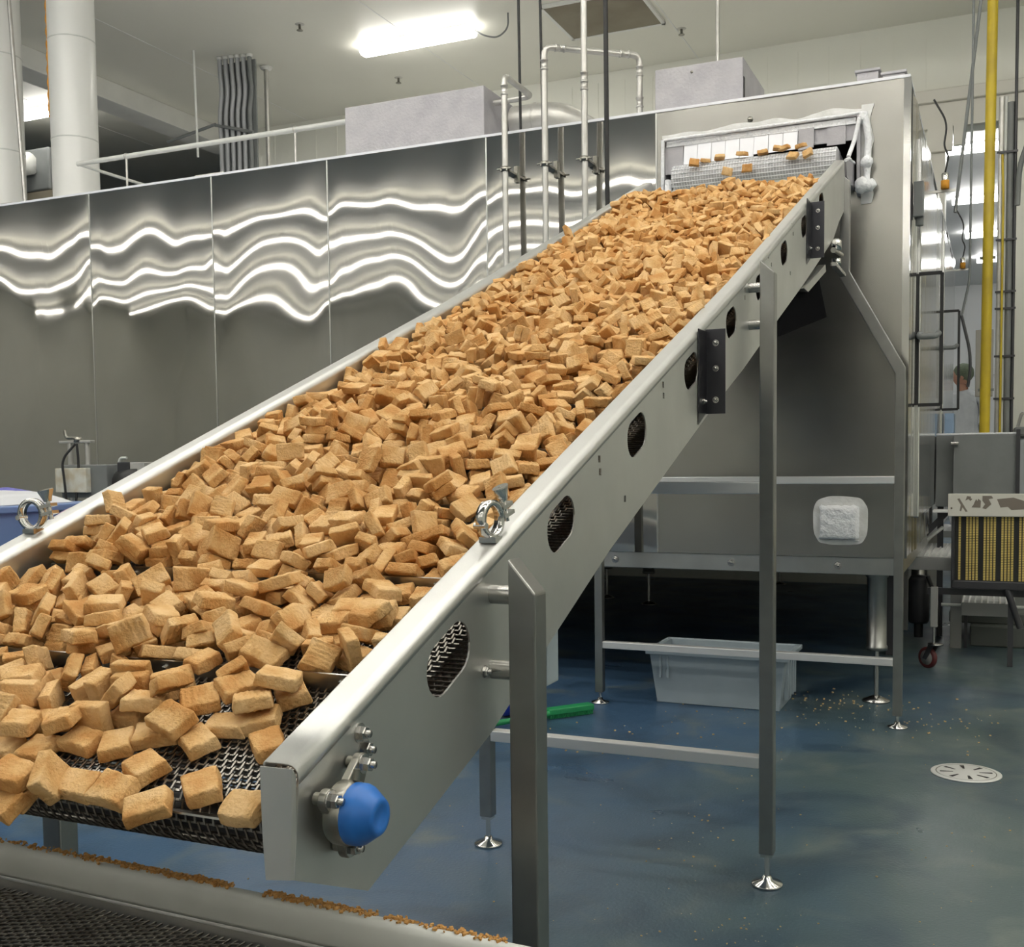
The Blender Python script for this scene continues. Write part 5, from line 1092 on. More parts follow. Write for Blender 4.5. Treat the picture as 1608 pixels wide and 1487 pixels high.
114,2611,37,-4,35,83,12,832,2855,38,-108,-2,-132,12,710,4090,78,-24,-26,-130,9,680,4055,65,41,-22,-87,24,623,4070,83,37,-1,-115,12,241,3956,63,121,-35,-160,12,
318,2625,53,-64,-34,56,3,619,2589,68,25,-24,97,21,100,2698,64,-20,-8,-149,18,751,2935,28,0,-60,-105,15,818,3950,71,-65,-35,125,18,549,4030,81,-179,-30,-157,0,
752,4247,68,-57,-33,-12,18,660,2091,48,94,-17,7,3,760,3381,57,0,-19,-32,12,72,4081,84,-81,-12,-143,15,93,2978,72,35,-4,-167,12,704,4009,68,167,-33,30,24,
420,4111,86,175,43,50,24,312,478,9,0,0,61,15,718,510,9,0,0,-79,6,396,647,9,0,0,78,21,39,734,33,-83,37,101,6,246,734,32,-63,-70,-108,12,
345,718,46,0,0,74,12,696,932,9,0,0,59,18,620,1040,44,-11,3,-147,12,651,1240,39,92,0,25,21,178,1480,33,-54,-29,-89,21,140,1500,33,2,45,146,18,
137,1421,30,92,24,-36,21,608,1436,51,2,-1,25,3,32,1512,46,0,0,17,15,641,1653,46,0,0,4,18,215,2009,41,135,0,139,15,156,2898,67,0,-42,59,21,
147,3306,81,-171,-4,31,3,644,3018,63,-87,9,-96,15,870,3042,59,-88,13,-90,24,367,3316,61,91,27,70,18,119,3865,74,-93,26,69,24,505,4041,70,27,18,117,24,
719,2725,53,113,26,-27,9,37,2943,60,176,-48,91,18,181,2948,63,8,-36,136,0,364,3110,50,52,35,102,24,804,3226,50,-46,44,-47,6,202,4041,73,-38,-14,-114,6,
410,2418,47,87,-46,-31,3,428,2705,63,-155,20,-67,15,68,3259,68,18,27,153,9,262,2333,64,32,12,120,6,205,2662,77,53,11,113,21,380,3382,47,55,47,37,24,
102,3530,65,-10,-33,-1,18,857,3959,63,144,29,-77,0,749,2119,47,5,0,92,24,842,2633,37,-163,-36,90,0,487,3943,87,18,-7,179,3,31,2645,62,-54,-15,-10,9,
622,2049,44,48,-26,175,0,639,2689,56,152,11,50,15,204,3298,63,-64,-6,-61,9,368,3857,78,-25,-10,9,6,571,4209,98,-10,-21,-65,3,211,2516,38,10,-29,-113,0,
399,424,20,126,0,4,9,40,527,19,0,24,-131,9,15,948,38,70,6,-90,18,534,1022,58,43,9,-17,9,205,1179,24,-172,32,105,12,694,1218,28,-179,-2,114,21,
111,1308,50,-132,66,86,9,201,1421,42,94,-30,-71,9,172,1420,40,113,-30,-67,12,625,1543,26,17,-25,-85,21,328,1563,46,0,0,2,15,379,1596,36,90,0,-134,9,
498,1654,49,10,9,-104,3,703,1658,46,0,0,-35,12,193,1653,46,-62,-75,-105,12,856,1840,46,-180,0,76,18,817,2492,38,78,-26,161,6,251,3237,48,161,-66,-69,9,
637,3656,51,-125,-57,-97,9,238,3747,59,-124,4,161,15,214,2943,44,28,47,172,24,702,3260,66,25,62,145,15,769,2050,30,-102,-32,-151,9,22,2321,42,92,-3,65,9,
174,3769,69,-165,-40,-140,9,183,4129,111,-159,15,-114,6,526,3216,51,40,-41,-164,12,529,4279,86,-118,28,81,24,316,2462,66,-16,46,138,15,712,3480,61,-14,26,71,6,
24,4147,85,117,-30,45,15,441,4055,79,114,-48,-135,0,763,2722,47,110,-29,-42,15,407,3011,54,128,-5,4,18,138,4159,105,149,36,-3,3,608,3646,45,4,63,51,6,
456,3748,47,-163,52,109,3,340,4115,83,15,2,136,21,582,2004,50,-35,4,141,18,686,3275,67,15,-64,-80,9,414,3974,73,29,9,151,24,686,4168,75,-66,-41,121,15,
791,1986,35,162,47,-15,6,538,468,9,0,0,35,12,130,475,19,46,0,-70,9,413,466,9,180,0,3,21,49,972,53,56,-33,-71,18,286,1132,24,-168,90,159,3,
267,1048,47,0,1,169,12,492,1136,34,-76,-39,-89,0,211,1205,46,-44,-12,-161,24,583,1269,38,0,-24,169,9,748,1372,21,-39,0,64,6,255,1427,52,49,12,61,9,
577,1753,51,-21,32,54,0,627,1793,42,-74,0,-118,24,512,1795,46,180,0,-96,21,250,2047,35,116,49,56,18,661,3768,61,30,10,83,24,292,2648,55,90,0,37,18,
610,2742,45,23,54,113,12,856,2819,42,46,-33,151,6,600,2784,48,-93,-89,-84,21,528,3020,56,-165,-18,-1,6,854,3208,62,106,-21,-127,24,601,3302,61,-119,0,178,24,
357,3898,84,27,33,31,3,727,3967,60,0,-35,25,15,561,2310,53,-140,28,69,3,186,3950,49,172,-61,-82,18,714,2110,55,-11,51,168,6,741,2280,36,-47,7,-149,21,
726,2552,37,104,53,-73,24,242,2511,62,-94,-49,88,12,317,4443,61,60,-74,-156,6,754,4281,76,175,25,-83,3,821,2078,30,32,-55,-39,3,229,2122,41,-45,-33,112,6,
35,2991,66,-2,25,-4,15,211,2982,50,-124,59,75,3,462,3554,60,30,-16,-18,9,165,4037,65,-124,-7,117,12,462,3939,72,161,-4,-32,24,238,4068,86,-33,26,75,24,
799,2092,46,0,46,-169,18,110,2654,46,-163,58,14,18,280,2836,61,44,-90,-102,0,303,2892,56,93,15,-80,6,491,2983,57,-67,51,146,0,762,3087,46,-158,36,146,9,
27,3654,57,138,0,0,9,616,3808,68,152,6,-86,21,234,2845,40,-90,0,-155,6,283,3698,56,-138,-4,166,12,510,4058,81,11,-30,-143,6,39,2186,55,30,-4,10,21,
550,2873,45,18,35,-59,6,339,3220,51,-27,4,178,9,348,3256,46,-62,18,-1,6,114,2123,50,17,22,104,12,63,1112,32,-41,7,-97,21,809,1139,22,0,34,-90,12,
180,1307,63,4,-10,-167,15,332,1470,48,78,-51,0,6,772,1599,28,180,78,112,9,509,1890,39,55,19,144,15,764,1849,46,90,-25,-180,9,78,2005,41,20,-55,88,0,
68,2101,45,-173,-45,-6,15,813,3725,49,37,18,-36,9,593,3186,51,-169,7,-69,24,20,3546,67,30,-11,-90,0,412,3749,79,-4,15,-170,24,715,4136,72,-111,-43,-123,9,
687,2262,47,-15,31,-104,0,437,2822,52,-72,-54,-42,18,830,3815,45,20,-5,96,9,23,3925,53,-25,40,-88,12,438,2317,56,160,-10,21,6,80,3119,62,0,-55,-26,3,
242,3211,33,-43,55,143,12,257,3300,54,102,-28,1,6,445,3350,66,-59,90,120,18,35,3507,61,18,-26,-52,6,582,3592,49,-50,49,93,9,746,3914,44,-74,-41,6,24,
615,3924,62,-3,33,129,9,116,3420,61,-34,30,-98,6,687,3820,63,180,-56,-2,18,29,4045,81,176,3,49,0,384,4107,66,146,33,107,18,645,4270,65,61,-52,118,15,
804,2478,35,79,-16,159,9,28,2871,45,-39,3,-176,15,565,2696,47,-56,47,126,18,513,3146,48,177,-4,127,3,857,3601,50,-122,46,-125,18,458,4252,79,-37,-10,-41,6,
624,2239,53,174,5,137,21,819,2359,28,0,0,-49,24,584,3634,49,-67,-13,-46,0,599,473,9,0,0,-72,0,228,607,9,0,0,88,3,33,686,23,-14,22,66,15,
25,882,32,2,-7,-108,9,222,961,41,-167,18,105,12,249,1211,9,0,0,19,24,274,1170,30,31,-20,-150,3,42,1198,46,1,0,0,6,154,1234,56,133,29,134,0,
203,1258,50,-34,2,107,24,27,1280,41,89,0,-180,15,72,1351,39,-72,-22,60,18,206,1531,44,13,-39,-110,0,459,1596,27,1,-89,-22,15,438,1592,36,89,43,-111,15,
670,1566,34,-7,25,73,6,775,1559,50,150,17,17,24,33,1750,29,18,-49,-113,9,335,1738,34,-19,-7,162,21,190,1742,41,24,11,-2,24,211,1690,49,166,15,130,12,
769,1801,43,52,-44,-130,3,101,1840,50,36,62,159,6,453,1823,53,-96,-9,88,18,626,1917,36,-70,65,-160,6,697,1917,45,12,-42,-88,6,397,2024,35,40,-7,0,6,
82,2215,46,-180,76,22,15,472,2550,42,-63,0,-43,6,775,2798,25,-90,10,-72,21,194,3863,57,-23,-11,143,18,114,2515,55,-90,0,130,18,686,2632,49,30,4,-57,18,
816,3081,50,-27,25,123,21,521,3325,47,-2,-2,-130,6,522,2411,51,-28,-3,-82,6,667,3186,63,87,-15,-79,18,620,3699,55,51,20,47,0,113,4118,98,-37,25,-21,18,
424,4083,65,-63,-42,-127,18,454,4147,73,25,24,-54,12,484,2363,57,0,-24,86,18,487,2562,46,-180,-63,-133,15,488,2642,40,52,6,48,0,405,2891,59,-159,6,160,18,
805,2947,51,37,-5,178,6,854,2957,34,-39,19,-15,6,368,3045,45,91,-51,-103,0,19,3181,70,11,0,-90,9,203,3346,61,27,-21,-8,0,383,4174,88,-141,-22,-103,21,
219,2155,48,-54,33,40,0,58,2226,39,-72,39,-56,21,526,2681,47,-158,-38,-25,6,339,3156,54,77,-35,-106,0,255,3619,60,-53,28,-20,15,501,3757,56,-88,-42,-103,24,
871,4173,61,90,-76,-90,0,708,4288,51,-90,60,100,12,275,2525,55,59,33,47,6,28,2777,50,127,26,127,21,281,3635,54,48,-28,169,0,746,3548,59,134,17,6,6,
122,3797,54,90,56,91,21,105,3701,78,44,-19,-76,24,215,3717,57,39,-1,-11,18,699,3908,48,-38,-11,103,6,596,4283,75,-163,24,168,18,272,2755,48,-68,-23,54,6,
548,3933,68,31,15,-12,18,406,2102,29,167,-49,-89,15,656,3972,45,-173,58,59,15,355,2065,41,2,28,177,18,590,421,9,0,0,164,15,357,650,26,0,-50,59,9,
609,637,9,180,0,7,18,332,661,33,-88,-69,57,15,340,967,9,0,0,147,12,170,1017,31,-90,32,-96,6,584,1027,34,-91,46,120,15,109,1090,40,43,0,153,15,
460,1198,24,0,-50,-93,6,645,1338,31,90,58,-74,3,218,1475,45,-180,72,90,12,693,1493,9,0,0,159,18,807,1507,23,-98,0,180,15,737,1520,36,-90,0,-149,0,
852,1804,25,0,-58,-113,6,750,2581,29,-90,47,-97,0,383,3153,46,180,-86,-123,12,413,2147,55,34,-16,-30,24,292,3520,58,-142,16,176,18,820,4352,58,-111,54,-120,12,
207,2248,40,-90,0,171,24,491,3352,43,-40,63,104,12,331,3602,54,61,-42,172,21,689,3607,56,3,-23,39,21,73,4018,74,125,-11,-97,21,294,2419,64,-33,-9,-41,9,
232,2702,65,-15,35,168,15,90,2936,56,-34,9,21,0,580,3522,53,55,14,-138,0,781,4080,75,-166,41,110,3,793,4322,68,38,18,-34,21,447,2054,59,-49,2,176,15,
316,2373,35,71,23,25,3,487,2457,42,-33,12,-17,3,684,2465,38,-128,57,77,0,423,2652,61,0,-40,-148,9,40,3810,48,179,-60,-83,21,221,2205,34,89,15,-92,9,
697,2553,35,95,-33,-69,24,72,2632,31,-140,60,93,3,458,2616,51,-73,-40,-79,3,82,3179,61,-20,10,70,12,344,3559,65,-3,10,18,0,550,3540,54,-5,11,-135,18,
321,3657,65,0,0,44,24,794,3803,51,6,6,97,0,285,3998,69,85,-30,-67,18,347,4077,62,69,-18,-20,0,206,2421,33,-30,71,128,21,746,2850,36,152,0,16,12,
854,3886,43,-16,-61,-50,0,779,3872,43,0,35,-147,24,740,4042,62,-2,14,-102,21,230,4141,78,77,-13,40,9,647,3244,58,-23,-9,-58,15,22,3741,60,-2,18,90,15,
22,3395,55,-49,-51,41,24,611,3757,53,-180,-1,4,24,832,1980,28,174,43,156,21,347,178,9,0,0,-148,0,142,396,28,0,0,116,9,522,501,28,0,0,7,3,
480,614,18,5,-15,94,21,542,689,28,0,0,45,15,103,806,22,-180,-33,-93,9,341,793,21,35,-9,-16,0,782,839,9,0,0,175,21,406,826,29,-6,39,-116,0,
536,902,19,0,23,-84,15,673,989,9,0,0,156,18,481,1253,31,-1,-66,-118,21,475,1474,18,35,0,-4,18,755,1499,42,0,32,-149,18,594,1642,29,-180,-55,-110,18,
803,1663,22,90,0,45,24,539,1768,22,67,0,-138,12,731,1773,28,0,0,-86,21,361,2011,47,-142,-3,2,18,548,3101,46,-162,31,95,9,87,3596,75,3,28,180,6,
38,3688,68,179,11,89,9,254,3796,58,81,-34,-75,24,600,2126,28,13,-21,1,24,184,3255,64,-143,-63,85,18,474,3308,53,19,31,130,18,9,3794,48,-87,90,-87,21,
167,2408,50,-10,-16,163,9,611,2631,61,45,-16,80,21,510,3070,60,25,6,103,12,390,3189,53,-3,11,-124,6,736,3800,59,-10,-28,-2,3,387,3927,63,98,-32,-69,12,
571,4153,75,49,-20,128,9,550,2148,32,-143,-51,-73,9,252,2201,46,-180,0,88,12,616,2432,35,-23,0,107,3,788,2456,30,136,76,110,9,539,2634,42,-113,4,135,12,
576,2776,43,86,8,82,15,9,2947,61,-118,90,62,6,171,3065,56,170,-29,161,12,615,3870,57,-106,7,-153,3,650,4113,75,-144,-57,-39,18,713,2318,43,42,-6,19,12,
449,2388,53,-25,0,-125,9,595,2824,48,-67,89,121,21,733,2990,67,-175,-12,71,0,305,3941,69,33,-29,-153,6,352,4186,81,-44,47,-52,24,222,4091,86,-9,40,116,6,
754,2508,49,0,0,-104,12,509,2959,43,32,-43,-69,18,615,3080,42,114,16,54,18,551,3313,41,88,0,-130,15,24,3631,44,180,71,90,6,709,3684,48,156,10,59,24,
854,4276,67,-11,-1,-1,6,624,3274,67,-180,-63,-74,21,356,401,19,0,-21,101,18,239,420,28,180,0,-30,3,460,450,28,2,0,0,3,84,611,20,35,0,96,15,
792,716,9,0,0,92,6,117,756,32,0,10,1,3,228,729,31,102,37,-75,0,599,698,28,180,0,127,6,850,757,21,180,35,59,3,34,802,28,0,0,18,21,
230,842,31,22,-6,-33,15,334,906,19,-26,4,-116,12,745,980,9,0,0,-17,21,758,933,17,-147,0,159,0,658,1069,9,0,0,-82,0,731,1105,37,42,0,96,18,
326,1283,30,-172,-24,-107,18,739,1327,9,0,0,-11,12,611,1265,46,-8,23,-32,0,38,1401,23,180,35,90,9,497,1407,22,-27,7,-10,24,713,1335,29,-156,24,-143,0,
471,1466,35,35,-1,-1,9,813,1590,19,-32,0,56,6,50,1700,32,42,31,23,6,805,1923,23,-172,-29,-64,9,49,2030,37,-19,-18,129,6,327,1951,44,28,79,56,3,
744,1995,29,-40,28,-50,9,647,2289,52,0,0,48,3,28,2728,57,66,0,-176,9,727,2157,37,-90,-57,-179,24,694,2875,49,-137,-8,168,15,699,3198,60,7,10,-82,24,
227,4200,83,143,-16,-96,6,180,3568,58,90,28,80,0,520,3627,58,159,-12,-6,6,368,2382,50,60,-18,2,3,180,2341,45,-91,-79,134,0,644,2877,44,15,77,107,21,
146,3679,68,19,-43,175,18,452,4005,73,-40,53,138,3,764,2683,48,28,-8,163,9,162,2718,65,32,21,-20,15,74,2774,51,58,-49,87,6,727,2914,24,120,0,0,24,
303,3377,41,-54,4,13,9,438,3397,55,141,7,-15,0,244,3418,44,156,38,38,21,834,3556,31,-89,76,112,15,217,3635,71,-95,-27,-91,24,384,3657,76,-9,24,15,3,
131,4147,91,45,-12,144,6,786,4174,71,164,-23,-111,21,429,2533,34,71,39,90,12,451,2736,48,53,-35,49,24,158,3030,61,62,-10,-17,0,219,3217,41,68,-12,-85,21,
189,3227,62,99,-35,-154,3,115,3499,38,-136,-35,-106,15,247,3508,61,56,42,69,15,433,3599,62,-164,-14,-144,3,313,3776,49,55,10,-70,6,81,3849,45,58,-56,-70,9,
611,3989,53,40,37,58,6,690,4398,54,-4,9,-150,3,160,4395,56,-95,8,-125,12,123,2230,35,57,-59,-102,18,400,2980,38,-45,9,-24,21,338,3427,48,-145,29,-159,6,
52,3516,48,-27,16,103,21,581,3494,47,-23,53,114,15,119,3579,71,-25,0,83,18,819,3647,36,-90,49,122,24,441,3793,45,132,16,12,18,756,3799,36,-90,0,-113,0,
483,3860,51,-115,-40,-67,9,871,4017,47,90,33,-90,24,842,4021,55,-8,69,-86,18,272,4194,55,90,0,12,0,117,4200,103,8,-5,-175,21,37,2288,39,90,5,-96,18,
28,3131,58,176,31,0,15,849,3433,35,45,46,-145,21,500,3398,47,-163,-20,-149,18,315,2585,38,-144,54,78,0,805,3516,47,0,2,-180,12,656,315,22,-5,28,79,9,
410,386,24,178,-48,-123,6,477,477,9,0,0,107,15,82,716,26,0,40,102,24,655,781,9,0,0,-53,0,179,797,36,-85,-40,-137,24,475,840,20,34,0,14,24,
740,1022,19,-28,2,-13,15,145,1071,24,-180,-51,-75,6,759,1081,9,0,0,63,18,176,1069,53,51,7,92,9,24,1117,47,15,20,91,3,279,1255,20,35,-1,-174,6,
261,1252,44,34,-10,-160,24,525,1271,45,8,-8,-130,18,367,1311,43,160,-19,131,21,421,1379,46,0,0,7,6,674,1368,28,180,0,108,6,90,1473,28,0,0,0,21,
384,1462,41,-2,24,147,12,284,1503,46,0,0,104,0,811,1537,28,0,0,180,21,34,1580,30,7,-17,180,12,354,1651,36,103,-16,22,9,474,1741,34,-1,16,-95,6,
642,1669,28,0,0,-13,12,785,1889,22,138,0,-25,24,402,1936,41,8,27,77,9,710,1975,28,0,0,-74,18,646,3862,56,101,-4,25,18,401,3074,52,-41,42,-87,3,
625,3235,47,24,-1,143,24,280,2949,60,-31,-11,-174,12,477,3823,43,73,-3,-179,15,242,2443,39,10,37,133,18,32,3247,61,123,-50,120,24,584,4015,57,-87,-19,-138,9,
324,2277,28,31,-19,-113,24,534,2504,54,-154,34,40,24,517,2900,58,32,-22,-134,6,561,2982,51,132,17,82,18,414,3315,49,-6,-1,132,21,360,3625,65,180,0,-43,12,
18,3861,49,62,-29,-90,24,176,4089,53,124,38,-9,3,251,4029,54,39,-2,37,21,459,4078,60,159,-38,78,21,378,4145,74,10,45,148,3,807,4205,74,127,13,-28,3,
281,2159,51,-57,64,-166,12,475,2199,43,-95,16,167,0,735,2660,25,-25,-19,-85,18,368,2765,38,-163,-49,-55,24,341,2790,53,-113,-32,162,15,187,3390,52,13,-50,-127,3,
559,3443,45,-145,-13,-16,12,557,3613,44,36,-23,49,0,420,3707,58,6,21,53,24,495,3725,44,177,-42,-95,9,140,3797,52,90,-38,-89,21,59,3845,52,-48,55,108,21,
121,3967,53,-44,47,8,6,441,4297,69,90,-39,-115,12,770,2334,32,0,8,88,9,546,2742,48,-68,-42,-103,18,182,2989,36,92,-19,71,24,381,3122,50,127,34,-30,9,
202,3525,48,-54,79,-90,21,193,3895,50,2,28,-88,9,486,3902,65,-36,-13,23,21,750,4132,64,7,1,51,18,687,4205,74,-75,20,-9,3,801,2143,47,2,-1,2,18,
675,2239,24,-60,0,-14,6,347,2352,31,50,-25,-161,18,466,2532,36,62,-12,143,3,660,2795,55,90,0,14,18,708,2691,46,-60,46,-163,0,545,3071,30,90,-35,-117,3,
715,3145,47,0,3,-82,15,158,3239,30,7,-35,-124,24,341,3361,56,-97,29,78,9,794,3462,57,-90,0,165,24,150,3999,37,161,-40,-37,21,616,4145,77,-22,14,113,3,
538,4243,73,-37,14,58,0,538,2252,31,-90,59,133,3,829,2814,21,0,-36,33,0,393,3275,47,-3,2,132,6,74,3668,65,-29,27,112,18,113,2487,54,90,3,-46,18,
562,3804,57,-140,42,116,18,328,356,9,0,0,-68,21,659,417,9,0,0,151,9,160,488,9,0,0,110,3,204,508,20,147,0,25,15,338,532,9,0,0,47,9,
427,526,9,0,0,21,18,522,526,9,0,0,-23,24,794,666,9,0,0,-175,6,456,717,19,175,22,92,0,605,689,9,0,0,31,21,611,752,28,0,0,140,15,
311,958,28,0,0,23,0,173,1184,25,13,-86,0,3,668,1085,28,0,0,170,15,313,1199,18,0,-21,-57,15,211,1253,18,90,0,97,18,176,1250,57,-52,26,127,9,
476,1287,44,-2,0,0,0,748,1292,22,34,7,-25,21,807,1300,9,-180,0,21,12,579,1313,46,-177,40,159,24,310,1340,49,-8,0,-117,3,529,1535,39,42,-58,148,3,
673,1540,20,153,-6,17,21,565,1570,36,-90,0,-165,18,210,1614,37,-7,-32,-71,6,268,1699,23,180,-44,-83,0,423,1754,24,-58,0,0,15,791,1695,27,0,46,-135,24,
9,1783,35,-90,-52,-90,3,132,1798,25,0,81,-82,0,361,1786,9,0,0,37,0,344,1705,41,-28,-10,156,6,466,1779,23,-100,0,174,6,677,1831,29,6,5,-86,24,
116,1888,46,0,-81,-93,15,310,1893,30,0,84,-33,24,409,1995,23,-129,0,-174,6,438,1944,32,-116,-36,110,3,32,1916,65,0,0,-10,0,182,2055,40,43,0,102,6,
216,1931,62,-64,-62,-171,15,790,2614,34,-1,7,-97,6,696,2370,40,108,15,6,18,272,2918,50,-178,48,89,18,529,2745,37,109,-35,-100,18,235,3047,58,168,67,-100,0,
468,2166,32,176,-12,78,3,71,2289,51,138,-31,19,3,578,2407,50,-44,25,17,9,411,2523,33,103,-30,-87,12,670,3338,60,-18,34,79,21,631,3528,48,-166,-14,8,3,
46,3598,43,-2,-55,-115,6,462,3650,44,-64,22,-137,18,682,3695,57,-22,0,38,9,170,3818,45,160,-90,-116,12,367,3808,65,-7,32,-70,6,473,4166,62,43,-14,-8,15,
723,4332,45,80,33,89,12,657,2119,43,14,-17,7,9,288,2316,33,-7,10,-125,9,747,2378,31,9,55,100,21,427,2458,47,177,-8,36,6,616,2510,37,27,0,38,15,
302,3065,48,-134,17,-179,12,29,3294,68,9,10,179,9,790,3284,48,-9,-4,161,24,469,3439,47,3,6,-87,3,655,3494,46,-163,33,21,18,287,3571,53,-24,-18,4,12,
752,3514,48,122,20,-30,15,819,3604,45,107,22,-10,0,26,3980,43,176,50,82,0,830,3994,62,-134,19,4,18,565,4125,65,-149,-44,161,12,856,4262,9,0,0,-86,6,
175,4195,93,-59,-2,4,15,307,4167,75,-175,-12,-130,15,230,4411,65,180,0,163,12,179,2110,44,-32,4,31,15,581,2115,38,-24,6,135,6,721,2199,33,-52,52,33,6,
80,2165,40,-92,-7,83,15,791,2274,19,-145,-2,-163,0,811,2190,33,90,-37,-51,15,518,2300,49,-160,4,30,18,50,2352,42,98,2,-65,24,147,2301,49,-4,8,-115,12,
247,2386,51,165,-9,-85,0,671,2400,48,-34,-50,-124,9,35,2665,39,34,7,-50,15,239,2747,38,104,-54,-78,24,123,2801,57,35,13,146,18,351,2890,41,-5,26,-101,15,
315,3023,41,-48,0,17,15,52,3057,41,-12,-59,-138,21,450,3129,37,-144,18,-140,15,122,3033,60,102,13,-109,15,871,3263,24,65,-90,-65,6,401,3376,42,-120,38,44,3,
640,3348,55,107,-34,-99,18,172,3441,49,-3,4,-130,24,483,3700,40,-149,-24,-160,12,547,3769,52,4,3,144,12,581,3961,48,20,-35,119,24,33,4027,64,5,2,177,24,
857,4065,45,175,-62,-79,21,292,4072,54,77,-29,8,6,480,4206,52,-91,-45,-112,12,252,4159,55,6,23,-160,0,31,4206,80,115,5,2,21,11,4454,63,91,11,93,3,
674,4134,64,-159,63,165,0,613,2009,32,52,-33,66,18,477,2088,46,0,0,-172,0,725,2217,37,-112,9,178,9,15,2269,29,144,-90,-139,24,649,2326,33,0,0,125,24,
509,2406,38,0,-28,-166,0,356,2632,46,0,1,-109,6,364,2707,61,-34,45,-27,18,668,2966,49,-1,-23,90,0,483,3113,43,-26,32,110,3,495,3527,30,5,-56,-50,18,
131,3542,58,34,-2,-109,24,144,3578,41,-81,-66,153,12,150,3910,48,-18,3,68,21,333,3907,65,45,-17,-123,21,287,4089,46,0,-78,91,12,131,4108,60,-27,39,91,24,
609,4081,56,-30,-1,-119,24,191,4162,90,10,24,169,21,506,4227,60,-48,51,-50,3,590,4199,80,23,1,-133,6,408,4230,74,-20,-7,-74,9,33,4225,84,117,-22,-11,9,
807,4264,70,167,-1,92,21,347,4276,58,-115,66,76,24,401,359,9,0,0,-36,12,139,411,9,0,0,166,24,262,546,9,0,0,-9,18,649,550,24,111,0,-5,6,
466,670,9,0,0,-76,0,94,665,28,180,0,-156,3,175,657,28,0,0,162,18,289,670,33,-21,0,-153,18,188,745,19,78,0,179,9,337,716,28,0,0,141,21,
455,769,9,0,0,6,12,340,835,9,0,0,-34,15,849,804,19,30,0,176,15,30,835,18,-90,0,-168,18,536,786,28,0,0,30,15,214,952,23,-12,-21,-99,21,
472,972,9,0,0,63,12,854,960,18,90,0,-39,9,377,1009,29,-159,-47,167,6,617,977,28,-180,0,68,9,251,1009,25,23,20,173,21,398,1021,29,-23,46,-15,6,
426,1025,38,-81,2,-73,3,592,1080,9,0,0,75,0,663,1114,9,0,0,-172,0,48,1171,28,2,-61,-92,9,527,1138,33,-40,-9,8,6,556,1189,27,-180,-83,-81,15,
144,1223,31,-40,-33,-52,6,328,1269,9,0,0,2,0,368,1252,22,4,-24,160,24,32,1243,36,91,0,0,9,208,1309,25,180,43,84,15,253,1284,33,98,60,26,0,
675,1285,28,58,26,109,0,20,1369,23,180,-35,-90,12,172,1338,29,-150,-52,-66,0,239,1317,50,-4,19,-2,18,154,1370,46,0,0,-161,3,555,1472,24,-74,0,-20,24,
22,1498,28,0,0,90,15,642,1482,29,1,-11,114,3,635,1409,25,-180,74,62,0,753,1509,9,0,0,176,9,342,1498,28,180,0,161,0,400,1500,37,-2,23,147,3,
84,1550,29,-179,-54,-95,21,351,1536,28,0,0,165,21,565,1533,35,26,0,-74,12,586,1595,38,-90,0,-168,21,101,1653,36,-2,19,-95,3,208,1700,22,-159,20,174,0,
523,1710,29,31,25,-77,21,409,1798,24,123,-90,-112,6,482,1883,29,168,-56,-96,12,32,1913,46,0,0,71,12,605,1950,22,-116,0,165,3,565,1906,48,2,-2,48,21,
22,1973,25,-180,-38,-90,24,288,2042,26,180,69,90,3,723,2052,30,-15,-38,-170,21,282,2087,29,-9,-3,123,9,144,2554,22,22,-17,-85,0,522,2519,32,-137,14,99,6,
102,2470,56,87,2,-46,0,803,2870,43,19,-15,43,15,672,3029,26,178,-62,-66,0,72,3422,46,0,45,63,24,134,3319,47,-109,-81,-93,9,537,3671,46,0,0,165,12,
706,3751,54,-12,-8,-116,18,725,3831,41,-96,10,2,18,222,3932,43,48,44,147,18,792,3969,31,-22,-38,-69,21,206,4383,53,-90,25,144,21,751,4296,58,-29,6,-128,6,
793,3555,62,180,84,60,6,112,3284,48,47,-79,-99,21,773,3029,45,3,45,100,12,501,4287,71,101,-54,135,3,242,2809,33,-70,-28,46,15,410,3980,49,-27,-14,-39,18,
321,2190,50,150,1,54,9,362,2407,36,-90,0,180,18,390,2687,38,-45,13,77,12,478,2924,45,-21,-16,-37,0,654,3067,70,-49,-8,83,6,259,3108,50,0,7,165,24,
616,3581,35,-24,-8,-142,3,147,3623,43,0,40,84,9,805,3584,47,2,-74,-99,12,396,3846,48,1,27,122,21,859,2094,27,180,-44,-82,18,722,2183,24,-68,0,2,24,
591,2199,45,-178,11,-108,12,653,2271,21,-128,0,-167,21,387,2284,45,-25,-14,73,15,80,2375,39,25,-8,24,12,69,2419,28,0,0,-82,24,64,2514,50,168,28,50,0,
578,2551,46,0,0,-180,6,99,2662,30,50,37,57,0,520,2580,49,-4,-4,139,24,760,2661,38,-3,-29,-116,0,339,2719,40,47,-12,-115,0,854,2755,18,88,0,163,0,
324,2858,30,146,-77,-83,9,719,3004,51,0,13,-84,6,173,3203,28,-13,36,68,24,99,3256,27,0,82,35,15,457,3244,32,8,37,-90,9,541,3265,27,15,-37,-10,12,
770,3214,28,-180,-74,-171,12,217,3282,37,-26,-7,95,21,706,3320,58,-29,-28,-23,18,223,3449,34,76,41,56,12,619,3492,33,-103,-35,-171,6,227,3508,41,55,-59,-137,9,
180,3649,62,-57,-12,-173,15,801,3771,38,-35,-3,-7,9,171,3844,42,28,90,81,0,40,3855,49,-66,-24,62,18,487,4026,54,-139,-25,-164,24,568,4161,45,29,-39,157,0,
616,4270,50,-43,-61,132,6,674,4263,63,119,-90,-110,12,192,4338,55,-3,32,150,18,692,4270,50,-90,35,99,18,186,10,29,-27,33,47,18,354,62,26,15,-39,-49,6,
61,81,24,148,-12,32,6,29,24,22,164,18,173,12,135,18,30,-180,-59,-64,18,306,138,26,-9,36,56,12,256,8,32,137,-56,-41,9,26,83,27,155,-24,10,0,
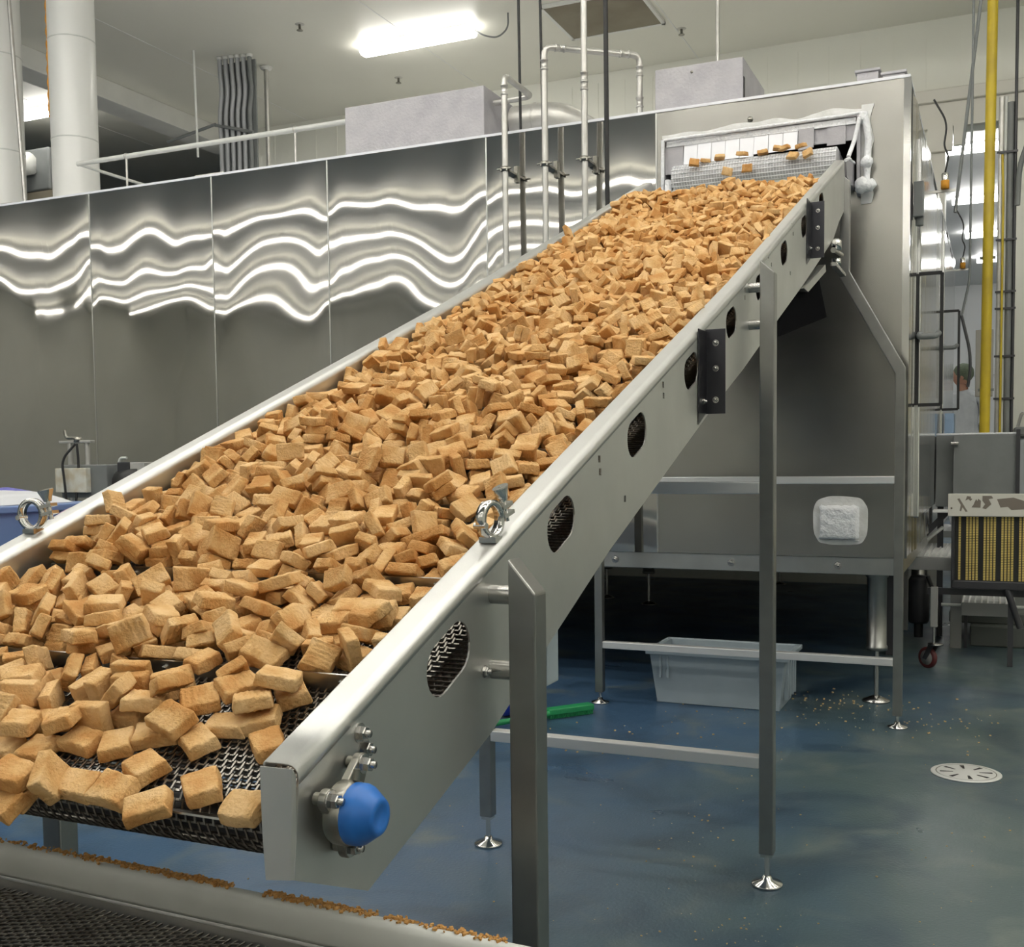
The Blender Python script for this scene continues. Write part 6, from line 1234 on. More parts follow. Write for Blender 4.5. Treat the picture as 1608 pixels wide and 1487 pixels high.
120,57,32,129,-7,77,18,161,70,28,0,0,-92,24,231,103,28,0,0,-99,12,284,168,23,-55,0,25,24,271,44,28,4,0,-10,21,18,120,38,180,-23,-90,9,
91,159,24,8,36,118,6,69,169,36,36,-4,-160,9,182,123,28,0,0,-172,3,228,156,28,0,0,-92,6,93,310,24,35,-8,-164,24,128,236,30,-4,10,96,24,
48,359,28,0,49,167,18,22,319,33,-45,-1,90,15,81,341,24,-180,-35,-85,18,27,373,43,1,-41,-66,9,88,393,28,0,0,97,9,311,406,25,0,-44,-98,12,
34,426,28,0,0,-156,12,85,455,25,-180,-45,-95,15,277,414,29,77,-30,-113,0,347,626,24,1,-50,58,6,235,640,28,0,0,-165,18,9,744,25,90,-86,-90,3,
414,737,21,83,0,138,3,504,739,28,2,-3,40,3,224,789,28,0,0,-32,12,389,787,23,0,-41,-116,6,553,747,25,-180,60,30,3,85,910,21,-83,0,-6,12,
154,825,31,27,21,-30,15,200,898,21,-142,0,96,6,479,901,25,0,37,-90,18,77,939,28,-1,1,173,18,269,921,28,0,0,94,9,382,949,21,160,14,-82,18,
42,1023,23,0,-41,-97,0,79,988,28,-161,35,77,12,124,957,30,-52,-18,-91,15,171,968,22,-6,27,79,15,260,973,21,17,-17,-91,3,346,996,29,-170,42,57,21,
408,962,37,1,20,0,12,489,1005,24,-122,0,161,24,449,983,45,29,67,-146,12,569,989,25,0,-63,123,3,39,1060,28,-1,-2,175,0,112,1025,22,-135,0,114,6,
153,1026,24,-91,-89,-95,6,496,1072,22,-65,0,179,3,486,1053,28,-63,-21,165,9,481,1024,34,57,-12,169,9,535,1038,28,-40,-22,17,6,860,1006,34,-158,-58,-19,3,
861,1064,24,-23,-90,-124,3,35,1123,21,-4,25,44,12,79,1060,38,-168,36,24,3,214,1061,28,0,0,-12,18,269,1055,28,-2,1,168,15,323,1033,33,44,7,165,21,
395,1091,24,-90,-17,101,9,418,1073,41,0,35,-14,9,460,1134,21,0,-36,84,0,469,1095,26,0,-70,98,0,521,1117,23,-178,-41,-72,0,548,1081,36,90,0,30,9,
637,1140,31,-2,-6,110,18,607,1063,29,8,-3,31,24,715,1078,26,-48,-14,-99,3,9,1187,24,40,90,40,3,127,1134,23,20,-18,168,18,493,1212,24,64,0,123,15,
608,1123,29,-90,71,-52,3,855,1180,25,-7,-15,-178,0,45,1211,28,0,1,-90,0,87,1213,28,0,0,-86,24,131,1134,42,-27,-2,-56,12,173,1107,31,-91,-39,-168,3,
415,1233,39,-16,41,-104,6,543,1211,23,80,-10,8,0,20,1334,25,-180,55,90,3,104,1269,27,-180,43,84,18,154,1291,28,0,0,-7,3,146,1286,46,-180,0,37,18,
426,1288,25,17,9,17,12,425,1266,48,77,-14,177,0,535,1261,28,179,11,90,21,649,1280,38,90,0,-72,12,212,1347,34,-14,-3,-80,12,264,1328,21,1,-25,-12,24,
361,1339,28,2,-2,166,9,422,1337,28,0,0,4,24,485,1343,29,0,-2,-81,9,527,1338,22,-6,28,114,9,611,1311,28,0,0,-99,15,33,1462,22,-90,0,0,6,
95,1415,24,180,88,92,6,93,1290,42,-154,-53,-76,0,151,1471,22,-5,34,81,0,139,1375,28,0,0,158,15,232,1461,28,-180,-72,-90,9,194,1396,22,-171,-29,-82,0,
210,1355,56,-5,21,5,12,271,1380,28,0,0,93,12,318,1369,28,0,0,76,24,414,1422,20,-91,0,176,12,413,1386,28,0,0,4,24,476,1359,47,-178,0,-168,9,
611,1458,34,-1,-2,116,18,862,1465,26,0,-40,-90,18,279,1475,28,0,0,-179,24,488,1511,22,0,39,85,6,521,1491,25,121,88,97,3,593,1391,25,-180,38,46,18,
30,1542,28,0,0,180,18,85,1520,23,175,-31,-88,15,168,1544,28,0,0,-102,15,230,1516,32,-35,-22,-29,9,290,1518,28,0,0,2,12,448,1532,27,20,27,80,21,
499,1530,30,0,39,85,3,22,1626,32,-5,-7,93,3,165,1607,22,-9,-27,-75,3,128,1576,27,134,11,96,6,212,1600,24,-1,33,94,24,249,1566,26,180,-41,-87,18,
292,1589,22,20,-17,87,9,326,1510,46,0,0,92,12,492,1576,28,0,0,0,3,729,1561,28,0,0,89,3,852,1658,22,91,0,-41,24,81,1603,23,19,19,-95,18,
155,1628,34,-25,-2,8,9,278,1668,27,-60,-20,0,0,345,1611,28,180,0,-147,12,527,1599,39,137,0,-75,21,546,1656,29,41,12,167,21,863,1692,27,-155,-90,-53,9,
22,1714,22,0,36,-90,6,100,1683,24,-23,-18,164,18,163,1767,21,40,0,91,6,150,1655,41,-150,13,170,12,149,1699,26,0,-66,-96,0,584,1753,28,35,17,158,24,
648,1719,23,0,-31,92,21,701,1648,28,0,0,-151,12,795,1755,26,-24,27,45,6,158,1720,22,114,0,-6,12,282,1740,39,-2,-46,92,18,432,1790,33,91,32,-90,12,
511,1791,28,0,0,-49,0,653,1695,43,-60,7,-10,21,48,1814,45,179,0,-157,24,210,1815,28,180,0,-42,15,273,1857,23,51,0,118,15,397,1840,28,-180,0,-168,24,
417,1837,55,90,0,-11,0,456,1869,24,-56,0,-13,24,525,1855,21,23,11,-16,21,617,1847,23,0,-42,-96,3,596,1810,41,0,-30,77,21,722,1831,28,180,0,-86,21,
851,1853,28,0,0,-105,24,24,1843,39,158,73,90,6,26,1873,40,-76,0,-9,3,178,1880,23,0,31,-106,21,233,1894,29,9,12,-60,3,253,1834,42,-33,10,131,21,
353,1908,30,-28,77,97,12,365,1867,41,-162,29,135,21,401,1899,28,0,0,-30,21,454,1911,25,0,57,111,3,545,1915,28,0,0,144,24,620,1886,22,36,9,1,9,
587,1868,37,-147,-18,35,9,723,1891,21,-1,-26,109,21,844,1917,23,-130,0,-118,15,28,1921,28,-180,0,-15,0,73,1874,46,173,5,110,3,65,1977,21,180,-35,-92,3,
110,1909,37,-79,1,-3,3,129,1947,31,-78,-37,4,0,145,1911,39,92,4,-79,12,178,1935,42,52,-90,-84,0,260,1928,31,66,24,112,6,351,1928,39,-79,-4,35,24,
453,1984,28,0,47,-92,18,482,1962,20,-90,0,-85,12,573,1961,20,-90,0,-104,3,614,1966,28,180,-64,-105,15,48,2057,22,21,-15,0,6,125,2040,30,128,19,14,21,
127,1998,24,104,0,10,24,103,1946,46,-35,-17,89,12,198,1967,51,111,-19,-59,24,286,1960,21,15,16,-47,6,352,2012,23,0,-38,92,12,527,2027,33,0,4,-84,3,
550,1970,22,90,0,-87,6,510,1957,48,-5,-1,-96,12,587,2049,23,0,38,89,12,860,2050,27,-167,-58,-11,0,98,2080,28,0,0,3,6,150,2092,25,-19,24,65,18,
262,1975,42,-17,22,119,12,362,1975,30,-6,0,-176,3,395,2062,28,180,0,-8,12,486,2097,28,0,0,-90,6,614,2086,23,0,45,110,3,730,2080,37,-78,5,1,12,
25,2146,28,0,0,-177,6,113,2133,25,-15,-24,-82,21,167,2140,21,-14,-17,171,12,263,2142,23,-3,-31,-146,15,311,2133,22,-8,-30,-131,6,312,2121,49,8,-15,175,24,
361,2123,28,0,0,92,12,411,2126,29,50,-4,167,0,441,2095,40,90,0,81,6,507,2151,28,-174,-2,80,21,683,2140,27,4,-14,118,12,737,2121,28,0,0,90,6,
835,2134,28,176,2,-169,3,25,2225,21,-49,0,3,3,23,2198,41,0,-30,93,24,42,2144,46,0,0,10,3,122,2187,30,91,-31,68,3,169,2221,28,0,0,-6,6,
200,2193,30,86,29,-99,3,254,2199,28,0,0,97,12,369,2231,28,5,42,-177,21,423,2196,23,-12,-21,177,18,435,2150,44,33,-15,-26,15,540,2202,36,-19,-10,63,12,
600,2204,28,171,6,-173,9,666,2204,28,0,0,-14,9,787,2170,28,-180,0,-51,24,860,2185,20,-180,32,90,3,103,2277,32,-155,-45,-75,18,164,2214,46,0,0,-22,9,
271,2264,22,179,34,90,3,294,2230,23,180,34,92,15,350,2333,26,54,10,173,21,338,2226,25,-42,-1,84,12,315,2184,28,-14,-27,-8,9,491,2241,26,-14,36,68,9,
430,2250,28,0,0,33,24,434,2236,46,0,0,170,18,556,2260,26,-16,-90,-121,15,594,2273,20,0,-32,-79,3,725,2343,26,-14,-9,-178,12,722,2286,20,-42,0,-156,21,
863,2222,29,90,41,90,0,97,2331,28,1,-63,-91,15,111,2352,28,3,63,93,9,81,2272,45,49,15,-144,18,152,2309,32,8,-3,19,15,247,2349,21,-96,0,-113,3,
224,2294,30,46,-17,-164,9,412,2294,29,-177,12,-163,18,456,2313,37,4,19,103,18,542,2345,34,15,-10,90,3,591,2348,28,0,0,168,3,580,2284,34,-158,24,145,9,
820,2226,26,-179,28,-50,12,131,2371,34,-110,30,120,6,212,2370,22,-24,11,-23,21,287,2383,34,85,37,57,9,428,2408,25,180,46,145,12,396,2363,28,-26,30,120,18,
469,2370,28,0,0,-18,15,604,2375,43,-23,15,20,24,653,2392,24,19,24,-58,9,739,2410,27,-180,43,90,24,858,2398,21,-1,-32,-90,6,32,2411,39,7,-28,-8,21,
229,2385,36,9,16,65,15,302,2411,44,30,-18,-179,0,370,2453,25,-151,14,-144,24,463,2435,28,-180,0,-35,24,567,2413,22,0,31,-4,15,855,2439,28,0,0,174,0,
60,2510,31,150,-8,-29,3,109,2473,27,5,-7,179,15,156,2490,28,180,0,-79,9,121,2430,44,8,2,43,18,200,2471,25,0,59,-87,6,282,2454,28,0,0,-66,12,
345,2502,24,109,0,-29,24,340,2450,49,-86,-13,-98,15,324,2460,25,93,-5,-98,24,366,2456,59,-119,13,81,6,501,2508,29,-153,37,63,9,572,2462,39,-67,36,-58,12,
861,2481,27,-10,-45,-90,9,27,2588,20,-35,0,179,15,30,2543,28,-139,23,180,3,44,2477,51,24,12,144,18,109,2527,28,0,0,-85,18,176,2621,29,36,-19,-156,21,
255,2489,34,146,32,61,15,319,2542,33,31,-14,16,18,342,2514,58,1,7,-107,21,384,2540,28,0,-66,165,12,577,2551,28,0,0,149,3,612,2586,21,0,-35,100,0,
635,2543,48,-90,-70,-52,3,788,2554,28,0,0,0,24,848,2520,21,140,0,-14,15,29,2624,22,62,0,180,21,21,2583,40,-178,35,-87,3,79,2573,27,-180,56,89,12,
153,2634,42,-175,-40,-98,0,182,2559,34,43,48,-76,18,242,2630,32,-98,-35,168,18,213,2599,42,-51,4,-175,9,239,2545,39,133,2,-10,18,272,2595,38,-29,-26,37,9,
351,2637,28,0,-1,90,6,298,2500,46,-94,-44,-119,0,423,2623,26,-180,71,92,3,510,2610,33,-4,4,-133,12,537,2583,30,4,-5,47,18,587,2633,35,33,-34,-17,6,
626,2649,31,-7,1,131,24,651,2598,25,0,79,-86,6,709,2645,21,0,-30,-141,15,871,2662,24,93,-89,87,6,871,2563,34,-90,-60,90,15,62,2686,21,-17,-13,-151,15,
168,2687,28,0,0,82,24,208,2681,25,180,-76,-101,0,214,2658,21,-94,0,169,12,202,2609,67,0,-30,-79,18,280,2657,28,0,0,-44,15,397,2636,36,102,-4,55,0,
469,2668,28,0,0,56,21,593,2700,26,0,-40,-37,18,561,2673,33,-46,-35,-34,15,668,2681,31,26,-20,161,6,808,2668,28,-180,0,73,24,36,2735,28,0,0,-4,15,
87,2721,32,-136,51,102,9,100,2737,33,-36,-56,-89,12,164,2743,27,-1,-42,-91,21,132,2699,33,-148,-36,-55,21,180,2663,56,36,7,-54,12,210,2712,35,10,45,3,15,
245,2654,68,12,-39,-20,18,286,2713,28,0,0,5,9,368,2742,23,129,-3,55,21,312,2700,62,17,23,-158,24,415,2757,26,0,-50,-49,12,425,2684,28,0,0,64,24,
490,2727,26,-26,4,143,3,598,2733,26,-123,-11,-178,9,690,2767,32,6,-46,103,15,659,2735,36,-28,21,140,12,852,2577,27,-90,-89,90,9,866,2720,26,-13,90,-28,12,
33,2806,27,-144,-20,-28,18,107,2817,23,37,11,131,18,118,2764,52,42,11,-175,6,172,2774,41,50,48,109,15,139,2746,49,-43,3,21,15,267,2773,22,30,-8,24,6,
266,2680,46,0,0,112,15,423,2799,29,105,-82,-78,12,468,2770,36,90,0,27,18,663,2802,28,-180,0,111,0,689,2759,51,-37,-30,167,9,701,2833,22,28,-12,-169,3,
737,2790,28,180,0,18,24,741,2756,27,176,-90,-69,9,809,2725,28,0,0,-95,6,45,2882,22,-59,0,-180,3,44,2846,26,123,-4,3,24,63,2791,45,-64,39,-101,9,
86,2923,26,59,-5,0,24,120,2847,23,179,-42,-120,0,149,2868,30,44,-15,-45,18,160,2813,38,116,0,-39,9,240,2912,28,45,25,158,9,219,2890,40,37,8,-57,9,
199,2811,42,-61,12,-23,15,287,2842,28,180,0,118,6,302,2743,47,-2,63,109,15,326,2767,38,-87,-61,-71,24,403,2855,20,-12,-17,-167,12,463,2871,24,-105,0,-176,24,
465,2841,21,0,26,175,18,521,2886,25,0,-52,91,0,513,2793,46,-26,-64,-96,21,541,2804,34,-66,17,-31,9,622,2789,33,-90,-44,-76,18,649,2854,27,0,-86,91,9,
643,2837,40,83,-56,7,12,691,2866,25,7,34,96,15,816,2919,24,1,-39,-95,15,871,2866,32,-90,51,90,9,28,2910,39,42,0,-179,12,93,2873,26,7,-51,-85,6,
151,2917,35,-21,0,-30,15,233,2950,25,-179,-53,-45,0,312,2933,28,0,0,90,24,305,2814,41,-35,8,-140,21,356,2927,28,0,0,-91,6,370,2814,39,17,-14,-39,9,
394,2895,38,177,21,75,9,459,2852,51,-8,13,-118,15,463,2792,39,90,0,-163,3,552,2921,24,-117,-90,-63,0,511,2851,39,149,37,83,9,553,2819,36,113,-8,-42,6,
618,2963,39,-180,-23,5,21,601,2873,46,171,16,92,15,665,2924,31,23,-1,0,6,711,2956,28,0,-60,163,9,785,2928,30,-90,-38,-94,3,818,2952,22,-180,-38,-92,6,
28,2953,28,-180,0,-4,9,64,2966,26,90,-20,-93,9,136,2980,21,-155,-8,163,15,144,2954,48,-16,-2,-55,9,101,2849,57,172,15,-143,12,274,2968,28,-180,-75,-67,12,
360,2969,25,-180,-60,-92,3,416,2933,40,-136,0,146,15,451,2963,23,180,-44,-123,3,479,2994,24,-149,18,-15,0,581,2990,40,-48,-16,53,3,592,2919,54,-163,-2,-126,12,
669,2987,28,0,0,167,18,735,2999,28,180,0,-178,24,762,2967,41,11,-30,75,9,802,2996,30,0,5,94,21,31,3068,28,121,8,-57,24,31,2998,28,0,0,93,6,
18,3003,46,0,0,-90,9,84,3007,26,-72,8,-1,21,80,3030,22,-68,0,-4,12,167,3009,30,83,-28,-107,18,227,3038,26,-2,-23,-95,24,272,2986,36,-105,4,-158,12,
354,3068,27,90,81,78,6,331,2992,42,179,44,75,21,427,2988,42,2,46,60,3,469,2979,55,75,19,-57,18,522,3019,32,1,23,-131,3,575,3080,22,-90,0,-95,24,
630,3043,22,-90,0,-97,24,652,3072,26,90,8,-97,24,702,3047,26,0,71,64,6,60,3113,28,0,0,-141,18,99,3101,40,0,35,-26,3,94,3055,47,21,22,-94,6,
175,3122,20,-18,12,144,6,130,3082,25,4,80,-22,6,197,3059,31,34,-55,-58,6,253,3106,28,0,0,166,6,303,3100,22,155,16,-16,0,266,3028,38,-90,0,100,12,
329,3126,21,143,0,-37,24,322,3102,44,-59,-4,141,18,398,3103,22,137,0,28,24,446,3085,27,146,-21,34,18,409,3036,29,0,2,180,18,512,3091,28,0,0,-27,24,
487,3050,32,11,-30,41,24,602,3124,28,180,63,103,9,601,3022,41,-90,0,-55,24,661,3118,22,-109,0,-173,3,684,3087,40,5,-23,92,0,708,3082,54,149,37,-67,3,
825,3089,33,-2,-36,-3,18,761,3066,39,-41,0,21,21,853,3115,27,170,43,166,9,138,3155,33,125,-34,-71,12,146,3072,28,-81,14,-113,21,208,3110,40,-135,-10,70,9,
287,3161,36,90,21,73,9,333,3202,28,0,62,90,9,318,3151,33,11,36,72,6,419,3223,22,0,-29,90,21,464,3204,25,0,-53,-90,3,472,3037,42,-32,-5,144,18,
510,3164,31,-175,3,-31,24,573,3215,22,0,39,0,6,590,3164,22,29,-12,30,9,653,3192,34,14,7,155,21,637,3150,25,0,64,-78,3,666,3131,41,109,6,9,9,
722,3205,26,-174,-44,-100,9,712,3151,28,0,0,-82,9,757,3142,31,-1,24,91,0,804,3131,22,4,-33,177,0,847,3217,22,27,7,166,15,849,3153,28,44,-27,-144,0,
43,3203,32,-175,6,126,6,27,3177,53,2,-11,-7,3,89,3220,22,0,32,118,9,107,3138,39,-90,0,-44,12,147,3110,44,137,68,23,0,217,3161,29,90,-21,-7,21,
279,3217,39,-86,0,91,3,361,3224,22,117,0,-11,12,366,3243,24,63,8,165,18,408,3194,35,-169,-10,41,0,426,3152,31,-114,-24,-123,12,602,3251,23,0,35,45,15,
682,3229,22,12,-20,53,15,734,3230,27,0,-44,-95,21,792,3220,28,-180,-67,-171,15,852,3257,30,-89,32,90,18,28,3288,36,-90,0,-171,9,71,3255,33,-90,-32,-62,6,
169,3271,29,159,40,37,9,305,3245,28,0,0,-64,18,287,3278,42,-36,18,49,6,402,3280,28,0,0,89,9,457,3314,21,-12,-17,-157,15,494,3261,37,-43,0,102,18,
514,3260,29,-35,-27,70,18,606,3309,28,180,0,133,21,650,3270,28,0,0,-39,15,740,3321,24,0,46,81,0,12,3344,28,-90,27,90,9,51,3325,32,-138,-47,-141,9,
46,3340,43,20,57,113,12,107,3394,23,180,-42,132,6,103,3351,21,44,0,-9,3,85,3305,36,90,0,76,18,175,3294,47,69,-39,-82,21,211,3335,29,0,-3,8,15,
275,3364,22,54,0,-170,12,298,3323,36,41,38,-29,18,347,3365,23,-2,30,89,21,350,3302,41,-7,26,53,15,394,3356,21,-47,1,-1,12,505,3310,20,-4,28,-11,0,
574,3348,32,111,-68,-71,9,652,3342,29,-6,37,100,24,684,3310,37,141,0,18,9,749,3343,26,-45,14,4,3,785,3377,24,178,-89,-122,6,805,3329,44,27,-9,-18,24,
51,3388,28,0,0,99,3,95,3355,49,28,9,-24,0,121,3386,34,34,27,8,0,159,3354,47,180,51,67,21,150,3310,36,-88,-4,68,9,231,3376,39,-93,0,-162,12,
247,3338,51,-180,6,-89,9,304,3424,39,-86,0,90,12,358,3408,33,-180,-11,-113,12,445,3368,28,0,0,90,15,528,3355,28,0,1,-109,24,540,3372,47,0,-1,131,0,
619,3414,30,163,54,67,12,614,3390,34,44,-38,-149,15,700,3365,25,140,-9,76,6,738,3424,21,5,25,103,15,823,3340,22,13,24,-162,6,834,3267,38,-92,57,-92,21,
868,3406,33,-82,30,90,18,30,3471,42,-103,-7,152,21,27,3443,39,90,0,-36,12,78,3501,32,-2,54,131,21,89,3454,34,-60,12,-20,24,148,3496,26,7,-39,-101,9,
142,3435,28,180,0,177,3,193,3468,32,-1,5,-105,21,269,3482,39,-137,4,174,21,272,3450,33,163,-41,-81,3,389,3464,46,-70,-8,118,15,418,3482,33,0,0,-73,3,
412,3433,44,-108,-23,-149,18,475,3487,35,8,5,-31,24,527,3466,30,-21,29,-114,15,554,3404,26,-22,22,157,15,599,3456,26,-173,-90,-161,9,609,3336,57,162,-56,-107,0,
672,3454,31,5,-2,25,15,667,3391,47,-8,-39,-20,0,732,3487,33,-4,5,48,9,716,3437,48,-20,7,-48,12,686,3395,35,144,-18,35,24,778,3426,37,31,2,149,15,
852,3503,24,-173,-28,-105,24,110,3546,28,0,0,1,18,172,3535,25,12,-26,-125,24,164,3377,47,0,-51,-113,18,228,3549,20,87,0,150,12,310,3559,29,3,-51,-56,18,
293,3510,43,-173,40,117,3,340,3513,28,0,0,90,24,376,3455,56,-70,-10,117,9,387,3527,28,0,0,-73,21,414,3498,52,0,0,131,6,473,3568,27,176,-89,-140,12,
447,3532,28,93,17,1,6,659,3441,48,-2,5,-107,9,706,3521,28,0,0,138,6,806,3538,28,0,0,104,12,795,3484,48,-172,89,90,0,29,3556,38,57,25,-158,9,
103,3591,28,0,0,94,9,159,3602,22,-75,0,-6,3,175,3546,40,21,-19,-150,0,229,3570,39,-56,40,-7,24,284,3586,21,142,0,37,24,338,3566,36,90,0,126,0,
351,3519,53,160,0,-166,6,414,3611,21,41,0,6,24,377,3583,37,0,24,174,3,429,3565,28,-180,0,-176,15,493,3596,44,-19,-44,-131,3,529,3546,34,-15,-4,141,18,
680,3567,22,118,6,-64,0,655,3547,39,-11,-22,73,6,9,3597,35,-90,-9,90,0,84,3649,21,-35,-2,17,24,96,3598,46,0,0,63,24,196,3619,42,-28,-23,-47,3,
242,3605,34,54,50,10,12,234,3589,64,-46,-46,180,18,296,3627,23,180,-41,-81,6,338,3667,28,0,0,65,9,342,3647,46,0,0,-8,24,389,3655,28,0,0,-178,15,
397,3651,46,0,0,-84,15,448,3666,21,0,33,-66,6,470,3619,32,-83,30,-129,18,536,3635,28,0,0,22,15,719,3567,36,0,19,-20,9,648,3616,28,178,-2,137,21,
752,3597,36,-144,23,146,15,772,3634,40,-12,-21,-25,3,871,3652,20,-90,0,90,21,23,3722,27,180,88,97,15,24,3670,28,180,0,0,6,96,3715,25,180,-61,-87,6,
97,3695,24,-119,0,-178,6,75,3647,43,-33,14,41,0,132,3691,23,-92,-2,97,6,122,3662,53,-3,-3,115,3,230,3647,28,0,0,112,12,287,3729,28,0,0,170,6,
277,3658,36,45,-12,19,12,344,3718,36,40,25,-11,21,411,3713,28,0,0,-141,24,371,3694,46,0,0,24,9,418,3567,51,174,13,69,18,546,3693,28,0,0,168,18,
599,3705,37,-27,0,-89,24,670,3648,36,-168,12,-41,0,655,3676,22,34,-4,-4,24,669,3716,28,0,0,176,0,717,3654,28,0,-1,-50,18,709,3621,42,-179,-36,37,9,
763,3671,41,137,-2,-2,24,858,3711,28,-180,51,90,24,39,3770,33,0,0,-134,18,41,3703,36,90,0,3,9,95,3755,33,0,2,-95,9,136,3749,21,0,36,-86,3,
175,3675,37,-165,19,-165,21,195,3744,30,-89,-35,81,9,215,3737,30,90,50,86,0,261,3774,35,34,10,165,0,241,3697,33,143,-25,-25,12,326,3807,25,-128,-10,130,3,
366,3769,44,91,0,-156,12,377,3745,46,124,-45,-164,9,447,3785,24,125,9,7,9,409,3771,46,-93,-5,122,15,486,3793,36,74,72,74,15,540,3784,32,-1,5,74,0,
611,3766,33,-2,5,-108,9,684,3806,21,9,18,26,24,663,3744,22,-90,0,176,15,751,3747,36,-172,36,92,6,800,3751,28,143,3,-2,9,776,3718,31,5,36,94,21,
825,3688,28,180,-61,-108,9,857,3797,22,-142,0,-90,6,851,3740,23,-51,0,0,6,86,3795,40,-72,-1,-11,3,168,3772,44,161,-39,-89,9,154,3717,40,97,-69,-34,6,
212,3802,39,6,-20,81,24,273,3812,45,151,-89,46,9,375,3809,31,-6,0,28,21,420,3831,28,0,0,118,12,517,3826,52,101,-62,-71,15,539,3738,22,90,-4,159,3,
669,3852,21,0,26,45,18,707,3796,32,0,21,-2,6,800,3812,28,-180,0,-8,3,862,3848,28,2,0,90,9,56,3878,26,28,22,-14,18,62,3740,56,-118,1,92,3,
121,3860,41,171,25,54,0,87,3815,39,-72,3,-10,0,202,3916,21,101,0,-1,21,218,3796,56,-5,-20,113,3,242,3840,36,0,-46,57,24,294,3843,41,102,-1,91,15,
351,3838,40,1,27,121,24,512,3877,28,0,0,15,6,540,3849,41,-179,31,-58,21,574,3882,28,-2,1,-148,9,633,3822,43,5,-32,5,24,592,3820,47,73,13,-72,12,
645,3895,28,0,0,135,24,706,3863,48,14,2,-172,9,781,3896,22,14,22,-63,3,30,3948,31,-45,22,159,24,81,3954,23,-180,-43,-100,0,90,3905,44,-167,36,-112,3,
119,3932,30,-16,11,65,12,254,3887,28,0,0,72,21,255,3875,55,95,0,-35,9,316,3881,28,0,0,-59,0,357,3900,46,179,-3,38,9,314,3853,68,2,17,6,24,
388,3907,28,0,-1,32,12,371,3857,58,27,2,-155,0,464,3941,28,180,0,158,12,431,3882,40,154,7,37,15,538,3935,25,5,-32,-63,24,514,3908,50,-176,33,140,21,
614,3923,40,-32,-8,32,21,565,3872,58,100,1,-44,21,694,3938,22,0,-40,-1,3,834,3954,22,0,34,128,12,81,3962,40,-148,30,133,24,162,4075,26,46,-1,-179,24,
137,4024,39,171,-37,-51,0,141,3971,21,-3,-33,-17,0,229,3977,28,180,0,11,0,306,3989,25,-170,-29,-96,15,310,3991,46,-26,-16,-16,12,290,3938,45,131,-17,-29,9,
346,3951,28,0,0,57,15,284,3912,49,44,31,137,6,403,4074,24,-70,0,0,15,412,3978,28,0,30,77,12,415,3932,59,-149,69,92,0,420,3892,54,27,1,-158,18,
475,4075,25,48,14,167,9,464,3944,46,0,0,172,9,531,3952,35,-33,7,48,3,523,3959,51,148,-13,17,18,560,3991,23,-118,-5,168,18,682,4018,28,0,0,-126,18,
653,3956,33,-131,-37,168,6,715,3978,28,180,0,179,12,754,3959,40,49,-3,96,18,776,4011,29,0,-88,-102,24,810,4011,31,90,41,73,3,840,3978,37,-34,35,27,24,
855,4036,22,0,-31,96,15,30,4076,20,63,0,-180,18,26,4092,29,-155,-60,-118,3,29,4025,36,90,0,14,9,81,4111,21,132,0,3,3,90,4080,23,37,-7,-171,6,
89,3999,42,32,-9,-146,15,110,4040,44,32,-7,-147,9,211,4092,29,-138,90,75,21,125,4084,45,11,-37,-102,24,218,4114,27,31,90,66,12,248,4086,36,-60,38,-102,0,
193,4023,36,-11,-18,39,6,314,4027,33,80,39,169,12,265,3993,36,-127,43,81,3,219,3981,47,1,2,129,15,355,3961,47,2,-1,44,9,410,4097,37,25,38,16,9,
485,4096,29,3,50,93,18,438,4029,32,-90,31,-103,21,470,3986,56,-155,51,154,3,542,4039,36,9,-1,127,24,504,3990,46,-54,9,39,18,596,4022,22,-173,-24,-114,21,
630,4024,31,91,49,-113,3,729,4014,31,-165,-50,-112,21,775,4073,28,180,48,90,15,801,4033,55,-25,36,33,9,22,4105,44,0,63,90,15,78,4073,54,179,-15,-102,12,
172,4129,28,0,0,40,21,247,4042,39,39,0,38,15,290,4135,27,-12,-11,-63,12,340,4100,36,-37,0,-180,9,363,4034,37,-99,36,-103,15,386,4138,28,0,-2,-72,9,
455,4113,25,180,62,145,3,412,4040,37,170,45,-103,18,494,4131,35,99,-49,-102,15,552,4137,24,36,8,146,24,527,4109,43,11,26,-94,21,557,4048,52,7,-6,159,3,
603,4092,40,152,11,-97,18,652,4050,48,48,16,99,18,639,4133,28,40,18,-106,3,695,4089,41,-46,-4,66,18,742,4131,27,4,6,0,21,728,4058,41,-31,14,-103,3,
781,4105,42,-44,46,-95,0,797,4072,57,154,-36,-50,12,867,4138,28,90,-24,97,3,853,4084,49,-118,2,-176,15,39,4160,28,0,0,14,24,61,4117,51,-166,-59,-88,18,
94,4152,29,179,-3,-75,3,156,4164,28,0,0,-140,9,185,4123,58,-4,32,127,3,209,4161,40,1,64,-33,0,248,4123,42,-53,-90,177,3,294,4142,44,-176,15,83,24,
305,4131,64,-165,6,136,0,347,4175,21,175,29,61,3,356,4181,38,9,-28,-128,12,321,4045,36,101,-50,-14,15,412,4197,39,-20,26,29,21,413,4143,40,-131,-4,113,6,
462,4164,27,0,-46,66,24,543,4176,23,-1,37,64,15,528,4101,60,20,21,-72,15,613,4143,45,-116,18,124,0,656,4188,24,-27,20,100,3,645,4177,42,-1,33,155,21,
674,4112,50,115,2,52,6,737,4176,28,0,0,-91,3,745,4123,45,7,1,46,12,801,4139,28,180,0,139,0,826,4112,39,-89,2,39,12,28,4200,28,0,0,18,0,
37,4130,54,-120,2,-163,18,79,4211,28,0,0,-92,6,83,4206,46,0,0,-105,9,95,4139,59,1,26,100,21,127,4209,28,0,0,86,15,131,4163,46,0,0,109,0,
175,4227,23,-174,-37,-76,0,173,4170,60,164,21,109,24,173,4120,79,-152,13,-166,3,256,4186,28,-180,0,-121,15,329,4226,21,0,35,-133,6,398,4233,22,68,0,-159,3,
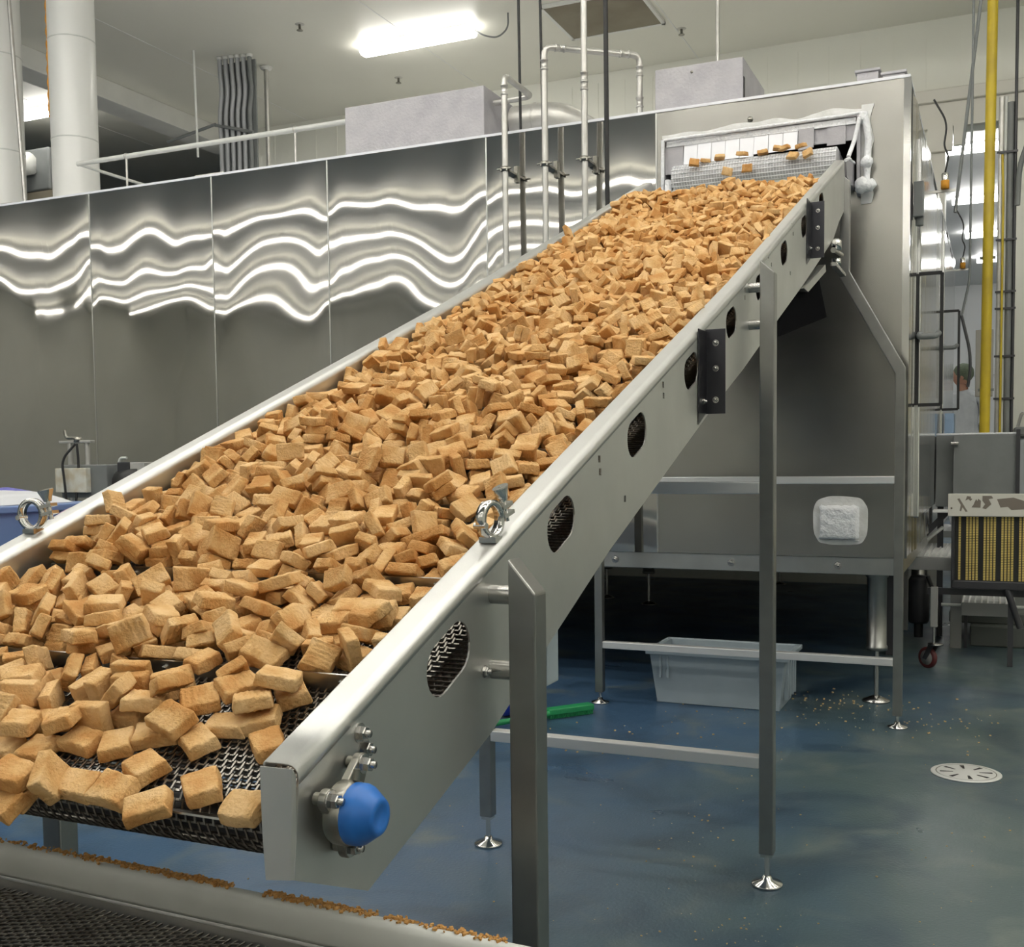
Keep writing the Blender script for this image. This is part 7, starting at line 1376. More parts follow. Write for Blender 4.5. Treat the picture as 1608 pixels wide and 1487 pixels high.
431,4144,48,-133,-15,124,21,402,4028,56,144,-7,171,12,597,4236,33,-13,-4,-1,0,570,4201,44,-32,-23,9,18,636,4178,59,-31,13,88,15,744,4249,24,18,-26,-28,0,
756,4178,46,0,-5,175,24,828,4183,28,11,21,-54,21,860,4232,43,0,53,90,3,28,4364,21,77,-5,-179,9,30,4213,46,0,0,0,24,20,4174,58,0,25,-90,21,
57,4160,70,90,61,89,0,83,4338,27,-23,-28,132,12,112,4257,26,-22,-90,-159,12,116,4189,65,-180,0,170,18,90,4150,74,-26,-4,1,3,177,4317,27,-148,-22,-76,6,
151,4264,28,0,0,-132,0,226,4288,28,0,0,-77,0,217,4209,41,-146,22,75,15,291,4363,25,0,75,90,6,272,4230,28,0,0,-36,0,325,4321,22,109,0,-3,3,
370,4230,51,-167,-21,-71,0,327,4201,45,-135,18,-175,9,410,4297,25,180,46,11,12,403,4259,28,-180,-67,-87,9,421,4195,60,170,-31,-92,15,467,4291,28,0,0,-177,24,
454,4235,51,-134,-30,130,15,507,4254,40,51,0,18,21,532,4206,44,-1,39,130,24,646,4289,24,-68,0,-160,6,616,4225,61,-21,13,86,12,713,4190,49,-122,-19,-84,21,
754,4285,28,180,0,161,9,750,4222,47,-10,30,170,12,779,4325,20,-36,0,172,24,854,4253,46,162,-51,-68,0,828,4165,41,-20,-16,145,12,842,4327,21,0,-30,90,9,
856,4286,34,-52,-1,1,6,27,4386,30,-179,-59,-93,21,33,4275,23,0,31,88,24,61,4337,49,3,-34,82,15,100,4189,87,-180,-9,-117,3,166,4375,30,176,86,142,21,
150,4223,59,127,0,-5,21,181,4232,75,-31,46,46,18,223,4379,23,-180,30,106,18,229,4213,55,31,27,68,3,291,4380,35,-119,-58,-155,15,386,4378,20,90,1,-88,3,
352,4228,66,162,-18,6,18,379,4288,52,-156,0,-80,12,468,4293,46,0,0,-115,0,555,4296,34,-38,-21,-116,18,542,4222,63,-147,-22,-109,12,576,4282,40,138,0,-91,15,
665,4363,25,0,-79,-90,3,710,4248,30,111,-24,77,3,674,4220,47,-1,21,-21,0,732,4409,30,-90,20,168,15,771,4321,40,35,7,-18,12,788,4271,47,179,-2,57,3,
781,4380,21,143,0,16,15,823,4243,43,112,-1,95,0,853,4322,40,30,-1,1,15,23,4432,20,0,-23,-92,24,19,4312,22,0,-33,-92,9,52,4319,63,-7,-35,77,24,
86,4450,33,5,16,-99,24,83,4391,46,86,24,51,21,107,4302,39,0,27,-14,12,175,4426,28,0,2,-106,18,198,4283,56,29,0,59,15,147,4285,58,18,21,28,18,
228,4426,28,180,0,-177,18,279,4288,39,157,-47,-94,21,260,4341,47,-39,-26,86,12,228,4254,27,85,28,11,0,347,4356,35,-27,-35,-49,12,292,4240,49,47,22,124,21,
311,4277,48,78,37,92,18,416,4392,28,-180,0,91,12,410,4372,48,-179,4,-1,18,416,4287,54,175,54,4,12,463,4372,22,0,-36,-3,0,458,4364,42,-144,-1,-92,9,
441,4242,33,56,11,95,0,519,4374,44,111,22,-90,15,548,4349,46,151,-18,-114,21,589,4245,80,86,24,136,6,695,4378,21,-99,0,142,3,657,4244,28,180,0,-145,21,
685,4409,23,-99,0,142,6,784,4360,47,150,-17,170,0,811,4425,22,0,-31,-149,9,852,4376,28,0,0,-177,12,31,4463,32,169,0,-2,6,19,4344,44,5,-57,88,9,
35,4400,58,175,-30,-82,18,21,4266,71,131,-79,88,15,126,4402,39,11,34,68,18,71,4407,49,96,67,-120,9,126,4381,27,35,-7,148,12,142,4275,80,-161,20,30,0,
241,4326,63,35,12,-105,24,268,4452,33,124,-28,-102,15,285,4417,45,0,-52,169,15,315,4411,50,39,8,-95,0,377,4424,24,-180,-51,-85,0,351,4378,40,137,2,2,15,
329,4279,52,100,20,-77,15,415,4450,21,-51,0,-4,3,423,4337,54,166,37,-108,12,474,4282,77,-90,0,142,6,540,4475,23,0,31,95,24,558,4433,44,-50,-25,144,9,
608,4328,43,-44,-3,168,24,526,4311,57,44,-35,20,15,621,4338,28,-25,38,-135,6,667,4317,49,138,3,1,9,780,4450,28,0,0,-149,3,782,4400,40,118,26,157,0,
858,4423,40,-148,7,90,3,45,4467,50,2,-11,-101,21,48,4289,66,22,-28,25,15,99,4492,24,153,-90,-67,0,131,4457,41,-46,28,100,0,129,4302,49,12,-25,138,9,
76,4237,65,0,0,-60,24,146,4459,29,131,20,92,6,154,4253,68,0,71,112,18,127,4398,63,6,35,60,12,221,4408,46,0,0,-36,12,335,4492,22,156,-13,-9,18,
315,4462,29,-33,25,-172,21,350,4421,44,0,71,160,3,376,4326,24,169,90,94,0,381,4274,75,-179,31,-169,3,480,4438,56,-49,-66,96,12,548,4514,21,44,0,-175,3,
485,4472,32,0,-9,-26,6,603,4380,28,0,0,-163,3,600,4382,46,0,0,-120,3,546,4402,52,-121,-21,158,18,642,4483,20,155,-9,1,3,646,4401,24,-119,0,109,15,
603,4313,54,144,-27,139,9,738,4438,26,111,-90,73,9,698,4437,25,180,78,115,0,860,4372,46,-180,0,85,0,808,4132,62,-20,-26,-132,0,
]
# ================================================================== nuggets
def nugget_mesh(seed, ribbed):
    rnd = random.Random(seed); L, W, T = .053, .040, .0185
    PU = [-1, -.93, -.86, -.6, -.3, 0, .3, .6, .86, .93, 1]; PV = [-1, -.92, -.82, -.45, 0, .45, .82, .92, 1]; PW = [-1, -.86, -.66, .66, .86, 1]
    if ribbed: PU = [-1, -.93, -.86] + [-.78 + k * .12 for k in range(14)] + [.86, .93, 1]
    nx, ny, nz = len(PU) - 1, len(PV) - 1, len(PW) - 1; idx = {}; vs = []; fs = []
    sk = [(rnd.uniform(-.06, .06), rnd.uniform(-.06, .06)) for _ in range(4)]
    def shape(u, v, w):
        # rounded block with drafted sides, u v w in -1..1
        r = .22
        p = Vector((u * L / 2, v * W / 2, w * T / 2)); rr = .0030
        inner = Vector((max(-L / 2 + rr, min(L / 2 - rr, p.x)), max(-W / 2 + rr, min(W / 2 - rr, p.y)), max(-T / 2 + rr, min(T / 2 - rr, p.z))))
        d = p - inner
        if d.length > 1e-9: p = inner + d.normalized() * rr
        k = 1 - .05 * (w + 1); p.x *= k; p.y *= k
        # chipped corners
        cidx = (1 if u > 0 else 0) + (2 if v > 0 else 0); q = abs(u) * abs(v)
        p.x *= 1 + sk[cidx][0] * q * 1.6; p.y *= 1 + sk[cidx][1] * q * 2.2
        nn = Vector((p.x * 85 + seed * 3.1, p.y * 85, p.z * 85))
        p += Vector((noise.noise(nn), noise.noise(nn + Vector((9, 0, 0))), noise.noise(nn + Vector((0, 9, 0))))) * .0016
        if ribbed and abs(w) > .9:
            ph = p.x * 800 + 2.2 * noise.noise(Vector((p.x * 40, p.y * 50, seed)))
            p.z += .0015 * math.sin(ph) * (1 - abs(v) ** 6) * (1 - abs(u) ** 8) * (1 if w > 0 else -1)
        return p
    def vid(i, j, k):
        key = (i, j, k)
        if key not in idx:
            idx[key] = len(vs); vs.append(shape(PU[i], PV[j], PW[k]))
        return idx[key]
    for i in range(nx):
        for j in range(ny):
            fs.append((vid(i, j, nz), vid(i + 1, j, nz), vid(i + 1, j + 1, nz), vid(i, j + 1, nz)))
            fs.append((vid(i, j, 0), vid(i, j + 1, 0), vid(i + 1, j + 1, 0), vid(i + 1, j, 0)))
    for i in range(nx):
        for k in range(nz):
            fs.append((vid(i, 0, k), vid(i + 1, 0, k), vid(i + 1, 0, k + 1), vid(i, 0, k + 1)))
            fs.append((vid(i, ny, k), vid(i, ny, k + 1), vid(i + 1, ny, k + 1), vid(i + 1, ny, k)))
    for j in range(ny):
        for k in range(nz):
            fs.append((vid(0, j, k), vid(0, j, k + 1), vid(0, j + 1, k + 1), vid(0, j + 1, k)))
            fs.append((vid(nx, j, k), vid(nx, j + 1, k), vid(nx, j + 1, k + 1), vid(nx, j, k + 1)))
    me = bpy.data.meshes.new('nugget'); me.from_pydata([tuple(v) for v in vs], [], fs)
    me.polygons.foreach_set('use_smooth', [True] * len(fs)); me.materials.append(M_nug)
    return me
NM = [nugget_mesh(1, 0), nugget_mesh(2, 0), nugget_mesh(3, 0), nugget_mesh(4, 1), nugget_mesh(5, 1), nugget_mesh(6, 1)]
KEYS = [(a, b) for a in (.9, 1.0, 1.1) for b in (.88, 1.0, 1.1)]
NREC = len(NUG) // 7
RB = Quaternion((1, 0, 0), math.atan(SL))
def rec(i):
    U, V_, W_, ex, ey, ez, k = NUG[i * 7:i * 7 + 7]
    u, v, w = U / 1000, V_ / 1000, W_ / 1000
    q = Euler((math.radians(ex), math.radians(ey), math.radians(ez))).to_quaternion()
    kk, rib = k // 3, k % 3 - 1
    y = .968 + v * ca
    p = Vector((-1.60 + u, y, zb_(max(y, .9)) + .0025)) + Vector((0, -sa, ca)) * w
    q = RB @ q
    if v < .035 and u > .35:      # the front ones lean over the roller
        q = Quaternion((1, 0, 0), math.radians(14)) @ q; p.z -= .004
    return p, q, (*KEYS[kk], 1.0), rib, u, v
NIND = 289
gname = 'breaded nuggets piled on the conveyor'
FRONT = {
    0: 'breaded nugget at the belt end right beside the nose of the right side plate',
    1: 'lone breaded nugget standing on bare mesh near the belt end, second from the right plate',
    2: 'breaded nugget overhanging the belt end left of the lone one',
    3: 'diamond-turned smooth nugget on bare mesh behind the overhanging one',
    4: 'ridged nugget in the front row left of the overhanging one',
    5: 'squarish smooth nugget in the front row, left of the ridged one',
    6: 'nugget tipped on its narrow edge in the front row at left',
    7: 'upper one of the two stacked nuggets in the front row at far left',
    8: 'lower one of the two stacked nuggets in the front row at far left',
    9: 'shaded nugget drooping over the belt end at the far left corner',
    10: 'lone nugget touching the inner edge of the right rail near the nose',
    11: 'diamond-turned nugget alone on the mesh, left of the one at the right rail',
    12: 'left nugget of the pair at the heap front near the right rail',
    13: 'right nugget of the pair at the heap front near the right rail',
    14: 'large smooth nugget below the right end of the lowest visible flight bar',
    15: 'upright-turned smooth nugget in the second row, behind the diamond-turned one',
    16: 'ridged nugget in the second row left of the upright-turned one',
    17: 'slanted nugget in the second row behind the edge-standing one',
    18: 'nugget in the second row cut by the left edge of the photo',
    19: 'long ridged nugget in the third row with its end lifted',
    20: 'ridged nugget turned askew above the long third-row nugget',
    21: 'ridged nugget propped steeply at the left of the third row',
    22: 'small ridged nugget lying flat right of the steeply propped one',
    23: 'slanted nugget between the small ridged one and the edge-standing strip',
    24: 'nugget seen edge-on as a pale strip in the third row at left',
    25: 'blocky nugget in the middle of the third row',
    26: 'ridged nugget leaning in the fourth row above the front pair',
    27: 'ridged nugget just behind the front pair near the right rail',
    28: 'nugget tilted up on top of the others near the right rail',
    29: 'longer nugget seen edge-on as a strip in the fourth row',
    30: 'left nugget seen edge-on as a strip in the fourth row',
    31: 'ridged nugget lying between the edge-on strips and the blocky one',
}
for i in range(NIND):
    p, q, s, k, u, v = rec(i)
    me = NM[i % 6] if k < 0 else NM[(3 if k else 0) + i % 3]
    o = bpy.data.objects.new('breaded_nugget', me); COL.objects.link(o)
    o.rotation_mode = 'QUATERNION'; o.location = p; o.rotation_quaternion = q; o.scale = s
    if i in FRONT:
        tag(o, FRONT[i], 'nugget', gname)
    else:
        side = 'beside the left rail' if u < .2 else ('left of centre' if u < .42 else ('right of centre' if u < .66 else 'towards the right rail'))
        row = 'at the belt nose' if v < .29 else ('just above the lowest flight bar' if v < .58 else ('above the second flight bar' if v < .87 else ('above the third flight bar' if v < 1.16 else 'on the middle stretch')))
        lab = 'golden breaded nugget %s, %s' % (row, side)
        tag(o, lab, 'nugget', lab.replace('golden breaded nugget', 'nuggets'))
# everything further up and the buried ones: one mass
MASS = MB()
cache = [([v.co.copy() for v in m.vertices], [tuple(p.vertices) for p in m.polygons]) for m in NM]
import numpy as np
allv = []; allf = []; off = 0
for i in range(NIND, NREC):
    p, q, s, k, u, v = rec(i); V, F = cache[i % 6]
    Mx = Matrix.Translation(p) @ q.to_matrix().to_4x4() @ Matrix.Diagonal((*s, 1))
    allv += [tuple(Mx @ c) for c in V]; allf += [tuple(a + off for a in f) for f in F]; off += len(V)
me = bpy.data.meshes.new('nugget_mass'); o0 = Vector((-1.17, 3.2, 1.7))
me.from_pydata([(a[0] - o0.x, a[1] - o0.y, a[2] - o0.z) for a in allv], [], allf); me.polygons.foreach_set('use_smooth', [True] * len(allf)); me.materials.append(M_nug)
o = bpy.data.objects.new('nugget_pile', me); o.location = o0; COL.objects.link(o)
tag(o, 'deep bed of golden breaded nuggets on the upper stretch of the belt', 'nuggets'); o['kind'] = 'stuff'
# nuggets at the outlet
falls = [
    (-1.446, 5.6, 2.796, 1.3, 0.19, 0.24, 'nugget tumbling off the left end of the frosted outlet belt'),
    (-1.399, 5.65, 2.812, 0.27, 0.1, 0.34, 'nugget on the lip of the outlet belt, second from its left end'),
    (-1.326, 5.65, 2.819, -0.28, -0.01, 0.35, 'nugget lying on the outlet belt below the third curtain flap'),
    (-1.213, 5.65, 2.824, 0.09, 0.16, -0.31, 'nugget lying on the outlet belt below the fourth curtain flap'),
    (-1.107, 5.65, 2.818, -0.02, -0.1, 0.04, 'nugget lying on the outlet belt near the middle of the curtain'),
    (-1.0, 5.65, 2.827, 0.04, -0.19, -0.23, 'upright nugget on the outlet belt, just left of the pair falling at right'),
    (-1.031, 5.65, 2.828, -0.13, 0.17, 0.21, 'nugget half under the curtain right of the middle'),
    (-0.951, 5.6, 2.771, 0.93, 0.24, -0.29, 'left one of the two nuggets falling at the right of the outlet'),
    (-0.88, 5.6, 2.775, 1.29, -0.3, -0.4, 'right one of the two nuggets falling at the right of the outlet'),
    (-0.922, 5.65, 2.827, 0.22, -0.12, -0.23, 'upright nugget wedged under the rightmost curtain flaps'),
    (-1.276, 5.6, 2.731, 1.59, 0.3, -0.17, 'left of the two nuggets dropping onto the middle of the heap'),
    (-1.176, 5.6, 2.736, 1.57, 0.03, 0.14, 'right of the two nuggets dropping onto the middle of the heap'),
]
for i, (x, y, z, rx, ry, rz, lab) in enumerate(falls):
    o = bpy.data.objects.new('breaded_nugget', NM[i % 6]); COL.objects.link(o); o.location = (x, y, z); o.rotation_euler = (rx, ry, rz); tag(o, lab, 'nugget', 'nuggets dropping from the freezer outlet')

# ================================================================== floor items
# crate
t = thing('plastic_crate', 'pale grey plastic crate on the floor under the conveyor', 'crate', (-1.3, 5.65, 0))
def crate():
    b = MB(); z1 = .285; x0, x1, y0, y1 = -1.64, -1.0, 5.56, 5.90; tp = .02
    # tapered walls made of rings
    def ring(dx, z): return [(x0 - dx, y0 - dx, z), (x1 + dx, y0 - dx, z), (x1 + dx, y1 + dx, z), (x0 - dx, y1 + dx, z)]
    rs = [ring(0, .002), ring(.03, z1 - .03), ring(.03, z1), ring(.022, z1), ring(.022, z1 - .03), ring(-.008, .012)]
    vs = [p for r in rs for p in r]; fs = [(3, 2, 1, 0)]
    for j in range(len(rs) - 1):
        for i in range(4): fs.append((j * 4 + i, j * 4 + (i + 1) % 4, (j + 1) * 4 + (i + 1) % 4, (j + 1) * 4 + i))
    k = (len(rs) - 1) * 4; fs.append((k, k + 1, k + 2, k + 3)); b.add(vs, fs); b.build('crate_body', M_crate, t, .006)
    r = MB(); e = .05
    for (a, c, d, f) in ((x0 - e, x1 + e, y0 - e, y0 - .028), (x0 - e, x1 + e, y1 + .028, y1 + e), (x0 - e, x0 - .028, y0 - .028, y1 + .028), (x1 + .028, x1 + e, y0 - .028, y1 + .028)): r.box(a, c, d, f, z1 - .022, z1 + .002)
    r.build('rim', M_crate, t, .004)
    for x in (x0 + .02, x0 + .06, x1 - .10, x1 - .05): MB().box(x, x + .012, y0 - .036, y0 - .02, .14, z1 - .02).build('rib', M_crate, t, .002)
    for y in (y0 + .06, y0 + .13, y1 - .13, y1 - .06): MB().box(x1 + .012, x1 + .034, y, y + .014, .05, z1 - .02).build('rib', M_crate, t, .002)
crate()
# drain
t = thing('floor_drain', 'round steel drain cover with radial slots set in the floor', 'drain', (-.106, 4.75, 0))
MB().lathe([(0, .001), (.135, .001), (.135, .004), (.131, .006), (0, .006)], (-.106, 4.75, 0), n=40).build('cover', mat('drain_steel', (.72, .72, .70), .5, .35), t)
s = MB()
for k in range(8):
    a = k * math.pi / 4 + .2; mm = Matrix.Translation((-.106, 4.75, .0062)) @ Matrix.Rotation(a, 4, 'Z'); s.prism([(.05, -.004), (.095, -.009), (.095, .009), (.05, .004)], 'z', -.001, .0006) if False else s.add([mm @ Vector(p) for p in ((.05, -.004, .0005), (.10, -.009, .0005), (.10, .009, .0005), (.05, .004, .0005))], [(0, 1, 2, 3)])
s.build('slot', M_rubber, t)
MB().lathe([(.112, .0062), (.114, .0068), (.116, .0062)], (-.106, 4.75, 0), n=40).build('ring', M_cast, t)
# spray bottle and squeegee brush
t = thing('spray_bottle', 'dark blue bottle lying on the floor behind the nearest leg', 'bottle', (-2.18, 5.0, 0))
MB().lathe([(0, 0), (.045, 0), (.05, .01), (.05, .12), (.03, .16), (.014, .18), (.014, .20), (0, .20)], (-2.27, 4.95, .052), (.75, .66, .12), 20).build('bottle_body', M_bbottle, t)
MB().lathe([(0, .20), (.02, .20), (.02, .235), (0, .235)], (-2.27, 4.95, .052), (.75, .66, .12), 14).build('bottle_cap', M_rubber, t)
t = thing('floor_brush', 'green long-handled brush lying on the floor beside the blue bottle', 'brush', (-2.1, 4.95, 0))
MB().tube([(-2.33, 4.55, .02), (-2.02, 5.0, .03)], .014, 10).build('handle', M_green, t)
mm = Matrix.Translation((-1.96, 5.10, .022)) @ Matrix.Rotation(.9, 4, 'Z')
MB().box(-.13, .13, -.03, .03, 0, .03, mm).build('brush_block', M_green, t, .005)
q = MB()
for i in range(24):
    for j in range(5): x = -.12 + i * .0105; y = -.022 + j * .011; q.box(x - .002, x + .002, y - .002, y + .002, -.02, 0, mm)
q.build('bristles', M_green, t)['kind'] = 'stuff'
# crumbs and specks on the floor
cr = MB()
def speck(mb, x, y, s):
    a = random.random() * 3; mm = Matrix.Translation((x, y, s * .5)) @ Matrix.Rotation(a, 4, 'Z'); mb.box(-s, s, -s * .6, s * .6, -s * .45, s * .5, mm)
for (cx_, cy_2, n, r, s) in ((-.62, 2.95, 26, .10, .0022), (-.9, 3.65, 16, .10, .003), (-.5, 2.6, 12, .25, .002), (-.3, 5.6, 60, .25, .004), (-.75, 5.9, 60, .2, .005), (-1.0, 5.45, 30, .2, .004), (-.9, 3.0, 90, .9, .002), (-.3, 3.4, 70, .8, .002), (-.2, 4.6, 60, .8, .0025), (-1.6, 4.9, 30, .3, .004)):
    for _ in range(n): speck(cr, random.gauss(cx_, r), random.gauss(cy_2, r), s * random.uniform(.4, 1.3))
o = cr.build('floor_crumbs', mat('floor_crumb', (.55, .38, .18), .8)); o['kind'] = 'stuff'; tag(o, 'pale crumbs scattered over the blue floor', 'crumbs')

# ================================================================== behind the left rail
t = thing('blue_bin', 'blue plastic bin behind the left conveyor rail', 'bin', (-4.3, 3.6, 0))
MB().box(-4.5, -3.82, 3.3, 3.9, .2, 1.115).build('bin_body', M_binblue, t, .02)
MB().box(-4.46, -3.86, 3.34, 3.86, .0, .2).build('bin_base', M_dark, t)
MB().box(-4.52, -3.80, 3.28, 3.92, 1.09, 1.12).build('bin_rim', M_binblue, t, .006)
t = thing('plastic_sack', 'white plastic sack with a blue stripe resting on the blue bin', 'sack', (-4.05, 3.55, 1.12))
def sack(x0, x1, y0, y1, z0, h, m, name, par, n=16):
    vs = []; fs = []
    for j in range(n + 1):
        for i in range(n + 1):
            u, v = i / n * 2 - 1, j / n * 2 - 1; hh = h * (max(0, 1 - abs(u) ** 3) * max(0, 1 - abs(v) ** 3)) ** .5 * (1 + .2 * noise.noise(Vector((u * 2, v * 2, 3))))
            vs.append(((x0 + x1) / 2 + u * (x1 - x0) / 2, (y0 + y1) / 2 + v * (y1 - y0) / 2, z0 + .002 + hh))
    for j in range(n):
        for i in range(n): o = j * (n + 1) + i; fs.append((o, o + 1, o + n + 2, o + n + 1))
    return MB().add(vs, fs, True).build(name, m, par)
sack(-4.4, -3.90, 3.3, 3.8, 1.12, .06, mat('sack_white', (.72, .73, .76), .35), 'sack_body', t)
sack(-4.16, -4.02, 3.285, 3.79, 1.12, .066, mat('sack_stripe', (.12, .12, .48), .35), 'stripe', t)
t = thing('pink_sack', 'pinkish plastic sack just above the left rail', 'sack', (-3.7, 3.7, .9))
sack(-3.68, -3.1, 3.4, 3.8, 1.02, .12, mat('sack_pink', (.50, .34, .46), .4), 'sack_body', t); MB().box(-3.66, -3.15, 3.45, 3.78, 0, 1.02).build('stand', M_grey, t)
# instrument stand
t = thing('instrument_stand', 'metal instrument stand with white display and crank behind the left rail', 'instrument', (-4.85, 4.8, 0))
IY = 4.8
MB().tube([(-4.93, IY, .0), (-4.93, IY, 1.42)], .016, 8).build('column', M_pipe, t); MB().tube([(-4.80, IY, .0), (-4.80, IY, 1.42)], .014, 8).build('column', M_pipe, t)
MB().box(-5.0, -4.76, IY - .02, IY + .02, 1.415, 1.43).build('top_bar', M_pipe, t, .003)
MB().tube(bend([(-4.95, IY - .02, 1.49), (-4.94, IY - .02, 1.445), (-4.87, IY - .02, 1.445), (-4.86, IY - .02, 1.42)], .02), .009, 8).build('crank', M_cast, t)
MB().lathe([(0, 0), (.025, 0), (.02, .03), (0, .03)], (-4.86, IY - .01, 1.42), n=12).build('hub', M_cast, t)
MB().box(-4.995, -4.76, IY - .06, IY - .02, 1.13, 1.27).build('display', mat('display_white', (.66, .66, .60), .5, 0, var=(.52, .46, .34), vs=16), t, .004)
MB().box(-4.99, -4.64, IY - .02, IY + .10, 1.10, 1.29).build('housing', M_grey, t, .006)
MB().tube(bend([(-4.86, IY - .03, 1.41), (-4.92, IY - .08, 1.32), (-4.90, IY - .08, 1.18), (-4.89, IY - .08, 1.0), (-4.85, IY - .03, .75)], .06), .007, 6).build('cable', M_rubber, t)
MB().tube(bend([(-4.85, IY - .03, 1.41), (-4.84, IY - .03, 1.3), (-4.84, IY - .07, 1.0), (-4.87, IY - .03, .7)], .06), .007, 6).build('cable', M_rubber, t)
MB().box(-5.02, -4.60, IY - .12, IY + .12, 0, .03).build('base_plate', M_grey, t)
t = thing('motor_unit', 'small dark motor with a pale terminal box right of the instrument stand', 'motor', (-4.4, 4.8, 0))
MB().lathe([(0, 0), (.07, 0), (.075, .01), (.075, .16), (0, .17)], (-4.56, IY + .02, 1.19), (.95, -.3, 0), 18).build('motor_body', M_black, t)
MB().box(-4.53, -4.36, IY - .03, IY + .06, 1.245, 1.30).build('terminal_box', M_pipe, t, .004)
MB().box(-4.55, -4.46, IY - .035, IY + .07, 1.24, 1.302).build('lid', M_dark, t, .004)
MB().box(-4.52, -4.32, IY - .02, IY + .1, 1.0, 1.2).build('gear_case', mat('gear_case_brown', (.10, .07, .06), .5), t, .01)
MB().tube([(-4.45, IY + .04, 0), (-4.45, IY + .04, 1.02)], .02, 8).build('post', M_grey, t)
MB().tube(bend([(-4.55, IY - .02, 1.29), (-4.54, IY - .02, 1.325), (-4.49, IY - .02, 1.325)], .02), .008, 8).build('hook', M_white, t)

# ================================================================== right background: exit conveyor, steps, cart, person
t = thing('exit_hopper', 'grey painted steel hopper side beside the freezer at right', 'hopper', (-.1, 8.2, 0))
MB().box(-.285, .108, 8.0, 8.9, 1.005, 1.42).build('hopper_body', M_grey, t, .004)
MB().box(-.40, -.288, 8.12, 8.9, .93, 1.42).build('end_plate', M_grey, t, .004)
MB().box(.10, .125, 7.98, 8.0, 1.0, 1.45).build('corner_post', M_dark, t)
MB().box(-.395, .11, 8.0, 8.012, 1.42, 1.432).build('lip', M_frost, t, .003)
MB().box(-.30, -.25, 7.93, 8.0, 1.355, 1.372).build('latch', M_bolt, t, .003)
MB().box(-.395, -.355, 8.3, 8.34, .0, .93).build('leg', M_dark, t); MB().box(.06, .10, 8.8, 8.84, .22, 1.005).build('leg', M_dark, t)
t = thing('chain_belt_feeder', 'feeder with black and gold roller belt under a worn sticker plate', 'feeder', (0, 7.4, 0))
MB().box(-.282, .30, 7.18, 7.22, .915, 1.052).build('guard_plate', mat('worn_plate', (.62, .60, .54), .5, 0, var=(.66, .64, .58), vs=4), t, .003)
pt = MB()
for (x, z, pts) in ((-.20, .99, [(-.03, .03), (-.018, .035), (.02, -.03), (.03, -.045), (.018, -.048), (.0, -.02), (-.008, -.045), (-.016, -.04), (-.01, -.005)]),
                    (-.165, 1.02, [(-.02, -.01), (-.01, .018), (.012, .015), (.01, .005), (.02, .0), (.008, -.012), (-.002, 0)]),
                    (-.125, .99, [(-.025, -.02), (.025, -.022), (.027, .02), (.012, .032), (.008, .018), (0, .03), (-.008, .012), (-.012, .0)]),
                    (-.06, 1.01, [(-.03, .03), (.02, .03), (.03, .015), (.005, .01), (.02, -.02), (-.01, -.05), (-.03, -.045), (-.015, -.02), (-.03, -.0)]),
                    (.02, .99, [(-.03, .03), (.06, .04), (.12, .02), (.12, -.03), (.05, -.035), (.03, -.015), (-.01, -.02)])):
    pt.add([(x + a, 7.179, z + b_) for a, b_ in pts], [tuple(range(len(pts)))])
for k, (x, z) in enumerate(((-.262, .965),)): pt.lathe([(0, 0), (.006, 0), (.006, .001), (0, .001)], (x, 7.179, z), (0, -1, 0), 8)
pt.build('peeled_patch', mat('peeled_brown', (.20, .17, .14), .6), t)
MB().box(-.242, .30, 7.23, 7.26, .52, .915).build('belt_backing', M_black, t)
cols = []
x = -.215
for grp in range(6):
    nn = 1 if grp in (0, 5) else 4
    for j in range(nn): cols.append((x, grp)); x += .0185
    x += .024
for grp in range(6):
    gd = MB()
    for cx2, g_ in cols:
        if g_ != grp: continue
        for k in range(38):
            z = .525 + k * .0102; gd.box(cx2 - .0062, cx2 + .0062, 7.222, 7.232, z, z + .0068)
    gd.build('brass_roller_strip', M_gold, t)
MB().box(-.262, -.243, 7.2, 7.27, .52, .92).build('side_frame', M_dark, t, .003); MB().box(-.26, .30, 7.22, 7.26, .47, .52).build('bottom_bar', M_dark, t, .006)
lg = MB().box(.06, .09, 7.24, 7.28, .0, .48); lg.build('leg', M_dark, t)
MB().tube([(.05, 7.24, .48), (.13, 7.24, .24)], .02, 8).build('brace', M_dark, t)
# white bar
o = MB().tube([(-.33, 7.55, .325), (.35, 7.55, .325)], .011, 10).build('white_tube', M_white); tag(o, 'white horizontal tube passing behind the low grating step', 'tube')
def grating(mb, x0, x1, y0, y1, z, nx, ny, w=.004, h=.02):
    for i in range(nx + 1): x = x0 + (x1 - x0) * i / nx; mb.box(x - w, x + w, y0, y1, z - h, z)
    for j in range(ny + 1): y = y0 + (y1 - y0) * j / ny; mb.box(x0, x1, y - w, y + w, z - h, z)
t = thing('upper_step', 'upper grating step on grey legs beside the freezer corner leg', 'step', (-.4, 7.6, 0))
SX = (-.66, -.265)
g = MB(); grating(g, -.66, -.225, 7.38, 8.60, .64, 12, 9, .0045); g.build('grating', M_grate, t)
MB().box(-.66, -.222, 7.35, 7.38, .565, .645).box(-.222, -.212, 7.35, 8.62, .60, .645).build('step_frame', M_stepgrey, t, .003)
MB().box(-.285, -.215, 7.82, 7.87, .0, .62).build('leg', M_stepgrey, t, .003); MB().box(-.655, -.60, 8.5, 8.55, .0, .62).build('leg', M_stepgrey, t, .003)
MB().box(-.655, -.60, 7.4, 7.45, .0, .62).build('leg', M_dark, t, .003)
t = thing('lower_step', 'lower grating step right of the grey legs', 'step', (-.1, 7.5, 0))
g = MB(); grating(g, -.20, .09, 7.5, 8.35, .35, 8, 6, .005); g.build('grating', M_grate, t)
MB().box(-.205, .095, 7.475, 7.495, .27, .352).build('step_frame', M_stepgrey, t, .003)
MB().box(-.21, -.205, 7.48, 8.36, .27, .345).box(.095, .105, 7.48, 8.36, .27, .345).build('step_side', M_stepgrey, t)
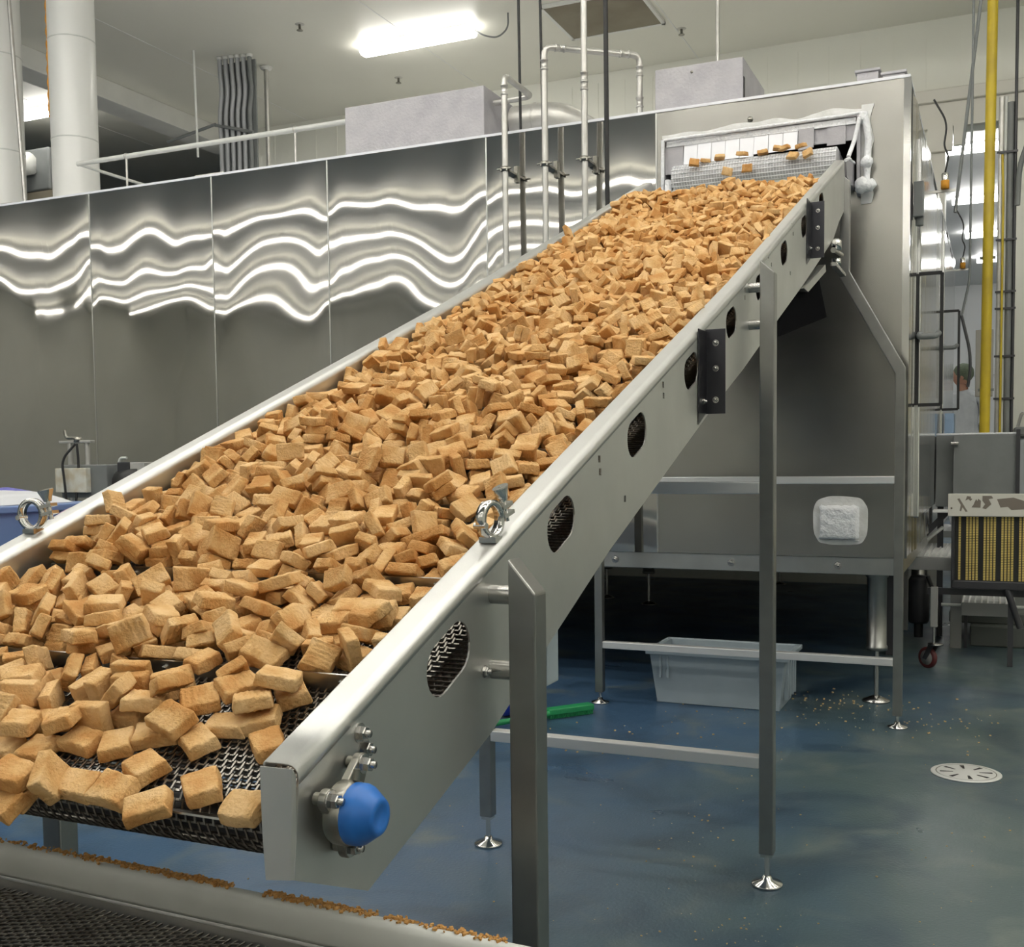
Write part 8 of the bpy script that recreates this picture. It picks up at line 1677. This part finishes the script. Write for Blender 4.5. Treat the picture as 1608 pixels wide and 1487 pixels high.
for (x, y) in ((-.20, 7.86), (.07, 7.86)): MB().box(x, x + .02, y, y + .02, 0, .328).build('leg', M_dark, t)
o = MB().box(-.03, .045, 8.36, 8.41, .355, .365).box(-.03, -.02, 8.36, 8.41, .365, .41).box(.035, .045, 8.36, 8.41, .365, .41).box(0, .015, 8.36, 8.41, .365, .40)
o.box(-.035, .05, 8.34, 8.38, .351, .357)
tag(o.build('red_scraper', M_red, bevel=.003), 'small red plastic piece lying at the back of the low grating step', 'scraper')
# concrete plinth behind the steps
MBp = MB().box(-.165, .8, 7.95, 9.4, 0, .14).box(-.30, .8, 8.05, 9.4, .14, .22); tag(MBp.build('concrete_plinth', mat('plinth_concrete', (.10, .11, .10), .6), bevel=.01), 'dark stepped concrete plinth behind the grating steps', 'plinth')
# cart caster and frame
t = thing('wheeled_frame', 'dark wheeled frame with a swivel caster beside the grating steps', 'cart', (-.31, 7.0, 0))
MB().box(-.365, -.325, 6.98, 7.02, .26, .50).build('frame_post', M_stepgrey, t, .003)
MB().box(-.40, .30, 7.3, 7.33, .42, .46).build('frame_rail', M_dark, t)
MB().tube([(-.345, 7.0, .26), (-.345, 7.0, .155)], .008, 8).lathe([(0, 0), (.045, 0), (.045, .008), (0, .008)], (-.335, 7.0, .150), n=16).build('stem', M_bolt, t)
fk = MB().prism([(6.99, .150), (7.03, .150), (7.075, .062), (7.05, .055)], 'x', -.362, -.356).prism([(6.99, .150), (7.03, .150), (7.075, .062), (7.05, .055)], 'x', -.318, -.312); 
mm = Matrix.Translation((-.337, 7.0, 0)) @ Matrix.Rotation(.9, 4, 'Z') @ Matrix.Translation((.337, -7.0, 0))
fk.v = [tuple(mm @ Vector(v)) for v in fk.v]; fk.build('fork', M_dark, t)
c0 = mm @ Vector((-.337, 7.055, .066)); ax = (mm.to_3x3() @ Vector((1, 0, 0))).normalized()
wl = MB().lathe([(.045, -.014), (.060, -.014), (.064, -.008), (.064, .008), (.060, .014), (.045, .014)], c0, ax, 28).build('tyre', mat('tyre_dark_red', (.10, .02, .02), .5), t)
MB().lathe([(0, -.012), (.045, -.012), (.045, .012), (.014, .012), (.012, .018), (0, .018)], c0, ax, 24).build('wheel_disc', M_stepgrey, t)
# dark machinery glimpsed between freezer leg and grating
t = thing('drain_pump', 'dark pump and hose glimpsed under the upper grating step', 'pump', (-.55, 7.9, 0))
MB().lathe([(0, .12), (.06, .12), (.07, .14), (.07, .42), (.05, .45), (0, .45)], (-.50, 8.1, .0), n=16).build('pump_body', M_dark, t)
MB().tube([(-.50, 8.1, .02), (-.50, 8.1, .14)], .03, 10).build('pump_foot', M_black, t)
MB().tube(bend([(-.44, 8.05, .45), (-.38, 8.0, .3), (-.36, 8.0, .05)], .1), .015, 8).build('hose', M_black, t)
# slanted chute and lever left of the gold belt
t = thing('slanted_chute', 'slanted steel discharge chute low on the freezer side', 'chute', (-.38, 7.2, .8))
MB().box(-.402, -.29, 7.80, 7.99, .905, .92).build('chute_tray', M_grate, t, .003)
MB().tube([(-.46, 7.95, .70), (-.34, 7.95, .80)], .012, 8).build('lever', M_white, t)
MB().prism([(-.56, .66), (-.34, .905), (-.29, .905), (-.51, .66)], 'y', 7.88, 7.92).build('gusset', M_dark, t)
# tray of blue film seen behind the hopper
o = MB().box(-.385, -.32, 9.0, 9.3, 1.42, 1.60); tag(o.build('blue_carton', mat('carton_blue', (.25, .36, .52), .5)), 'small blue carton behind the grey hopper', 'carton')
# control panel and far machinery
o = MB().box(-.20, -.06, 10.3, 10.38, 1.78, 2.35); o2 = o.box(-.15, -.10, 10.3, 10.36, 0, 1.78)
tag(o.build('control_cabinet', mat('cabinet_beige', (.42, .40, .36), .5), bevel=.006), 'beige control cabinet on a post behind the person', 'cabinet')
t = thing('packing_machine', 'pale grey machine seen at the right edge beyond the conduits', 'machine', (.3, 9.9, 0))
MB().box(.11, .7, 9.7, 10.5, .5, 1.42).build('machine_body', mat('machine_grey', (.40, .43, .45), .4, .3), t, .02)
MB().box(.10, .75, 9.65, 10.5, 1.42, 1.50).build('machine_top', M_grey, t, .02)
MB().tube(bend([(.13, 9.7, 1.5), (.16, 9.68, 1.62), (.22, 9.68, 1.58)], .05), .012, 8).build('machine_pipe', M_pipe, t)
MB().box(.15, .65, 9.8, 10.4, 0, .5).build('machine_base', M_dark, t)

# person
def skin(name, joints, edges, m, parent, sub=2):
    me = bpy.data.meshes.new(name); me.from_pydata([j[:3] for j in joints], edges, []); o = bpy.data.objects.new(name, me); COL.objects.link(o)
    if parent is not None: o.parent = parent
    sk = o.modifiers.new('skin', 'SKIN'); lay = me.skin_vertices[0] if me.skin_vertices else None
    if lay is None:
        bm_ = None
    for i, j in enumerate(joints):
        r = j[3] if len(j) > 3 else .05; r2 = j[4] if len(j) > 4 else r
        me.skin_vertices[0].data[i].radius = (r, r2)
    me.skin_vertices[0].data[0].use_root = True
    s = o.modifiers.new('sub', 'SUBSURF'); s.levels = sub; s.render_levels = sub
    me.materials.append(m); o['wloc'] = [0, 0, 0]
    return o
PX, PY, PZ = -.35, 13.0, .48
t = thing('person', 'person in white coat and green hairnet turned away behind the hopper', 'person', (PX, PY, PZ))
def J(x, y, z, *r): return (x, y, z, *r)
joints = [J(0, 0, .95, .145, .11), J(0, 0, 1.12, .13, .10), J(0, .0, 1.30, .165, .105), J(-.01, 0, 1.43, .12, .08), J(-.02, 0, 1.50, .055), J(-.035, 0, 1.57, .06),
          J(.17, 0, 1.40, .065), J(.21, -.02, 1.13, .052), J(.05, .22, 1.05, .042), J(-.04, .30, 1.07, .034),
          J(-.18, 0, 1.40, .065), J(-.24, .04, 1.14, .052), J(-.22, .28, 1.08, .042), J(-.20, .34, 1.08, .034),
          J(.09, 0, .88, .10), J(.10, .01, .48, .07), J(.10, .02, .08, .05), J(.10, .12, .04, .04),
          J(-.09, 0, .88, .10), J(-.10, .01, .48, .07), J(-.10, .02, .08, .05), J(-.10, .12, .04, .04)]
edges = [(0, 1), (1, 2), (2, 3), (3, 4), (4, 5), (3, 6), (6, 7), (7, 8), (8, 9), (3, 10), (10, 11), (11, 12), (12, 13), (0, 14), (14, 15), (15, 16), (16, 17), (0, 18), (18, 19), (19, 20), (20, 21)]
skin('body', joints, edges, M_coat, t)
def ellipsoid(c, r, n=20, k=14, f=None):
    vs = []; fs = []
    for j in range(k + 1):
        for i in range(n):
            th = math.pi * j / k; ph = 2 * math.pi * i / n; d = Vector((math.sin(th) * math.cos(ph), math.sin(th) * math.sin(ph), math.cos(th)))
            if f: d = f(d)
            vs.append(Vector(c) + Vector((d.x * r[0], d.y * r[1], d.z * r[2])))
    for j in range(k):
        for i in range(n): fs.append((j * n + i, (j + 1) * n + i, (j + 1) * n + (i + 1) % n, j * n + (i + 1) % n))
    return vs, fs
hc = Vector((PX - .04, PY, PZ + 1.655))
def facef(d):
    d = d.copy()
    if d.z < 0: d.x *= 1 + .15 * d.z; d.y *= 1 + .15 * d.z
    return d
vs, fs = ellipsoid(hc, (.098, .085, .118), f=facef); hd = MB().add(vs, fs, True)
hd.tube([hc + Vector((.0, 0, -.07)), hc + Vector((.02, 0, -.16))], [.052, .055], 12)
hd.add([hc + Vector(p) for p in ((-.092, -.012, -.03), (-.092, .012, -.03), (-.118, 0, -.035), (-.092, 0, .01))], [(0, 2, 3), (1, 3, 2), (0, 1, 2)])
vs, fs = ellipsoid(hc + Vector((.01, -.083, -.015)), (.02, .01, .03), 10, 8); hd.add(vs, fs, True)
ho = hd.build('head', M_face, t)
e = MB()
for s_y in (-.03, .03):
    vs, fs = ellipsoid(hc + Vector((-.088, s_y, .0)), (.008, .011, .008), 10, 8); e.add(vs, fs, True)
e.build('eyes', M_rubber, ho)
m_ = MB().box(hc.x - .095, hc.x - .088, hc.y - .02, hc.y + .02, hc.z - .062, hc.z - .056); m_.build('mouth', mat('lips', (.35, .12, .10), .5), ho)
vs, fs = ellipsoid(hc + Vector((.02, 0, .03)), (.108, .098, .108), 24, 16, lambda d: d * (1 + .04 * noise.noise(d * 4))); MB().add(vs, fs, True).build('hairnet', M_hairnet, t)
hands = MB()
for (hx, hy, hz) in ((-.06, .33, 1.07), (-.20, .37, 1.08)):
    b0 = Vector((PX + hx, PY + hy, PZ + hz)); vs, fs = ellipsoid(b0, (.035, .045, .018), 12, 8); hands.add(vs, fs, True)
    for k in range(4): hands.tube([b0 + Vector((-.025 + k * .017, .03, 0)), b0 + Vector((-.028 + k * .018, .07 + .008 * (k in (1, 2)), -.004)), b0 + Vector((-.028 + k * .018, .095 + .008 * (k in (1, 2)), -.018))], [.009, .008, .006], 8)
    hands.tube([b0 + Vector((.03, -.01, 0)), b0 + Vector((.05, .03, -.004))], [.010, .008], 8)
hands.build('hands', M_bbottle if False else mat('glove_blue', (.08, .2, .5), .5), t)
for ob in t.children:
    if ob.name.startswith('body'): ob.location = (0, 0, 0)
pl = MB().box(-1.2, .6, 12.4, 13.6, .41, .48); [pl.box(x, x + .05, y, y + .05, 0, .41) for x in (-1.15, .5) for y in (12.45, 13.5)]
tag(pl.build('standing_platform', M_stepgrey), 'low grey platform the person stands on', 'platform')
